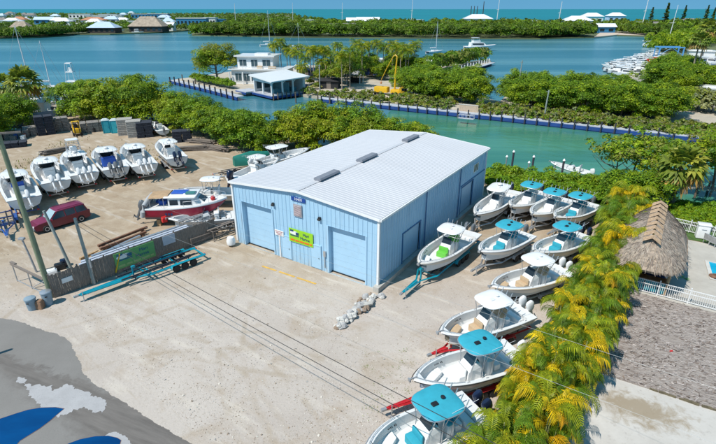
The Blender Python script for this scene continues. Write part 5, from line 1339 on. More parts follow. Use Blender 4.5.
# loose clutter: small boats, drums, bins
make_boat('old white skiff hull lying under the mangroves behind the crate stacks', G(150, 122, 1.2), G(166, 132, 1.1), None, B=2.2, top=None, keel=.3, H=.8, engines=1, cowl='greyc', L=6.5)
for i in range(34):
    px = random.choice((random.uniform(66, 104), random.uniform(2, 46), random.uniform(118, 160))); py = 130 + random.uniform(-6, 4) - (px - 60) * .01 + (6 if px < 30 else 0)
    c_ = G(px, py); q = MB(); k = i % 3
    if k == 0: q.lathe((0, 0, 0), [(.27, 0), (.29, .28), (.27, .3), (.29, .6), (.27, .86), (.1, .88)], 10)
    elif k == 1: q.rbox((0, 0, .3), (.9, .6, .6), .08); q.rbox((0, 0, .64), (.96, .66, .1), .04)
    else:
        for j in range(4): q.lathe((0, 0, .09 + j * .19), [(.2, -.09), (.36, -.08), (.38, 0), (.36, .08), (.2, .09)], 12)
    m_ = (random.choice((W['bluep'], W['rust'], W['navy'], W['redp'])), random.choice((W['gel'], W['wood'], W['trapw'], W['teal'])), W['rubber'])[k]
    o = q.build(('drum', 'storage_box', 'tyre_stack')[k], m_, None, True); o.location = c_; o.rotation_euler = (0, 0, random.uniform(0, 3))
    tag(o, ('steel drum among the clutter of the storage yard', 'storage box among the clutter of the storage yard', 'stack of old tyres among the clutter of the storage yard')[k], ('drum', 'box', 'tyres')[k], ('drums in the storage yard', 'boxes in the storage yard', 'tyre stacks in the storage yard')[k])
# rear wall of the yard, shed roof left, grassy waterside beyond
wa, wb_ = G(-25, 133), G(67, 121); fw_ = thing('metal_fence', 'blue grey corrugated metal fence closing the rear of the storage yard', 'fence', (wa.x, wa.y, 0), math.atan2(wb_.y - wa.y, wb_.x - wa.x)); Lf = (wb_ - wa).length
q = MB(); n = int(Lf / .3); q.loft([[(i * .3, .04 * (i % 2), 0) for i in range(n)], [(i * .3, .04 * (i % 2), 2.3) for i in range(n)]], closed=False, caps=False); q.build('sheet_panel', M('bluegrey_sheet_metal', (.17, .22, .30), .6, .2, .8, dirt=.3), fw_)
for i in range(12): q = MB(); q.box((Lf * i / 11.5, .12, 1.2), (.1, .1, 2.4)); q.build('post', W['galv'], fw_)
for i, (px, py, a_, lab) in enumerate(((27, 104, .2, 'grey shed with a low dark roof beside the fan palms'), (37, 112, .1, 'small white shed across the rear metal fence'))):
    c_ = G(px, py); o = thing('shed', lab, 'shed', c_, a_); q = MB(); q.box((0, 0, 1.1), (5, 3, 2.2)); q.build('wall', W['white'] if i else M('grey_shed_wall', (.3, .3, .32), .7, .1, 2), o)
    q = MB(); q.loft([[(-2.8, -1.8, 2.2), (-2.8, 0, 3.0), (-2.8, 1.8, 2.2)], [(2.8, -1.8, 2.2), (2.8, 0, 3.0), (2.8, 1.8, 2.2)]], caps=False); q.build('roof', M('dark_shed_roof', (.10, .10, .14), .6, .15, 2) if not i else W['gel'], o)
    q = MB(); q.box((.6, -1.52, 1.0), (.9, .05, 1.9)); q.build('door', W['wood'], o)
for i, (px, py, m_) in enumerate(((44, 108, 'redp'), (40, 118, 'gel'), (58, 117, 'gel'), (50, 121, 'greyc'), (70, 113, 'whitec'))):
    c_ = G(px, py); o = make_boat(['red stripe skiff ashore by the canal edge behind the fence', 'white skiff lying behind the rear metal fence', 'white skiff nearest the right end of the rear fence', 'grey hulled skiff behind the rear fence', 'white skiff by the tower boat'][i], c_ + Vector((2.6, 1, 0)), c_ - Vector((2.6, 1, 0)), 'skiffs behind the rear fence', B=2.0, top=None, keel=.2, H=.7, engines=1, cowl='greyc', hull='gel' if m_ != 'greyc' else 'alu', L=5.5)

# sport fisher with tuna tower, in the water at the canal mouth
def tower_boat():
    c_ = G(77, 96, 0); rt = thing('sport_fishing_boat', 'white sport fishing boat with a tall tuna tower beside the mangroves', 'boat', (c_.x, c_.y, WL), 1.7)
    st = hull_fn(11, 3.6, -.4, 2.0, .9); n = 14; h = MB()
    for sg in (1, -1):
        o = len(h.v)
        for i in range(n + 1):
            x, xk, b, zg, k = st(i / n); h.v += [(xk, 0, k), (x, b * .85 * sg, k + (zg - k) * .4), (x, b * sg, zg)]
        for i in range(n):
            for j in range(2): q = (o + i * 3 + j, o + i * 3 + 3 + j, o + i * 3 + 4 + j, o + i * 3 + 1 + j); h.f.append(q if sg < 0 else q[::-1]); h.m.append(0)
    up = [(st(i / n)[0], st(i / n)[2], st(i / n)[3]) for i in range(n + 1)]; h.poly(up + [(p[0], -p[1], p[2]) for p in up[::-1]]); h.poly([(-5.5, -1.6, -.3), (-5.5, 1.6, -.3), (-5.5, 1.7, 1.5), (-5.5, -1.7, 1.5)])
    h.build('hull', W['gel'], rt)
    q = MB(); q.loft([[(-1.5, -1.4, 1.6), (3, -.9, 2), (3, .9, 2), (-1.5, 1.4, 1.6)], [(-1.5, -1.3, 3.2), (.9, -1.1, 3.1), (.9, 1.1, 3.1), (-1.5, 1.3, 3.2)]]); ho = q.build('deckhouse', W['gel'], rt)
    q = MB(); q.loft([[(-1.3, -1.42, 2.4), (1.6, -1.2, 2.45), (1.6, 1.2, 2.45), (-1.3, 1.42, 2.4)], [(-1.3, -1.37, 2.9), (1.2, -1.14, 2.9), (1.2, 1.14, 2.9), (-1.3, 1.37, 2.9)]]); q.build('window', W['smoke'], ho)
    q = MB()
    for z, k in ((4.4, 1.0), (6.6, .75), (8.6, .55)):
        pr = [(-.8 + sx * k, sy * k, z) for sx, sy in ((-1, -1.1), (1, -1.1), (1, 1.1), (-1, 1.1), (-1, -1.1))]; q.tube(pr, .05, 5)
    for sx in (-1, 1):
        for sy in (-1, 1): q.tube([(-.8 + sx * 1.1, sy * 1.2, 3.1), (-.8 + sx * .55, sy * .6, 8.6)], .05, 5)
    q.build('tower', W['gel'], rt)
    q = MB(); q.rbox((-.6, 0, 4.5), (2.2, 2.4, .12), .03); q.rbox((-.5, 0, 6.7), (1.5, 1.6, .12), .03); q.rbox((-.6, 0, 8.7), (1.3, 1.3, .1), .03); q.rbox((-.2, 0, 7.2), (.4, .8, .8), .05); q.rbox((-.2, 0, 3.7), (.5, 1.2, .9), .05); q.build('tower_platform', W['gel'], rt)
    q = MB()
    for sy in (-1, 1): q.tube([(-1.5, 1.5 * sy, 1.8), (-3.0, 3.2 * sy, 7.5)], .035, 4)
    q.build('outrigger', W['alu'], rt)
tower_boat()
# two tall masts at the left shore belonging to a moored sailboat and a hoist
def sailboat(label, loc, ang, L=10, mast=13, lean=0.0, furl=True):
    rt = thing('sailboat', label, 'sailboat', loc, ang); st = hull_fn(L, L * .3, -.5, 1.5, .3); n = 12; h = MB()
    for sg in (1, -1):
        o = len(h.v)
        for i in range(n + 1):
            x, xk, b, zg, k = st(i / n); h.v += [(xk, 0, k), (x, b * .85 * sg, k + (zg - k) * .4), (x, b * sg, zg)]
        for i in range(n):
            for j in range(2): q = (o + i * 3 + j, o + i * 3 + 3 + j, o + i * 3 + 4 + j, o + i * 3 + 1 + j); h.f.append(q if sg < 0 else q[::-1]); h.m.append(0)
    up = [(st(i / n)[0], st(i / n)[2], st(i / n)[3]) for i in range(n + 1)]; h.poly(up + [(p[0], -p[1], p[2]) for p in up[::-1]]); h.build('hull', W['gel'], rt)
    q = MB(); q.loft([[(-2, -.9, 1.0), (2, -.7, 1.1), (2, .7, 1.1), (-2, .9, 1.0)], [(-2, -.8, 1.6), (1.5, -.5, 1.5), (1.5, .5, 1.5), (-2, .8, 1.6)]]); q.build('cabin', W['gel'], rt)
    q = MB(); q.tube([(.6, 0, 1), (.6 + lean, 0, mast)], .13, 6, r1=.08); q.tube([(.6, 0, 2.4), (-3.6, 0, 2.5)], .09, 5); q.tube([(.6 + lean * .5, -.8, mast * .55), (.6 + lean * .5, .8, mast * .55)], .04, 4); mo = q.build('mast', W['whitec'], rt)
    q = MB(); q.tube([(L / 2 - .1, 0, 1.3), (.6 + lean, 0, mast - .2)], .035, 4); q.tube([(-L / 2 + .1, 0, 1.1), (.6 + lean, 0, mast - .1)], .025, 4)
    for sy in (-1, 1): q.tube([(.5, L * .14 * sy, 1), (.6 + lean * .5, .8 * sy, mast * .55), (.6 + lean, 0, mast)], .02, 4)
    q.build('rigging', W['alu'], mo)
    if furl: q = MB(); q.tube([(.5, 0, 2.62), (-1.5, 0, 2.75), (-3.5, 0, 2.65)], .2, 7); q.build('furled_sail', W['blue'] if lean else W['gel'], mo, True)
    return rt
c_ = G(20, 96); sailboat('white masted sailboat at the left shore behind the fan palms', (c_.x, c_.y + 4, WL), .3, 11, 17)
c_ = G(25, 93); sailboat('second, shorter masted sailboat beside the taller one at the left shore', (c_.x + 1.5, c_.y + 8, WL), .4, 9, 13)
# ------------------------------------------------------------------ areca palm hedge
AR = [areca_mesh(200 + i, 66, 3.9 + .5 * (i % 3), pal=((.40, .18, .41, .01), (.60, .08, .32, 0), (.30, .32, .36, .02), (.66, .05, .29, 0), (.42, .22, .35, .01))[i]) for i in range(5)]
def stems_mesh(seed):
    rng = random.Random(seed); mb = MB()
    for i in range(14):
        a = rng.uniform(0, 6.28); r = rng.uniform(.1, .8); mb.tube([(math.cos(a) * r, math.sin(a) * r, -.1), (math.cos(a) * r * 1.3, math.sin(a) * r * 1.3, rng.uniform(1.4, 2.6))], .05, 5, r1=.035)
    return mb
ST = None
e0, e1 = G(589, 372), G(630, 268); ed = (e1 - e0).normalized(); en = Vector((-ed.y, ed.x, 0))
hl = (e1 - e0).length
k = 0; s = -16.5
while s < hl + 9.5:
    for off in (.75, 1.9):
        pz = e0 + ed * (s + (.7 if off > 2 else 0) + random.uniform(-.3, .3)) + en * (off + random.uniform(-.25, .25))
        o = thing('areca_palm', 'bushy areca palm with yellow and green fronds in the hedge beside the boats', 'palm', (pz.x, pz.y, 0), random.uniform(0, 6.28), 'areca palms of the hedge', (lambda q_: (q_ * .80, q_ * .80, q_ * 1.08))(random.choice((.74, .86, .95, 1.05, 1.14)) * (1.3 if s > hl + 1 else 1.12 if s > hl - 5 else 1.0)))
        link('fronds', AR[k % 5], o)
        if ST is None: so_ = stems_mesh(1).build('stems', M('areca_cane', (.28, .30, .10), .7, .2, 3), o, True); ST = so_.data
        else: link('stems', ST, o)
        k += 1
    s += 1.45

# ------------------------------------------------------------------ tiki hut
RC, RB_ = G(652, 240, 4.3), G(660, 206, 4.3)
hd_ = (RB_ - RC); hd_.z = 0; hl_ = hd_.length; hm_ = (RC + RB_) / 2
hut = thing('tiki_hut', 'thatched tiki hut with a blue bar beside the pool', 'hut', (hm_.x, hm_.y, .12), math.atan2(hd_.y, hd_.x))
hw, hx, ze, zr = 2.6, hl_ / 2 + 1.35, 2.25, 4.5
rng = random.Random(9); q = MB()
def hutring(u, jit=0.0):
    """u 0 at the eave, 1 at the ridge"""
    out = []
    for i in range(64):
        a = 2 * math.pi * i / 64; c, s_ = math.cos(a), math.sin(a)
        ex = math.copysign(abs(c) ** .55, c) * (hx * (1 - u) + (hl_ / 2) * u); ey = math.copysign(abs(s_) ** .6, s_) * hw * (1 - u) 
        j = rng.uniform(-jit, jit)
        out.append((ex * (1 + j * .15), ey * (1 + j * .3), ze + (zr - ze) * (u ** .74) + j))
    return out
q.loft([hutring(u, .07) for u in (0, .12, .25, .4, .55, .7, .85, .97)], caps=False)
q.loft([hutring(0, .05), [(p[0] * .97, p[1] * .95, p[2] - .22 + rng.uniform(-.1, .06)) for p in hutring(0)], [(p[0] * .9, p[1] * .88, p[2] + .1) for p in hutring(0)]], caps=False)
th = q.build('thatch_roof', W['thatch'], hut)
# shaggy fringe of thatch leaves over the whole roof
V = []
for i in range(5200):
    u = rng.random() ** .8; a = rng.uniform(0, 2 * math.pi); c, s_ = math.cos(a), math.sin(a)
    ex = math.copysign(abs(c) ** .55, c); ey = math.copysign(abs(s_) ** .6, s_)
    def pt(uu, up): return Vector((ex * (hx * (1 - uu) + hl_ / 2 * uu), ey * hw * (1 - uu), ze + (zr - ze) * max(uu, 0) ** .74 + (uu * 1.5 if uu < 0 else 0) + up))
    p0, p1 = pt(u * .97, .05), pt(u * .97 - rng.uniform(.08, .2), rng.uniform(.02, .12)); dv = (p1 - p0); sd_ = dv.cross(Vector((0, 0, 1)));
    if sd_.length < 1e-5: continue
    sd_ = sd_.normalized() * rng.uniform(.015, .05); p1 = p1 + sd_ * rng.uniform(-2, 2)
    V.append([p0 - sd_, p1 - sd_ * .4, p1 + sd_ * .4, p0 + sd_])
me = quads_mesh('thatch_fringe', np.array([[tuple(p) for p in f] for f in V]), [M('thatch_straw_grey', (.37, .31, .25), .95, .35, 5), M('thatch_straw_dark', (.22, .175, .145), .95, .35, 5), M('thatch_straw_tan', (.42, .33, .25), .95, .3, 5)], [rng.choice((0, 0, 1, 2)) for _ in V])
link('thatch_fringe', me, th)
n = 9
for i in range(n):
    x = -hl_ / 2 - .1 + (hl_ + .3) * i / (n - 1); q = MB()
    q.loft([[(x - .50, -.60, zr - .33), (x - .46, 0, zr + .04), (x - .50, .60, zr - .33)], [(x + .14, -.58, zr - .25), (x + .14, 0, zr + .10), (x + .14, .58, zr - .25)], [(x + .16, -.58, zr - .34), (x + .16, 0, zr + .01), (x + .16, .58, zr - .34)]], closed=False, caps=False)
    q.build('ridge_thatch', M('ridge_thatch_tan', (.47, .32, .20), .95, .35, 6, bump=.6), hut)
for x in (-hl_ / 2 - .2, 0, hl_ / 2 + .2):
    for y in (-1.7, 1.7):
        q = MB(); q.cyl((x, y, 0), .11, 2.7, 10); q.build('post', W['lumber'], hut, True)
q = MB()
for y in (-1.7, 1.7): q.box((0, y, 2.45), (hl_ + .6, .12, .16))
for x in (-hl_ / 2 - .2, hl_ / 2 + .2): q.box((x, 0, 2.45), (.12, 3.5, .16))
for i in range(5):
    for y in (-1, 1): q.tube([(-hl_ / 2 - .2 + i * (hl_ + .4) / 4, 1.7 * y, 2.4), (-hl_ / 2 - .2 + i * (hl_ + .4) / 4, 0, 4.1)], .06, 5)
q.build('rafter', W['lumber'], hut)
q = MB(); q.box((-hl_ / 2 + .1, 0, .55), (.5, 3.2, 1.1)); bo2 = q.build('bar_counter', M('navy_bar_front', (.015, .04, .16), .5, .2, 3), hut)
q = MB(); q.rbox((-hl_ / 2 + .0, 0, 1.13), (.75, 3.5, .08), .02); q.build('bar_top', M('varnished_wood', (.30, .11, .04), .3, .25, 4), bo2)
q = MB(); 
for i in range(7): q.box((-hl_ / 2 - .19, -1.4 + i * .46, .58), (.04, .40, .9))
q.build('bar_panel', W['turq'], bo2)
bn_ = MB(); bn_.box((-hl_ / 2 + 1.9, 0, 1.1), (.1, 3.2, 2.1)); bn_.build('back_panel', M('dark_blue_panel', (.01, .03, .10), .6, .2, 2), hut)
# striped tiki pole at the hut corner
c_ = G(663, 290, .12); q = MB()
for i in range(8): q.cyl((0, 0, i * .22), .14 if i % 2 else .11, .22, 10, i % 2)
o = q.build('carved_pole', [W['lumber'], W['gel']], None); o.location = c_; tag(o, 'carved pole with pale and brown bands at the front corner of the hut', 'pole')

# ------------------------------------------------------------------ pool fence, pool, deck things
def picket_fence(name, label, a, b, z, hgt=1.15, group=None):
    a, b = Vector(a), Vector(b); L_ = (b - a).length; rt = thing(name, label, 'fence', (a.x, a.y, z), math.atan2(b.y - a.y, b.x - a.x), group)
    q = MB(); x = .12
    while x < L_: q.box((x, 0, hgt / 2 + .04), (.028, .028, hgt - .12)); x += .13
    q.build('pickets', W['white'], rt)
    q = MB()
    for zz in (.1, .78, hgt - .06): q.box((L_ / 2, 0, zz), (L_, .045, .05))
    q.build('rail', W['white'], rt)
    n = max(2, int(round(L_ / 1.9)) + 1)
    for i in range(n): q = MB(); q.box((L_ * i / (n - 1), 0, hgt / 2 + .05), (.075, .075, hgt + .1)); q.box((L_ * i / (n - 1), 0, hgt + .12), (.1, .1, .04)); q.build('post', W['white'], rt)
picket_fence('pool_fence', 'white picket fence between the mulch yard and the pool deck', fl(-1.6, .35), fl(16, .35), .12)
ba, bb = G(683, 232), G(716, 240); bdv = (bb - ba).normalized()
picket_fence('pool_fence', 'white picket fence along the far side of the pool deck by the green hedge', ba - bdv * 1.5, ba + bdv * 14, .12)
pc = G(712, 266, .12); pq = fl(0)
def dk(px, py, z=.12): return G(px, py, z)
pa_ = dk(708.5, 262); pool = [pa_, pa_ + D * 9, pa_ + D * 9 - N * 3.4, pa_ - N * 3.3 + D * .3]
pool = [(p.x, p.y, .145) for p in pool]
po = thing('swimming_pool', 'turquoise swimming pool at the right edge of the pale deck', 'pool', (0, 0, 0))
q = MB(); q.poly(pool[::-1]); q.build('pool_water', watery('pool_water', (.0, .33, .55), (.02, .42, .62), .8, .05, .15, 2.0, .5), po)
q = MB(); c0 = sum((Vector(p) for p in pool), Vector()) / 4
outr = [Vector(p) + (Vector(p) - c0).normalized() * .3 for p in pool]
q.loft([[(p.x, p.y, .15) for p in outr], [(p.x, p.y, .19) for p in outr], [(p[0], p[1], .19) for p in pool], [(p[0], p[1], .147) for p in pool]], caps=False); q.build('pool_coping', M('pool_coping', (.56, .54, .5), .8, .08, 2), po)
c_ = dk(701, 237); o = thing('deck_cabinet', 'white upright cabinet standing on the pool deck by the far fence', 'cabinet', c_, YAW + .15)
q = MB(); q.rbox((0, 0, .65), (1.0, .75, 1.3), .05); q.build('body', W['white'], o, True); q = MB(); q.rbox((0, 0, 1.34), (1.1, .85, .1), .03); q.build('lid', W['gel'], o, True); q = MB(); q.box((0, -.39, .9), (.4, .03, .04)); q.build('handle', W['alu'], o)
for px, py, lab in ((707.5, 243, 'dark deck chair right of the white cabinet'), (713, 246, 'dark deck chair at the deck end beside another one')):
    c_ = dk(px, py); o = thing('deck_chair', lab, 'chair', c_, .4, 'chairs on the pool deck'); q = MB(); q.rbox((0, 0, .4), (.6, .6, .08), .03); q.build('seat', W['galv'], o); q = MB(); q.rbox((-.3, 0, .7), (.08, .6, .6), .03, 0, 0, -.2); q.build('backrest', W['galv'], o)
    for sx in (-.25, .25):
        for sy in (-.25, .25): q = MB(); q.box((sx, sy, .19), (.05, .05, .38)); q.build('leg', W['alu'], o)
c_ = dk(714, 277, .16); q = MB(); q.lathe((0, 0, 0), [(.02, 0), (.35, .02), (.38, .12), (.2, .2), (.02, .22)], 14); q.box((0, 0, .24), (.2, .16, .1)); o = q.build('pool_float', W['rust'], None, True); o.location = c_; tag(o, 'dark round float at the pool edge', 'float')
c_ = dk(683, 278, .125); q = MB(); q.v = []; 
for i in range(7):
    a = -1.2 + i * .4; q.add([(0, 0, .01), (math.cos(a) * .25 - .04, math.sin(a) * .25, .05), (math.cos(a) * .6, math.sin(a) * .6, .02), (math.cos(a) * .25 + .04, math.sin(a) * .25 + .02, .05)], [(0, 1, 2, 3)])
q.tube([(-.6, 0, .03), (0, 0, .03)], .02, 4); o = q.build('fallen_frond', M('bright_green_leaf', (.10, .36, .03), .6, .2, 4)); o.location = c_; tag(o, 'single bright green leaf lying on the pool deck', 'leaf')
c_ = G(671, 351.5, .1); q = MB(); q.rbox((0, 0, .04), (.18, .08, .07), .02); q.box((.06, .02, .06), (.08, .06, .05), .5); o = q.build('litter_scrap', W['red']); o.location = c_; tag(o, 'small red scrap lying on the mulch', 'scrap')
# loose chips over the mulch
rng2 = np.random.default_rng(8); V = []; MI = []
oa = fl(-2.0, .1); ux = D * 20; vv = (low0 - fl(-2.0)).dot(N)
n_ = 15000; ss = rng2.uniform(0, 20, n_); tt = rng2.uniform(0, 1, n_)
for i in range(n_):
    b0 = oa + D * float(ss[i]); dn_ = (low0 + ldir * float(ss[i]) - b0)
    p_ = b0 + dn_ * float(tt[i])
    if mnoise.noise(Vector((p_.x * .9, p_.y * .9, 3))) + rng2.normal() * .5 < .02: continue
    a = rng2.normal() * .55 - .15; l = rng2.uniform(.04, .15); w_ = rng2.uniform(.015, .042); d_ = np.array([math.cos(a), math.sin(a), rng2.normal() * .12]); e_ = np.array([-math.sin(a), math.cos(a), rng2.normal() * .3]); c0 = np.array([p_.x, p_.y, .115 + rng2.uniform(0, .02)])
    V.append([c0 - d_ * l - e_ * w_, c0 + d_ * l - e_ * w_ * .6, c0 + d_ * l * .9 + e_ * w_, c0 - d_ * l * .9 + e_ * w_ * .7]); MI.append(int(rng2.choice(4, p=(.27, .07, .36, .30))))
stuff(link('mulch_chips', quads_mesh('mulch_chips', np.array(V), [M('brown_bark_chip', (.19, .145, .12), 1, .3, 6), M('dark_bark_chip', (.07, .05, .045), 1, .3, 6), M('grey_bark_chip', (.38, .33, .305), 1, .2, 6), M('pale_bark_chip', (.43, .38, .35), 1, .15, 6)], MI)), 'loose weathered bark chips covering the mulch yard', 'mulch')
# ragged row of low dark blocks along the mulch edge
q = MB(); x = 3.0; rng = random.Random(4)
while x < 16: p_ = low0 + ldir * x; ww = rng.uniform(.3, .8); q.box((p_.x, p_.y - .03, .06), (ww, rng.uniform(.05, .14), rng.uniform(.1, .18)), math.atan2(ldir.y, ldir.x) + rng.uniform(-.1, .1)); x += ww
stuff(q.build('dark_edging', M('dark_edging_tone', (.14, .115, .07), .95, .4, 4)), 'dark ragged strip along the mulch edge', 'edging')
# weeds on the yard near the red trailer
V = []; rng2 = np.random.default_rng(3)
for i in range(40):
    c_ = G(rng2.uniform(362, 412), rng2.uniform(350, 420))
    for j in range(12):
        p_ = np.array([c_.x, c_.y, .03]) + rng2.normal(size=3) * np.array([.13, .13, .02]); V.append(leaf_quads(rng2, p_[None], np.array([[0, 0, 1.0]]) + rng2.normal(size=(1, 3)) * .5, .026)[0])
stuff(link('weeds', quads_mesh('weeds', np.array(V), [LV['m_m'], LV['o_l']], [i % 2 for i in range(len(V))])), 'sparse low weeds on the sand near the red trailer', 'weeds')

# ------------------------------------------------------------------ trees and bushes around the near bank
c_ = G(669, 212)
fan_palm((c_.x, c_.y, 0), 5.0, 'tall cabbage palm with shaggy crown right behind the tiki hut', L=2.7, nf=46, r=.22, mat='bark', name='cabbage_palm', seed=7)
for px, py, lab in ((12, 113, 'fan palm nearest the left edge by the shore'), (33, 116, 'large fan palm in the middle of the shore row at left')):
    c_ = G(px, py); fan_palm((c_.x, c_.y, 0), 5.5 if px < 20 else 6.5, lab, L=3.0 if px < 20 else 3.9, nf=44, r=.22, mat='bark', seed=px, group='fan palms at the left shore')
c_ = G(60, 116); feather_palm((c_.x, c_.y, 0), 4.6, 'coconut palm standing left of the tower boat', 3.2, 16, None, seed=5)
for i, (px, py, sc_) in enumerate(((5, 130, 1.15), (18, 129, 1.1), (-6, 140, 1.2), (30, 124, .8), (1, 120, 1.0))):
    c_ = G(px, py); plant('mang%d' % (i % 4), c_, 'dense dark green tree at the left end of the rear metal fence', 'tree', 'trees at the left end of the rear fence', sc=sc_, name='leafy_tree')
# belt along the canal, left to the warehouse roof
BL = []
for px, py, sc_, kd in ((82, 118, 1.25, 'mang'), (94, 119, 1.3, 'grape'), (106, 119, 1.35, 'grape'), (118, 120, 1.3, 'mang'), (130, 120, 1.35, 'grape'), (142, 121, 1.3, 'mang'), (154, 122, 1.3, 'mang'), (140, 110, 1.3, 'mang'), (166, 124, 1.25, 'grape'), (178, 127, 1.25, 'grape'), (190, 130, 1.25, 'mang'), (203, 134, 1.2, 'mang'), (216, 139, 1.2, 'mang'), (228, 142, 1.15, 'mang'), (240, 145, 1.2, 'mang'), (252, 148, 1.15, 'mang'), (172, 116, 1.25, 'mang'), (196, 122, 1.25, 'mang'), (220, 129, 1.2, 'mang'), (246, 136, 1.15, 'mang'), (262, 140, 1.1, 'mang'), (86, 111, 1.1, 'mang'), (112, 111, 1.2, 'mang'), (184, 118, 1.2, 'mang'), (264, 150, .95, 'mang'),
                        (296, 143, 1.1, 'grape'), (310, 141, 1.15, 'grape'), (324, 139, 1.15, 'grape'), (338, 140, 1.1, 'grape'), (352, 141, 1.1, 'mang'), (366, 142, 1.1, 'grape'), (380, 146, .95, 'grape'), (394, 149, .9, 'grape'), (408, 152, .85, 'mang'), (422, 156, .85, 'grape'), (318, 148, 1.0, 'grape'), (345, 150, .95, 'grape'), (300, 150, 1.0, 'grape'), (285, 146, .9, 'grape')):
    c_ = G(px, py + 2); g_ = ('mangrove trees along the canal left of the warehouse' if px < 275 else 'trees along the canal behind the warehouse roof')
    sc_ *= (1.0 if px < 160 or px > 275 else .88 if py > 122 + (px - 160) * .2 else .66)
    plant('%s%d' % (kd, random.randrange(4)), c_, ('bushy green tree in the belt along the canal left of the warehouse' if px < 275 else 'yellow green tree rising behind the white warehouse roof'), 'tree', g_, sc=sc_ * 1.06)
# hedge behind the boats at the rear corner
for i in range(30):
    px = 492 + (i % 15) * 9.2 + random.uniform(-2, 2); py = (183 if i < 15 else 190) + (px - 492) * .11
    c_ = G(px, py); plant('hedge', c_, 'bright green hedge bush between the parked boats and the canal', 'bush', 'hedge bushes behind the boats', sc=random.uniform(1.1, 1.4) if i < 15 else random.uniform(.85, 1.1))
for px, py, sc_, kd in ((612, 196, .95, 'airy'), (628, 190, 1.0, 'airy'), (645, 200, .9, 'airy'), (652, 186, .95, 'airy'), (695, 196, .95, 'airy'), (712, 190, 1.1, 'airy'), (724, 205, 1.1, 'airy'), (703, 178, .9, 'airy'), (672, 184, .8, 'airy'), (618, 206, .8, 'mang'), (646, 210, .8, 'mang'), (738, 190, 1.1, 'airy')):
    c_ = G(px, py); plant('%s%d' % (kd, random.randrange(2)), c_, 'loose airy tree on the canal bank behind the tiki hut', 'tree', 'trees on the bank behind the tiki hut', sc=sc_)
for i in range(26):
    px = 676 + (i % 9) * 7.5; py = 212 + (i // 9) * 6 + (px - 676) * .1
    c_ = G(px, py); plant('hedge', c_, 'low bright green shrub in the bed between pool fence and canal', 'bush', 'shrubs beyond the pool fence', sc=random.uniform(.6, .85), name='garden_shrub')

# loose stones and grit over the sandy yard
rng2 = np.random.default_rng(31); V = []; MI = []
def yard(px, py): return G(px, py)
cnt = 0
while cnt < 10000:
    px, py = rng2.uniform(0, 560), 245 + 200 * rng2.random() ** .8
    p_ = G(px, py)
    rel = p_ - Vector((BX, BY, 0)); u_, w_ = rel.dot(bd), rel.dot(bn)
    if -0.2 < u_ < BW + .8 and w_ > -.3: continue
    if mnoise.noise(Vector((p_.x * .35, p_.y * .35, 1))) + rng2.normal() * .45 < -.05: cnt += .2; continue
    if py > 315 and px < 60 + (py - 315) * 1.05 + 12: continue
    cnt += 1; r = rng2.uniform(.015, .042) * (2.0 if rng2.random() < .04 else 1)
    a = rng2.uniform(0, 6.28); ca, sa = math.cos(a) * r, math.sin(a) * r; k_ = rng2.uniform(.5, 1)
    V.append([(p_.x - ca, p_.y - sa, .0), (p_.x + sa * k_, p_.y - ca * k_, r * .7), (p_.x + ca, p_.y + sa, r * .5), (p_.x - sa * k_, p_.y + ca * k_, r * .3)]); MI.append(int(rng2.choice(3, p=(.4, .35, .25))))
stuff(link('yard_gravel', quads_mesh('yard_gravel', np.array(V), [M('pale_grit', (.58, .53, .46), .95, .1, 5), M('brown_grit', (.30, .23, .17), .95, .2, 5), M('grey_grit', (.40, .37, .34), .95, .2, 5)], MI)), 'loose pale and brown stones scattered over the sandy yard', 'gravel')

# dry grass and weeds between the parked boats
V = []; MI = []
for px, py in ((48, 172), (72, 168), (73, 180), (103, 164), (104, 176), (131, 160), (132, 170), (162, 158), (40, 186), (20, 180), (66, 158), (96, 152), (126, 150), (154, 148), (64, 145), (40, 160), (15, 168)):
    c_ = G(px, py)
    for k in range(90):
        q_ = np.array([c_.x, c_.y, .0]) + np.array([rng2.normal() * 1.1, rng2.normal() * 2.0, 0]); a = rng2.uniform(0, 6.28); h_ = rng2.uniform(.10, .32); s_ = np.array([math.cos(a), math.sin(a), 0]) * rng2.uniform(.03, .08); l_ = np.array([rng2.normal() * .1, rng2.normal() * .1, h_])
        V.append([q_ - s_, q_ + s_, q_ + s_ * .4 + l_, q_ - s_ * .4 + l_]); MI.append(int(rng2.integers(0, 3)))
stuff(link('yard_grass', quads_mesh('yard_grass', np.array(V), [LV['o_l'], M('dry_grass', (.33, .27, .12), .9, .25, 3), M('brown_weed', (.20, .15, .07), .9, .25, 3)], MI)), 'dry grass and weeds growing between the large parked boats', 'grass')
# ------------------------------------------------------------------ canal: mooring piles on the near side, white skiff
for i, (px, py, h_, lab) in enumerate(((505, 172, 2.6, 'thin white topped mooring pile left of the warehouse corner hedge'), (511, 173, 3.6, 'thick mooring pile with white cap, tallest beside the warehouse end'), (531, 176, 3.2, 'dark mooring pile with white cap above the middle of the hedge'), (527, 177, 2.4, 'short grey mooring pile touching a taller dark one'), (553, 179, 2.4, 'short white mooring pile left of the moored skiff'), (561, 178, 2.9, 'dark mooring pile with a white cap at the bow of the skiff'))):
    c_ = G(px, py, WL); o = thing('mooring_pile', lab, 'mooring pile', (c_.x, c_.y, WL), 0, 'mooring piles at the near bank')
    q = MB(); h_ *= .82; q.cyl((0, 0, -1), .14 if i in (1, 2, 5) else .09, h_ + 1, 9); q.build('pile_shaft', W['navyw'] if i in (1, 2, 5) else W['galv'], o, True)
    q = MB(); q.lathe((0, 0, h_), [(.18, 0), (.18, .08), (.04, .28)], 10); q.build('pile_cap', W['gel'], o)
s_, b_ = G(581, 167, .2), G(561, 162, .3)
make_boat('white open skiff moored in the canal behind the hedge', Vector((b_.x, b_.y, 0)), Vector((s_.x, s_.y, 0)), None, B=2.1, top=None, keel=-1.2, H=.85, engines=1, cowl='whitec', L=5.6)
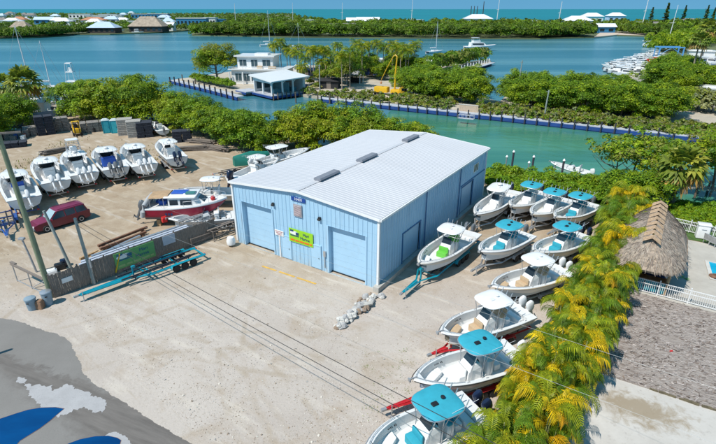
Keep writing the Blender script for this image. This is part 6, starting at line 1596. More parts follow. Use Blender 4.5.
# dock and lift in the blue cut at the right, behind the palms
c_ = G(697, 190, WL + .5); dkr = thing('boat_lift', 'small pale boat lift dock in the cut behind the airy trees at right', 'dock', (c_.x, c_.y, WL), -.35)
q = MB(); q.box((0, 0, .8), (9, 1.4, .12)); 
for i in range(10): q.box((-4.5 + i, 0, .88), (.8, 1.5, .05))
q.build('deck_boards', W['conc'], dkr)
for x in (-4, -1.3, 1.3, 4):
    for y in (-.6, .6): q = MB(); q.cyl((x, y, -1.2), .14, 2.8, 8); q.build('pile', W['wood'], dkr)
# ------------------------------------------------------------------ peninsula across the canal
def PB(px, py, z=0.0): return G(px, py, z)
penp = [PB(170, 80), PB(205, 88), PB(238, 93), PB(262, 92), PB(296, 93.5), PB(345, 99.5), PB(430, 109), PB(510, 117.5), PB(600, 127), PB(716, 139), PB(820, 150), PB(900, 120), PB(760, 60), PB(716, 46), PB(690, 44), PB(655, 52), PB(640, 60), PB(632, 74), PB(600, 84), PB(540, 82), PB(512, 84), PB(507, 95), PB(500, 101), PB(488, 99), PB(462, 88), PB(440, 82), PB(436, 74), PB(400, 70), PB(340, 64), PB(300, 66), PB(240, 70), PB(200, 76)]
SANDP = M('pale_peninsula_sand', (.46, .40, .32), .95, .15, .25, dirt=.3, dcol=(.22, .24, .10))
sheet('ground', [(p.x, p.y, .0) for p in penp], SANDP, .0, 1.6)
# sea wall dock: pale deck, blue fascia, piles
DKC = M('sun_bleached_dock', (.42, .44, .48), .85, .12, .6); FASC = M('blue_dock_fascia', (.015, .06, .24), .6, .2, .5, dirt=.3, dcol=(.1, .12, .2))
def dock(label, pts, width, npile, ph=1.5, pr=.2, side=1, pmat='navyw'):
    rt = thing('dock', label, 'dock', pts[0]); o0 = Vector(pts[0]); P_ = [Vector(p) - o0 for p in pts]
    d = MB(); f = MB(); tot = sum((P_[i + 1] - P_[i]).length for i in range(len(P_) - 1)); 
    for i in range(len(P_) - 1):
        a, b = P_[i], P_[i + 1]; t_ = (b - a).normalized(); n_ = Vector((-t_.y, t_.x, 0)) * side
        a, b = Vector((a.x, a.y, 0)), Vector((b.x, b.y, 0))
        def strip(mb, o1, o2, z1, z2): mb.loft([[tuple(q + n_ * o1 + Vector((0, 0, z1))), tuple(q + n_ * o2 + Vector((0, 0, z1))), tuple(q + n_ * o2 + Vector((0, 0, z2))), tuple(q + n_ * o1 + Vector((0, 0, z2)))] for q in (a, b)])
        strip(d, .0, width, .12, .26); strip(f, -.12, -.02, -.5, .14)
        strip(f, -.02, .2, -1.2, .08)
    d.build('dock_deck', DKC, rt); f.build('dock_fascia', FASC, rt)
    for k in range(npile):
        s = tot * (k + .5) / npile; i = 0
        while i < len(P_) - 2 and s > (P_[i + 1] - P_[i]).length: s -= (P_[i + 1] - P_[i]).length; i += 1
        t_ = (P_[i + 1] - P_[i]).normalized(); q_ = P_[i] + t_ * s - Vector((-t_.y, t_.x, 0)) * side * .32
        q = MB(); q.cyl((q_.x, q_.y, -1.6), pr, 1.6 + ph * (.85 + .3 * ((k * 37) % 10) / 10), 8); q.build('pile', W[pmat], rt, True)
    return rt
dl = [PB(x, y, 0) for x, y in ((318, 99.5), (345, 102), (430, 111), (510, 119), (600, 128.5), (720, 141), (800, 149))]
dock('long dock with blue edge and dark piles along the far side of the canal', dl, 2.2, 40, 1.2, .14)
dl = [PB(x, y, 0) for x, y in ((169, 81), (205, 89.5), (237, 98))]
dock('short blue edged dock left of the boathouse on the peninsula point', dl, 2.0, 13, 1.6, .2)
dl = [PB(x, y, 0) for x, y in ((443, 76.5), (468, 69.5), (491, 63))]
dock('narrow pier with pale posts running out along the mangrove spit', dl, 1.8, 16, 1.9, .16, -1, 'white')
# boathouse
a = PB(272, 97); bh = thing('boathouse', 'open white roofed boathouse on a blue edged platform over the canal', 'boathouse', (a.x, a.y, 0), .72, None, (.95, 1.2, 1.2))
# local x runs along the long side away from the canal mouth, local y to the left
q = MB(); q.box((4.9, 3.4, .2), (11.0, 8.4, .3)); q.box((-.3, 9.5, .2), (4.4, 4.5, .3)); q.build('platform', DKC, bh); q = MB(); q.box((4.9, -.85, -.02), (11.2, .15, .42)); q.box((-.65, 3.4, -.02), (.15, 8.6, .42)); q.box((-2.55, 9.5, -.02), (.15, 4.6, .42)); q.build('dock_fascia', FASC, bh)
q = MB(); q.loft([[(-.9, -1.3, 3.0), (11.2, -1.3, 3.4), (11.2, 7.8, 4.0), (-.9, 7.8, 3.6)], [(-.9, -1.3, 3.22), (11.2, -1.3, 3.62), (11.2, 7.8, 4.22), (-.9, 7.8, 3.82)]]); q.build('roof', W['gel'], bh)
q = MB(); q.box((5, 6.9, 1.9), (10.2, .15, 3.2)); q.box((10.2, 3.2, 1.8), (.15, 7.4, 3.0)); q.box((.05, 3.3, 2.95), (.14, 7.2, .7)); q.build('wall', W['white'], bh)
for x, y in ((0, -.1), (3.3, -.1), (6.6, -.1), (10, -.1), (0, 3.3), (0, 6.8)): q = MB(); q.box((x, y, 1.75), (.32, .32, 2.9)); q.tube([(x, y, 2.4), (x + .5, y - .4, 3.05)], .08, 5); q.build('post', W['white'], bh)
for i in range(4): q = MB(); x = 1.5 + i * 2.4; q.box((x, 6.78, 1.8), (1.6, .08, 1.8)); q.build('window', W['clear'], bh)
q = MB(); q.box((5.5, 3.4, 1.4), (.15, 6.6, 2.3)); q.build('partition', M('teal_grey_partition', (.08, .22, .26), .6, .2, 2), bh)
q = MB(); q.box((3, 2, .75), (2.2, 1.0, .8)); q.box((8, 2, .8), (1.6, 1.6, .9)); q.build('bench', M('teal_grey_partition', (.08, .22, .26)), bh)
for i in range(9): q = MB(); q.cyl((-.4 + i * 1.35, -1.1, -1.4), .15, 2.3, 8); q.build('pile', W['bark'], bh, True)
# two storey house
hb_ = PB(232, 84); ho = thing('waterfront_house', 'white two storey house with terraces behind the boathouse', 'house', (hb_.x, hb_.y, 0), -.12)
q = MB(); q.box((8, 5, 2.0), (16, 9, 4.0)); q.box((6.6, 6, 5.7), (10.6, 7, 3.4)); q.build('wall', W['white'], ho)
q = MB(); q.box((8, 5, 4.1), (17.5, 10.5, .3)); q.box((6.6, 6, 7.55), (12, 8.4, .35)); q.box((8, 6, 7.95), (4, 3, .5)); q.build('roof', W['gel'], ho)
for i, (x, y, z, w_, h_, y_) in enumerate([(2 + k * 2.4, .48, 1.9, 1.8, 2.2, 0) for k in range(6)] + [(3.0, 2.46, 5.7, 2.0, 1.8, 0), (6.4, 2.46, 5.6, 1.8, 2.0, 0), (10.0, 2.46, 5.7, 2.2, 1.8, 0)]):
    q = MB(); q.box((x, y, z), (w_, .1, h_)); wo = q.build('window', W['clear'], ho); q = MB(); q.box((x, y - .05, z), (.08, .06, h_)); q.box((x, y - .05, z + h_ / 2), (w_ + .2, .08, .12)); q.box((x, y - .05, z - h_ / 2), (w_ + .2, .08, .12)); q.build('frame', W['white'], wo)
q = MB(); q.box((8, .0, 4.75), (17, .06, .08)); 
for i in range(18): q.box((-.4 + i, .0, 4.5), (.05, .05, .5))
q.build('railing', W['white'], ho)
q = MB(); q.box((8.0, 2.3, 4.6), (1.6, .6, .7)); q.box((12, 1.4, 4.6), (2.2, .9, .6)); q.build('terrace_seating', W['tanv'], ho)
q = MB(); q.box((3.6, -.3, 1.7), (.3, .3, 3.4)); q.box((12.9, -.3, 1.7), (.3, .3, 3.4)); q.box((-.4, -.3, 1.7), (.3, .3, 3.4)); q.build('column', W['white'], ho)
# hedge and trees of the peninsula
for i in range(9): c_ = PB(196 + i * 4.2, 81 + i * .9); plant('hedge', c_, 'low yellow green hedge bush along the left dock of the peninsula', 'bush', 'hedge left of the house', sc=1.3, name='hedge_bush')
c_ = PB(218, 82); plant('big', c_, 'broad spreading banyan tree left of the white two storey house', 'tree', None, rz=1.0, sc=.88)
c_ = PB(200, 77); feather_palm(c_, 4.5, 'small palm at the left foot of the banyan tree', 2.4, 14, None, seed=2)
for i, (px, h_, py) in enumerate(((276, 9.5, 78), (282, 10.5, 77), (291, 8, 79), (298, 7.6, 80), (306, 6.6, 81), (311, 8.4, 78), (318, 8.8, 80), (326, 8, 78), (331, 7.4, 80), (338, 9.0, 75), (345, 7, 82), (322, 6, 84), (303, 5, 86), (383, 8.5, 76), (392, 9.5, 77), (400, 9.2, 78), (408, 8.5, 77), (414, 9.4, 76), (369, 9, 74), (377, 9.6, 75), (314, 9, 84), (324, 9.2, 83), (350, 9.5, 88), (342, 8.5, 90), (300, 8.5, 76), (288, 8.5, 76), (362, 9.5, 80), (396, 9.0, 80), (405, 8.5, 82), (357, 10, 78))):
    c_ = PB(px, py); feather_palm(c_, h_, 'slender coconut palm on the pale sand of the peninsula' if px < 350 else 'coconut palm near the turquoise pool of the peninsula', 2.6 if px < 350 else 3.0, 15, 'palms on the peninsula sand' if px < 350 else 'palms near the peninsula pool', seed=i % 3)
for i, (px, py, sc_, kd) in enumerate(((340, 84, 1.05, 'olive'), (348, 86, 1.1, 'olive'), (334, 88, .9, 'olive'), (352, 80, 1.2, 'pen'), (346, 76, 1.3, 'pen'), (356, 74, 1.3, 'pen'), (366, 73, 1.2, 'pen'), (372, 77, 1.1, 'pen'), (384, 80, 1.0, 'pen'), (392, 73, 1.2, 'pen'), (402, 75, 1.2, 'pen'), (412, 76, 1.1, 'pen'), (420, 77, 1.1, 'pen'), (427, 79, 1.0, 'pen'), (328, 77, 1.0, 'pen'), (320, 85, .7, 'olive'))):
    c_ = PB(px, py); plant('%s%d' % (kd, i % 2), c_, 'dense tree in the grove behind the peninsula sand yard' if kd == 'pen' else 'pale olive green tree at the edge of the peninsula sand yard', 'tree', 'trees of the peninsula grove' if kd == 'pen' else 'olive trees by the sand yard', sc=sc_ * .95)
for i in range(34):     # mangrove thicket behind the dock, middle
    px = 384 + (i % 12) * 9.6 + random.uniform(-3, 3); row = i // 12; py = (96, 91, 86)[row] + (px - 384) * .075 * (1 - row * .25)
    if px > 488 - row * 6: continue
    if px < 402 or px > 484 - row * 3: continue
    c_ = PB(px, py); plant('pen%d' % (i % 4), c_, 'rounded mangrove in the thicket behind the long dock, left of the inlet', 'tree', 'mangroves left of the inlet', sc=random.uniform(.85, 1.1), name='mangrove_tree')
for i in range(40):
    px = 506 + (i % 14) * 12.5 + random.uniform(-4, 4); row = i // 14; py = (107, 101, 95)[row] + (px - 506) * .085
    if (row == 2 and px > 620) or px < 507 + row * 3: continue
    c_ = PB(px, py); plant('pen%d' % (i % 4), c_, 'rounded mangrove in the thicket behind the long dock, right of the inlet', 'tree', 'mangroves right of the inlet', sc=random.uniform(.85, 1.15), name='mangrove_tree')
for i in range(150):     # sparse planted shrubs along the dock
    px = 342 + i * 2.62 + random.uniform(-2, 2); py = 100 + (px - 342) * .106 - (.6, 3.6, 6.6)[i % 3] - random.uniform(0, 1.5)
    if 452 < px < 480 or (372 < px < 400 and i % 3 == 2): continue
    c_ = PB(px, py); plant('shrub%d' % (i % 4), c_, 'scraggly grey green shrub in the planting strip along the long dock', 'shrub', 'shrubs along the long dock', sc=random.uniform(.8, 1.45))
for i, (px, py) in enumerate(((306, 94), (313, 95), (322, 97), (330, 97.5), (338, 96), (316, 89), (310, 84))): c_ = PB(px, py); plant('shrub%d' % (i % 4), c_, 'small round shrub on the pale sand near the boathouse', 'shrub', 'shrubs on the peninsula sand', sc=1.3)
# spit mangroves by the pier
V = []; rng2 = np.random.default_rng(5); ps0, ps1 = PB(432, 73), PB(488, 60)
MI = []
for i in range(150):
    u = rng2.random(); p_ = ps0.lerp(ps1, u) + Vector((rng2.normal() * 1.0, 1.5 + rng2.random() * 7, 0)); z = rng2.uniform(.3, 4.2)
    n = 60; e = rng2.normal(size=(n, 3)); e /= np.linalg.norm(e, axis=1, keepdims=True); e[:, 2] = np.abs(e[:, 2])
    V.append(leaf_quads(rng2, np.array([p_.x, p_.y, z]) + e * 1.5, e + rng2.normal(size=(n, 3)) * .5, .42)); MI += [int(rng2.integers(0, 3))] * n
o = thing('mangrove_hedge', 'long clipped mangrove hedge on the spit beside the narrow pier', 'hedge', (0, 0, 0)); link('foliage', quads_mesh('foliage', np.concatenate(V), [LV['m_m'], LV['o_l'], LV['far']], MI), o)
sheet('spit', [(p.x, p.y, -.4) for p in (PB(428, 78), PB(492, 63), PB(490, 58), PB(428, 66))], SANDP, -.4, .8)
# pale fence panel gap, small signs, white dinghy ramp
c_ = PB(468, 113); o = thing('board_screen', 'pale tan board screen in a gap of the planting strip', 'screen', c_, -.5, None, (.55, .6, .65))
q = MB()
for i in range(12): q.box((-3.4 + i * .62, 0, 1.4), (.58, .08, 2.8))
q.build('boards', M('pale_tan_boards', (.52, .40, .29), .8, .12, 2), o); q = MB(); q.box((0, -.1, 2.6), (7.6, .06, .12)); q.box((0, -.1, .3), (7.6, .06, .12)); q.build('rail', W['white'], o)
c_ = PB(466, 119, .3); o = thing('gangway', 'pale railed gangway on the dock in front of the tan board screen', 'gangway', c_, -.5, None, .7)
q = MB(); q.box((0, 0, .15), (4.5, 1.2, .12)); q.build('deck_boards', DKC, o); q = MB()
for y in (-.55, .55):
    q.tube([(-2.2, y, 1.1), (2.2, y, 1.1)], .04, 5)
    for x in (-2.2, -1.1, 0, 1.1, 2.2): q.tube([(x, y, .2), (x, y, 1.1)], .035, 5)
q.build('railing', W['white'], o)
for px, py, h_, lab in ((544, 119, 5.6, 'weathered grey post in the planting strip, right part of the long dock'), (517, 98, 8.8, 'tall bare pole among the mangroves right of the inlet'), (320, 92, 7.0, 'bare pole on the peninsula sand near the boathouse')):
    c_ = PB(px, py); q = MB(); q.tube([(0, 0, -.2), (0, 0, h_ * .5), (.1, 0, h_)], .17, 7, r1=.12); q.box((0, 0, h_ * .95), (.7, .1, .1)); o = q.build('wooden_pole', W['pole2'], None, True); o.location = c_; tag(o, lab, 'pole')
# yellow crane truck
c_ = PB(391, 95); cr = thing('crane_truck', 'yellow crane truck with a tall bent boom in the shrubs behind the dock', 'crane', c_, -.45, None, .8)
q = MB(); q.rbox((-3.2, 0, 1.6), (4.6, 2.3, 1.7), .2); q.rbox((1.6, .1, 1.3), (3.0, 2.3, 1.2), .2); q.build('body', W['yellow'], cr, True)
q = MB(); q.rbox((4.0, 0, 1.7), (1.8, 2.3, 2.0), .2); ca = q.build('cab', W['yellow'], cr, True); q = MB(); q.box((4.5, -1.16, 2.1), (1.0, .04, .8)); q.box((4.92, 0, 2.1), (.04, 1.9, .8)); q.build('window', W['smoke'], ca)
q = MB(); q.tube([(1.2, 0, 2.0), (1.3, 0, 6.5), (1.7, 0, 11.6)], .28, 6, r1=.22); q.tube([(1.7, 0, 11.6), (1.1, 0, 12.1), (.4, 0, 11.6)], .2, 6); q.tube([(.4, 0, 11.6), (-1.8, 0, 7.8), (-3.4, 0, 4.6)], .14, 6, r1=.09); bo_ = q.build('boom', W['yellow'], cr, True)
q = MB(); q.tube([(-3.4, 0, 4.6), (-3.5, 0, 3.9)], .06, 4); q.lathe((-3.5, 0, 3.6), [(.05, -.4), (.35, -.2), (.35, .2), (.05, .4)], 8); q.build('hook_block', M('pale_orange_block', (.55, .25, .12), .5, .2, 3), bo_)
q = MB(); q.box((6.5, 0, 1.2), (7.5, .5, .3)); q.build('outrigger_beam', W['galv'], cr)
for x in (-5, -3.4, 1, 3.9):
    for y in (-1.1, 1.1): w = MB(); w.lathe((x, y, .5), [(.2, -.15), (.5, -.15), (.5, .15), (.2, .15)], 12, axis='Y'); w.build('wheel', W['rubber'], cr, True)
# huts, parked cars, pool and pavilion on the peninsula
c_ = PB(355, 83); o = thing('open_shelter', 'small grey roofed shelter with open sides on the sand yard', 'shelter', c_, -.3); q = MB(); q.loft([[(-2.4, -2, 2.5), (2.4, -2, 2.5), (2.4, 2, 2.5), (-2.4, 2, 2.5)], [(-.4, -.3, 3.7), (.4, -.3, 3.7), (.4, .3, 3.7), (-.4, .3, 3.7)]]); q.build('roof', M('grey_shingle_roof', (.25, .25, .25), .8, .2, 3), o)
for x in (-2, 2):
    for y in (-1.7, 1.7): q = MB(); q.box((x, y, 1.25), (.2, .2, 2.5)); q.build('post', W['white'], o)
q = MB(); q.box((0, .8, .8), (3.4, 1.2, 1.4)); q.build('counter', W['dark'], o)
for i, (px, py, m_, lab) in enumerate(((372, 74.5, 'bluep', 'long dark blue shade cover left of the peninsula pool'), (330, 88, 'dark', 'dark covered stall under the palms on the sand yard'), (308, 76, 'navy', 'dark blue low building behind the palms near the white house'), (303, 73, 'gel', 'white flat roofed cabin behind the palms right of the white house'))):
    c_ = PB(px, py); o = thing('stall', lab, 'stall', c_, -.2); q = MB(); q.box((0, 0, 1.0), (5.2, 2.8, 2.0)); q.build('wall', W[m_], o); q = MB(); q.loft([[(-2.9, -1.8, 2.0), (2.9, -1.8, 2.0), (2.9, 1.8, 2.0), (-2.9, 1.8, 2.0)], [(-2.5, -.3, 2.7), (2.5, -.3, 2.7), (2.5, .3, 2.7), (-2.5, .3, 2.7)]]); q.build('roof', W[m_], o)
    q = MB(); q.box((0, -1.42, .9), (1.2, .06, 1.7)); q.build('door', W['wood'], o)
c_ = PB(383, 71.5); q = MB(); q.prism([(-8, -2.5), (8, -2.5), (8, 2.5), (-8, 2.5)], .1, .9); po2 = q.build('above_ground_pool', M('pool_turquoise_paint', (.02, .40, .55), .3, .06, 1)); po2.location = c_; tag(po2, 'long turquoise pool basin among the palms of the peninsula', 'pool')
c_ = PB(384, 69); o = thing('pool_house', 'long low white pool house behind the turquoise pool', 'house', c_, 0); q = MB(); q.box((0, 2.5, 1.6), (17, 3, 3.2)); q.build('wall', W['gel'], o); q = MB(); q.box((0, 2.5, 3.3), (18, 4, .3)); q.build('roof', W['white'], o)
for i in range(5): q = MB(); q.box((-6.5 + i * 3.2, .97, 1.7), (1.6, .08, 1.4)); q.build('window', W['smoke'], o)
c_ = PB(417, 72); o = thing('green_cabin', 'small green walled cabin with a white roof at the pier root', 'cabin', c_, -.2); q = MB(); q.box((0, 0, 1.5), (9, 5, 3.0)); q.build('wall', M('sea_green_wall', (.03, .22, .17), .6, .12, 2), o); q = MB(); q.loft([[(-5, -3, 3), (-5, 0, 4.2), (-5, 3, 3)], [(5, -3, 3), (5, 0, 4.2), (5, 3, 3)]], caps=False); q.build('roof', W['gel'], o); q = MB(); q.box((0, -2.53, 1.5), (1.2, .06, 2.4)); q.build('door', W['white'], o)
for i, (px, py, m_) in enumerate(((300, 88, 'navy'), (326, 84.5, 'redp'), (336, 83.5, 'alu'))):
    c_ = PB(px, py); o = thing('parked_car', ['dark blue car on the sand right of the boathouse', 'red car parked below the olive trees', 'silver car parked below the olive trees'][i], 'car', c_, .3 * i); q = MB(); q.rbox((0, 0, .65), (4.3, 1.8, .75), .15); q.build('body', W[m_], o, True); q = MB(); q.loft([[(-1.7, -.85, 1.0), (1.1, -.85, 1.0), (1.1, .85, 1.0), (-1.7, .85, 1.0)], [(-1.3, -.7, 1.5), (.5, -.7, 1.5), (.5, .7, 1.5), (-1.3, .7, 1.5)]]); q.build('window', W['smoke'], o)
    for x in (-1.3, 1.35):
        for y in (-.85, .85): w = MB(); w.lathe((x, y, .33), [(.1, -.1), (.33, -.1), (.33, .1), (.1, .1)], 12, axis='Y'); w.build('wheel', W['rubber'], o, True)
for i in range(5):
    c_ = PB((183, 196, 296, 318, 330)[i], (83, 87, 103, 103.5, 104)[i], WL); q = MB(); q.cyl((0, 0, -1), .16, 3.4, 8); q.cyl((0, 0, 2.4), .2, .1, 8); o = q.build('mooring_pile', W['bark'], None, True); o.location = c_; tag(o, 'bare dark mooring pile in the water beside the peninsula docks', 'mooring pile', 'bare piles by the peninsula docks')

# ------------------------------------------------------------------ marina on the right
mrp = [PB(632, 80), PB(640, 70), PB(652, 60), PB(668, 48), PB(690, 40), PB(720, 36), PB(900, 40), PB(950, 130), PB(720, 100), PB(680, 100)]
sheet('marina_ground', [(p.x, p.y, .03) for p in mrp], M('marina_gravel', (.36, .33, .29), .9, .15, .3), .03, 1.6)
def small_boat(px, py, z, ang, lab, grp, stripe='gel'):
    c_ = G(px, py, z); o = thing('docked_boat', lab, 'boat', (c_.x, c_.y, z), ang, grp); st = hull_fn(8, 2.6, 0, 1.4, .5); n = 10; h = MB()
    for sg in (1, -1):
        k0 = len(h.v)
        for i in range(n + 1):
            x, xk, b, zg, k = st(i / n); h.v += [(xk, 0, k), (x, b * .85 * sg, k + (zg - k) * .4), (x, b * sg, zg)]
        for i in range(n):
            for j in range(2): q = (k0 + i * 3 + j, k0 + i * 3 + 3 + j, k0 + i * 3 + 4 + j, k0 + i * 3 + 1 + j); h.f.append(q if sg < 0 else q[::-1]); h.m.append(0)
    up = [(st(i / n)[0], st(i / n)[2], st(i / n)[3] - .1) for i in range(n + 1)]; h.poly(up + [(p[0], -p[1], p[2]) for p in up[::-1]]); h.build('hull', W[stripe], o)
    q = MB(); q.rbox((0, 0, 1.8), (2.6, 1.7, 1.2), .2); q.rbox((-.2, 0, 2.9), (2.6, 2.0, .12), .03)
    for x in (-1.2, .9):
        for y in (-.8, .8): q.tube([(x, y, 1.4), (x, y, 2.9)], .04, 4)
    q.build('cabin', W['gel'], o)
    q = MB(); q.box((.2, 0, 1.95), (2.3, 1.76, .5)); q.build('window', W['smoke'], o)
    q = MB(); q.rbox((-4.2, 0, 1.3), (.6, 1.3, .9), .1); q.build('outboard', W['greyc'], o)
k = 0
for i in range(13):
    for r in range(4):
        px = 612 + i * 3.5 + r * 2.5 + random.uniform(-1.2, 1.2); py = 69.5 - i * 1.1 + r * 3.1 + random.uniform(-.9, .9)
        if px > 660 or py > 78 or (r == 3 and i < 2): continue
        small_boat(px, py, WL if r < 2 or px < 636 else .1, random.choice((-.5, -.5 + math.pi, 1.0)) + random.uniform(-.25, .25), 'white boat in the crowded marina rows beyond the mangroves', 'boats packed in the marina'); k += 1
for i in range(9):
    small_boat(690 + (i % 5) * 6.5, 64 + (i // 5) * 7 + (i % 2), .05, random.uniform(-.8, .4), 'boat stored ashore right of the tall palms at the marina', 'boats stored ashore at the marina', random.choice(('gel', 'alu', 'bluep')))
for i in range(3):
    c_ = PB((652, 659, 655)[i], (68, 66, 71)[i]); o = thing('red_storage_shed', 'red roofed small shed between the marina boats', 'shed', c_, -.4, 'red sheds in the marina'); q = MB(); q.box((0, 0, 1.2), (5, 3, 2.4)); q.build('wall', W['redp'], o); q = MB(); q.loft([[(-2.8, -1.8, 2.4), (-2.8, 0, 3.2), (-2.8, 1.8, 2.4)], [(2.8, -1.8, 2.4), (2.8, 0, 3.2), (2.8, 1.8, 2.4)]], caps=False); q.build('roof', W['redp'], o)
c_ = PB(667, 59); o = thing('travel_lift', 'light blue boat hoist frame over the marina rows', 'boat hoist', c_, -.15, None, .6); LB_ = M('light_blue_steel', (.10, .32, .60), .5, .1, 2)
for x in (-8, 8):
    for y in (-4, 4): q = MB(); q.box((x, y, 4), (.7, .7, 8)); q.build('leg', LB_, o)
q = MB()
for y in (-4, 4): q.box((0, y, 8.2), (17, .7, .8))
q.box((-8, 0, 8.2), (.7, 8, .8)); q.tube([(-8, -4, 3), (0, -4, 8)], .2, 5); q.tube([(8, -4, 3), (0, -4, 8)], .2, 5); q.build('top_frame', LB_, o)
for i, (px, py, w_, m_, lab) in enumerate(((706, 90, 12, 'trapw', 'low grey roofed shed right of the tall palms'), (697, 105, 16, 'conc', 'pale concrete ramp building beside the grey hedge'), (650, 46, 8, 'gel', 'white building with a red sign at the marina head'), (715, 99, 7, 'gel', 'white roofed shed at the right edge of the marina'), (700, 57, 10, 'gel', 'white flat roofed building behind the boats ashore'))):
    c_ = PB(px, py); o = thing('marina_building', lab, 'building', c_, -.4); q = MB(); q.box((0, 0, 1.3), (w_, 5, 2.6)); q.build('wall', W['white'] if i != 1 else W['conc'], o); q = MB(); q.box((0, 0, 2.75), (w_ + 1, 6, .3)); q.box((0, 0, 3.0), (w_ * .8, 3, .25)); q.build('roof', W[m_], o); q = MB(); q.box((0, -2.53, 1.2), (1.2, .06, 2.2)); q.build('door', W['greyc'], o)
    if i == 2: q = MB(); q.box((1, -2.6, 2.2), (3, .1, .8)); q.build('sign_panel', W['redp'], o)
for i, (px, h_, py) in enumerate(((688, 12, 86), (693, 15, 85))):
    c_ = PB(px, py); fan_palm((c_.x, c_.y, 0), h_, ['shorter of the two tall palms in the marina', 'taller of the two tall palms in the marina'][i], L=3.2, nf=36, r=.22, seed=20 + i, name='tall_palm', group='tall palms of the marina')
c_ = PB(671, 116); plant('ybush', c_, 'bright yellow bush in front of the grey hedge near the marina', 'bush', None, sc=1.1)
for i in range(6): c_ = PB(683 + i * 7, 107 + i * 1.2); plant('greyh', c_, 'silver grey buttonwood hedge bush right of the yellow bush', 'bush', 'grey hedge by the marina', sc=1.0)
for i in range(64):
    px = 660 + random.uniform(-4, 70); py = random.uniform(77, 98)
    if px > 690 and py < 93: continue
    c_ = PB(px, py); plant('pen%d' % (i % 4), c_, 'leafy tree between the marina and the long dock mangroves', 'tree', 'trees beside the marina', sc=random.uniform(.9, 1.25))
for i, px in enumerate((692, 648, 655)):
    pass
# sailboats and yachts on the bay
for px, py, ms, lab, an in ((269, 46, 20, 'tall masted white sailboat on the bay behind the white house', .4), (298, 51, 14, 'white sailboat with a mast right of the taller one on the bay', .1), (435, 53, 15, 'sailboat mast rising behind the spit mangroves', .6)):
    c_ = G(px, py, WL); sailboat(lab, (c_.x, c_.y, WL), an, 13 if px == 298 else 11, ms)
c_ = G(480, 51, WL); yt = thing('motor_yacht', 'white motor yacht crossing the bay beyond the narrow pier', 'yacht', (c_.x, c_.y, WL), .15, None, 1.35)
st = hull_fn(13, 4, -.4, 2.2, .8); n = 12; h = MB()
for sg in (1, -1):
    k0 = len(h.v)
    for i in range(n + 1): x, xk, b, zg, kk = st(i / n); h.v += [(xk, 0, kk), (x, b * .85 * sg, kk + (zg - kk) * .4), (x, b * sg, zg)]
    for i in range(n):
        for j in range(2): q = (k0 + i * 3 + j, k0 + i * 3 + 3 + j, k0 + i * 3 + 4 + j, k0 + i * 3 + 1 + j); h.f.append(q if sg < 0 else q[::-1]); h.m.append(0)
up = [(st(i / n)[0], st(i / n)[2], st(i / n)[3] - .1) for i in range(n + 1)]; h.poly(up + [(p[0], -p[1], p[2]) for p in up[::-1]]); h.build('hull', W['gel'], yt)
q = MB(); q.loft([[(-4.5, -1.6, 1.7), (2.5, -1.3, 1.9), (2.5, 1.3, 1.9), (-4.5, 1.6, 1.7)], [(-4.3, -1.5, 3.3), (.8, -1.2, 3.2), (.8, 1.2, 3.2), (-4.3, 1.5, 3.3)]]); q.rbox((-2, 0, 3.6), (3, 2.4, .7), .1); q.rbox((-2.4, 0, 5.0), (2.6, 2.4, .12), .03)
for x in (-3.4, -1.2):
    for y in (-1, 1): q.tube([(x, y, 3.8), (x, y, 5)], .05, 4)
q.build('deckhouse', W['gel'], yt); q = MB(); q.box((-1.6, 0, 2.7), (4.6, 3.06, .5)); q.build('window', W['smoke'], yt)
for i, (px, py, lab) in enumerate(((116, 32, 'white powerboat at the far shore by the thatched pavilion'), (341, 33, 'white yacht at the far landing among the mangroves'), (138, 33.5, 'small white boat right of the thatched pavilion jetty'), (85, 33.5, 'white boat left of the blue roofed pavilion'))):
    c_ = G(px, py, WL); o = thing('moored_boat', lab, 'boat', (c_.x, c_.y, WL), .2, None, 2.0 if i != 2 else 1.3)
    h = MB(); st = hull_fn(8, 2.6, -.2, 1.4, .5); up = [(st(i_ / 8)[0], st(i_ / 8)[2], st(i_ / 8)[3]) for i_ in range(9)]; lo = [(x * .92, y * .75, -.2) for x, y, z in up]
    h.loft([lo + [(p[0], -p[1], p[2]) for p in lo[::-1]], up + [(p[0], -p[1], p[2]) for p in up[::-1]]]); h.build('hull', W['gel'], o); q = MB(); q.rbox((-.5, 0, 1.9), (3, 1.8, 1.3), .2); q.rbox((-.5, 0, 3.0), (2.6, 1.9, .12), .03); q.tube([(-.5, .7, 2), (-.5, .7, 3)], .05, 4); q.build('cabin', W['gel'], o); q = MB(); q.box((-.4, 0, 2.1), (2.9, 1.86, .45)); q.build('window', W['smoke'], o)
# ------------------------------------------------------------------ far shore
FL = [(-900, 380), (G(-60, 39).x, G(-60, 39).y), (G(0, 38).x, G(0, 38).y), (G(35, 37).x, G(35, 37).y), (G(64, 35.5).x, G(64, 35.5).y), (G(72, 34).x, G(72, 34).y), (G(110, 34).x, G(110, 34).y), (G(168, 32).x, G(168, 32).y), (G(192, 30).x, G(192, 30).y), (G(192, 35).x, G(192, 35).y), (G(280, 36.5).x, G(280, 36.5).y), (G(380, 37.5).x, G(380, 37.5).y), (G(540, 38.5).x, G(540, 38.5).y), (G(596, 37).x, G(596, 37).y), (G(612, 35).x, G(612, 35).y), (G(650, 36).x, G(650, 36).y), (G(690, 36).x, G(690, 36).y), (G(760, 45).x, G(760, 45).y), (900, 300), (1400, 900), (620, 640), (200, 650), (-60, 900), (-150, 1400), (-300, 2400), (-4000, 3200), (-4000, 380)]
sheet('far_land', FL, M('far_land_scrub', (.12, .14, .06), .95, .3, .02), .15, 1.5)
def inpoly(x, y, P_):
    c = False; j = len(P_) - 1
    for i in range(len(P_)):
        if (P_[i][1] > y) != (P_[j][1] > y) and x < (P_[j][0] - P_[i][0]) * (y - P_[i][1]) / (P_[j][1] - P_[i][1]) + P_[i][0]: c = not c
        j = i
    return c
CLEAR = []     # boxes kept open for houses: (pixel x, pixel y, half width)
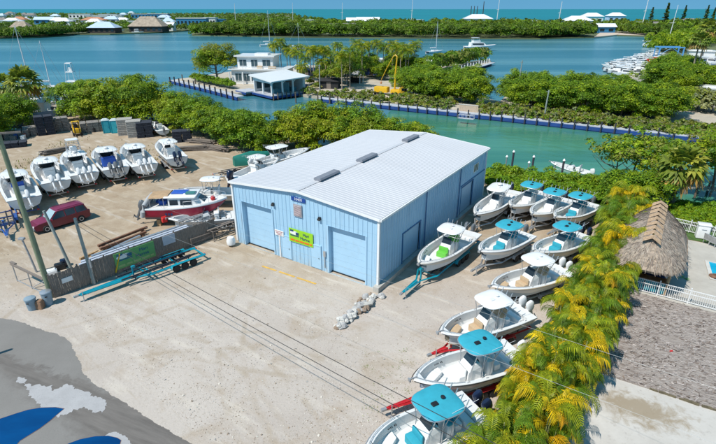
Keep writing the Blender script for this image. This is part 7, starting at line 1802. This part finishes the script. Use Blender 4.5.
def far_house(px, py, w_, d_, h_, lab, roof='gel', wall='white', kind='hip', name='house', rot=0.0, rh=None, nwin=3, z0=.1):
    c_ = G(px, py, z0); o = thing(name, lab, name.replace('_', ' ') if len(name.split('_')) < 3 else 'building', c_, rot)
    sc_ = 1.0; CLEAR.append((c_.x, c_.y, w_ * .62, 70 if py > 22 else 130))
    q = MB(); q.box((0, d_ / 2, h_ / 2), (w_, d_, h_)); q.build('wall', W[wall], o); r = MB(); rh = rh or h_ * .45; e = 1.0
    if kind == 'hip': r.loft([[(-w_ / 2 - e, -e, h_), (w_ / 2 + e, -e, h_), (w_ / 2 + e, d_ + e, h_), (-w_ / 2 - e, d_ + e, h_)], [(-w_ * .22, d_ * .48, h_ + rh), (w_ * .22, d_ * .48, h_ + rh), (w_ * .22, d_ * .52, h_ + rh), (-w_ * .22, d_ * .52, h_ + rh)]])
    elif kind == 'gable': r.loft([[(-w_ / 2 - e, -e, h_), (-w_ / 2 - e, d_ / 2, h_ + rh), (-w_ / 2 - e, d_ + e, h_)], [(w_ / 2 + e, -e, h_), (w_ / 2 + e, d_ / 2, h_ + rh), (w_ / 2 + e, d_ + e, h_)]])
    else: r.box((0, d_ / 2, h_ + .35), (w_ + 1.2, d_ + 1.2, .7))
    r.build('roof', W[roof], o)
    for i in range(nwin): q = MB(); q.box((-w_ / 2 + w_ * (i + .5) / nwin, -.06, h_ * .5), (w_ / nwin * .5, .1, h_ * .42)); q.build('window', W['smoke'], o)
    return o
W['thatchfar'] = M('far_thatch', (.36, .29, .22), .95, .25, .4, bump=.4, bscale=2); W['bluew'] = M('far_blue_wall', (.03, .20, .38), .6, .1, .3); W['paleblue'] = M('pale_blue_roof', (.45, .56, .68), .6, .06, .5); W['orangew'] = M('terracotta_roof', (.45, .20, .11), .8, .12, .5); W['wdark'] = M('dark_timber', (.06, .05, .045), .8, .2, .5)  # wdark is one dark timber tone for far walls and masts
far_house(146, 32.2, 31, 18, 5, 'large thatched waterfront pavilion on the far shore', 'thatchfar', 'wdark', 'hip', 'thatched_pavilion', 0, 8.5, 6)
far_house(102, 33.2, 24, 14, 4.5, 'pale blue hip roofed pavilion left of the large thatched one', 'paleblue', 'wdark', 'hip', 'waterfront_pavilion', 0, 5, 5)
far_house(19, 32.5, 18, 12, 3, 'thatched hut behind the mangroves at the far left shore', 'thatchfar', 'wdark', 'hip', 'thatched_hut', 0, 6.5, 2)
far_house(3, 26.5, 26, 10, 6, 'white long building at the far left edge above the thatched hut', 'paleblue', 'white', 'flat', 'far_building', 0, 2, 5)
far_house(44, 24.5, 26, 10, 6, 'white house with a blue roof half among the far left trees', 'paleblue', 'bluew', 'gable', 'far_house', 0, 4, 3)
far_house(93, 25, 32, 12, 6, 'house with a terracotta roof behind the pale blue pavilion', 'orangew', 'white', 'hip', 'far_house', 0, 4, 3)
far_house(80, 18.5, 50, 14, 9, 'white flat block far left above the trees', 'gel', 'white', 'flat', 'far_building', 0, 2, 6)
far_house(108, 18, 44, 14, 8, 'second white flat block, right of the first one far left', 'gel', 'white', 'flat', 'far_building', 0, 2, 6)
far_house(142, 18.5, 48, 14, 9, 'white roofed block above the thatched pavilion, left one', 'gel', 'bluew', 'flat', 'far_building', 0, 2, 6)
far_house(158, 19.0, 44, 14, 10, 'white roofed block above the thatched pavilion, right one', 'gel', 'bluew', 'flat', 'far_building', 0, 2, 6)
far_house(166, 31, 14, 10, 5, 'small white house on the far shore right of the thatched pavilion', 'gel', 'white', 'gable', 'far_house', 0, 3, 2)
far_house(192, 27, 36, 12, 9.5, 'long blue apartment block with a white roof line on the far shore', 'gel', 'bluew', 'flat', 'apartment_block', 0, 2, 8)
far_house(210, 26.2, 15, 12, 9.5, 'tall white end block joined beside the long blue apartment block', 'gel', 'white', 'flat', 'apartment_block', 0, 2, 4)
far_house(220, 26.0, 12, 10, 7.5, 'lower blue annex right of the white end block', 'bluew', 'bluew', 'flat', 'apartment_annex', 0, 2, 3)
far_house(342, 31.0, 26, 12, 4, 'grey roofed landing shed in the mangroves of the far shore', 'trapw', 'wdark', 'gable', 'landing_shed', 0, 3, 2)
far_house(313, 25, 22, 10, 6, 'white house with a dark band behind the far mangroves, centre', 'gel', 'white', 'flat', 'far_house', 0, 2, 3)
far_house(357, 26, 26, 10, 6, 'white house at the right end of the central far mangroves', 'gel', 'white', 'gable', 'far_house', 0, 4, 2)
far_house(368, 25, 30, 10, 6, 'low white roof poking out of the far mangroves', 'gel', 'white', 'gable', 'far_house', 0, 4, 2)
far_house(415, 26, 20, 10, 7, 'pale far house with a window band left of the white far yacht house', 'paleblue', 'white', 'flat', 'far_house', 0, 3, 3)
far_house(478, 26.5, 34, 12, 9, 'white house with four dark masts behind it on the far shore', 'gel', 'white', 'hip', 'far_house', 0, 5, 4)
far_house(532, 26, 26, 10, 6, 'low cream house at the right end of the far mangroves', 'gel', 'white', 'flat', 'far_house', 0, 3, 2)
far_house(563, 28, 24, 10, 5, 'low white house left of the white hangar roof on the far shore', 'gel', 'white', 'flat', 'far_house', 0, 3, 2)
far_house(578, 28.5, 30, 14, 8, 'white hangar like house with a barrel roof on the far shore', 'gel', 'white', 'hip', 'far_house', 0, 5, 3)
far_house(592, 24, 30, 12, 10, 'white hip roofed house right of the hangar like one', 'gel', 'white', 'hip', 'far_house', 0, 5, 3)
far_house(616, 23, 26, 12, 10, 'white house between the far houses and the casuarina trees', 'gel', 'paleblue', 'hip', 'far_house', 0, 5, 3)
far_house(606, 33, 16, 9, 5, 'small house with a red deck on the far beach', 'gel', 'bluew', 'gable', 'beach_house', 0, 3, 2)
far_house(648, 30, 22, 9, 5, 'low brown house on the far right beach', 'trapw', 'white', 'gable', 'beach_house', 0, 3, 2)
far_house(690, 26, 24, 9, 6, 'grey house among the trees at the far right', 'trapw', 'white', 'hip', 'far_house', 0, 3, 2)
for i in range(44):
    px = random.uniform(0, 172); py = random.uniform(14.8, 27)
    far_house(px, py, random.uniform(9, 24), 9, random.uniform(5, 9) * (1 if py < 21 else .7), 'small pale house scattered among the distant left trees', random.choice(('gel', 'gel', 'paleblue', 'trapw', 'orangew')), 'white', random.choice(('hip', 'flat')), 'distant_house', 0, 4, 1)['group'] = 'distant houses at left'
sheet('beach', [(p.x, p.y, .35) for p in (G(594, 37.5), G(618, 35), G(650, 35.8), G(668, 35), G(665, 31), G(630, 31.5), G(600, 33))], M('pale_beach_sand', (.55, .45, .36), .9, .1, .05), .35, 1.0)
def forest(name, label, n_cl, region, hgt, clump, per, size, seed, y_rng):
    rng = np.random.default_rng(seed); V = []; MI = []
    cnt = 0; tries = 0
    while cnt < n_cl and tries < n_cl * 30:
        tries += 1; x, y = region(rng)
        if not inpoly(x, y, FL): continue
        if any(abs(x - cx) < cw and cy - cd_ < y < cy + 14 for cx, cy, cw, cd_ in CLEAR): continue
        z = hgt * rng.uniform(.25, .95); n = per
        e = rng.normal(size=(n, 3)); e /= np.linalg.norm(e, axis=1, keepdims=True); e[:, 2] = np.abs(e[:, 2]) * .9
        V.append(leaf_quads(rng, np.array([x, y, z]) + e * clump * rng.uniform(.7, 1.2), e + np.array([0, 0, .4]) + rng.normal(size=(n, 3)) * .5, size)); MI += [int(rng.integers(0, 3))] * n; cnt += 1
    o = link(name, quads_mesh(name, np.concatenate(V), [LV['far'], LV['far2'], LV['m_m']], MI)); stuff(o, label, 'woods'); return o
def shore_band(pxs, depth):
    def f(rng):
        u = rng.random() * (len(pxs) - 1); i = int(u); a, b = pxs[i], pxs[i + 1]; x = a[0] + (b[0] - a[0]) * (u - i); y = a[1] + (b[1] - a[1]) * (u - i); p_ = G(x, y)
        return p_.x, p_.y + 2 + depth * rng.random() ** 1.4
    return f
forest('mangrove_forest', 'unbroken mangrove belt along the middle of the far shore', 3000, shore_band([(192, 35), (236, 36), (280, 36.5), (330, 37), (380, 37.5), (460, 38), (540, 38.5), (572, 37.5), (596, 37)], 75), 7.2, 3.0, 90, .62, 11, None)
forest('mangrove_forest', 'mangrove belt on the far left shore in front of the thatched hut', 700, shore_band([(-60, 39), (0, 38), (35, 37), (64, 35.5), (66, 35)], 55), 4.6, 2.8, 80, .62, 12, None)
forest('mangrove_forest', 'mangrove belt along the far right shore before the beach houses', 420, shore_band([(622, 35), (650, 36), (690, 36), (760, 45)], 60), 6, 2.9, 80, .62, 13, None)
def wide(rng):
    y = 430 * (2300 / 430) ** rng.random(); x = rng.uniform(-.85, .45) * y
    return x, y
forest('distant_woods', 'mixed tropical woods and gardens covering the distant land', 3600, wide, 4.6, 3.2, 44, 1.2, 14, None)
def band2(rng): return rng.uniform(-130, 420), rng.uniform(455, 640)
forest('distant_woods', 'low woods behind the mangrove belt of the far shore', 1100, band2, 7, 4.2, 36, 1.4, 15, None)
# near right wooded point beyond the marina
V = []; MI = []; rng2 = np.random.default_rng(21)
for i in range(720):
    u = rng2.random(); p_ = G(646, 54).lerp(G(716, 33), u * 1.15); w_ = 34 * (.35 + .65 * u)
    x, y = p_.x + rng2.uniform(-.1, 1.4) * w_, p_.y + rng2.uniform(-.3, .6) * w_; n = 110; e = rng2.normal(size=(n, 3)); e /= np.linalg.norm(e, axis=1, keepdims=True); e[:, 2] = np.abs(e[:, 2])
    V.append(leaf_quads(rng2, np.array([x, y, rng2.uniform(1, 6.5)]) + e * 2.6, e + rng2.normal(size=(n, 3)) * .5, .5)); MI += [int(rng2.integers(0, 3))] * n
stuff(link('mangrove_forest', quads_mesh('mangrove_forest', np.concatenate(V), [LV['m_m'], LV['m_l'], LV['m_m']], MI)), 'dense green woods on the point right of the bay above the marina', 'woods')
pt_ = [G(644, 55), G(668, 47), G(700, 37), G(780, 30), G(800, 50), G(700, 58), G(660, 60)]; sheet('wooded_point', [(p.x, p.y, .1) for p in pt_], M('far_land_scrub', (.12, .14, .06)), .1, 1.4)
for px, py, s_, lab in ((649, 27, 1.35, 'dark casuarina tree at the left of the far right group'), (663, 29, 1.6, 'tallest dark casuarina tree in the far right group'), (682, 24, 1.5, 'slim casuarina tree right of the tallest one'), (704, 25, 1.5, 'casuarina tree, left of the pair at the right edge'), (711, 25, 1.35, 'casuarina tree at the right edge of the far shore')):
    c_ = G(px, py, .1); plant('cas%d' % (px % 2), c_, lab, 'tree', None, sc=s_)
for i, (px, py) in enumerate(((470, 24), (473, 24), (476, 24), (482, 24))): c_ = G(px, py, 0); q = MB(); q.tube([(0, 0, 0), (0, 0, 24 + (i == 3) * 6)], .8, 5, r1=.5); q.box((0, 0, 12), (2, .4, .4)); o = q.build('dark_mast', W['wdark']); o.location = c_; tag(o, 'dark vertical mast behind the white far house', 'mast', 'dark masts behind the far house')
for i, (px, py, h_, r_, lab) in enumerate(((236, 28, 26, .35, 'thin white mast above the far mangroves left of the house'), (293, 27, 27, .3, 'thin white mast between the sailboats above the far mangroves'), (342, 27, 27, .35, 'thin white mast over the grey landing shed'), (411, 27, 30, .4, 'thin pale mast left of the far house with a window band'), (496, 27, 32, .45, 'pale mast right of the dark masts'), (557, 30, 27, .45, 'white mast at the left end of the far right houses'), (641, 30, 30, .5, 'leaning pale mast left of the casuarina trees'), (713, 33, 34, .6, 'pale mast at the far right edge'), (666, 49, 22, .22, 'pale mast rising behind the blue boat hoist'))):
    c_ = G(px, py, 0); q = MB(); q.tube([(0, 0, 0), (.8, 0, h_)], r_, 5, r1=r_ * .6); q.tube([(-1.5, 0, h_ * .6), (1.6, 0, h_ * .6)], r_ * .4, 4); o = q.build('boat_mast', W['whitec']); o.location = c_; tag(o, lab, 'mast')

q0 = G(11, 349.5); shp = Vector((SUN.x, SUN.y, 0)) / SUN.z; bp = q0 + shp * 7.5
q = MB(); q.tube([(0, 0, 0), (0, 0, 7.5)], .16, 8, r1=.12); o = q.build('utility_pole', W['pole']); o.location = (bp.x, bp.y, 0); tag(o, 'short street side pole standing outside the left edge', 'utility pole')
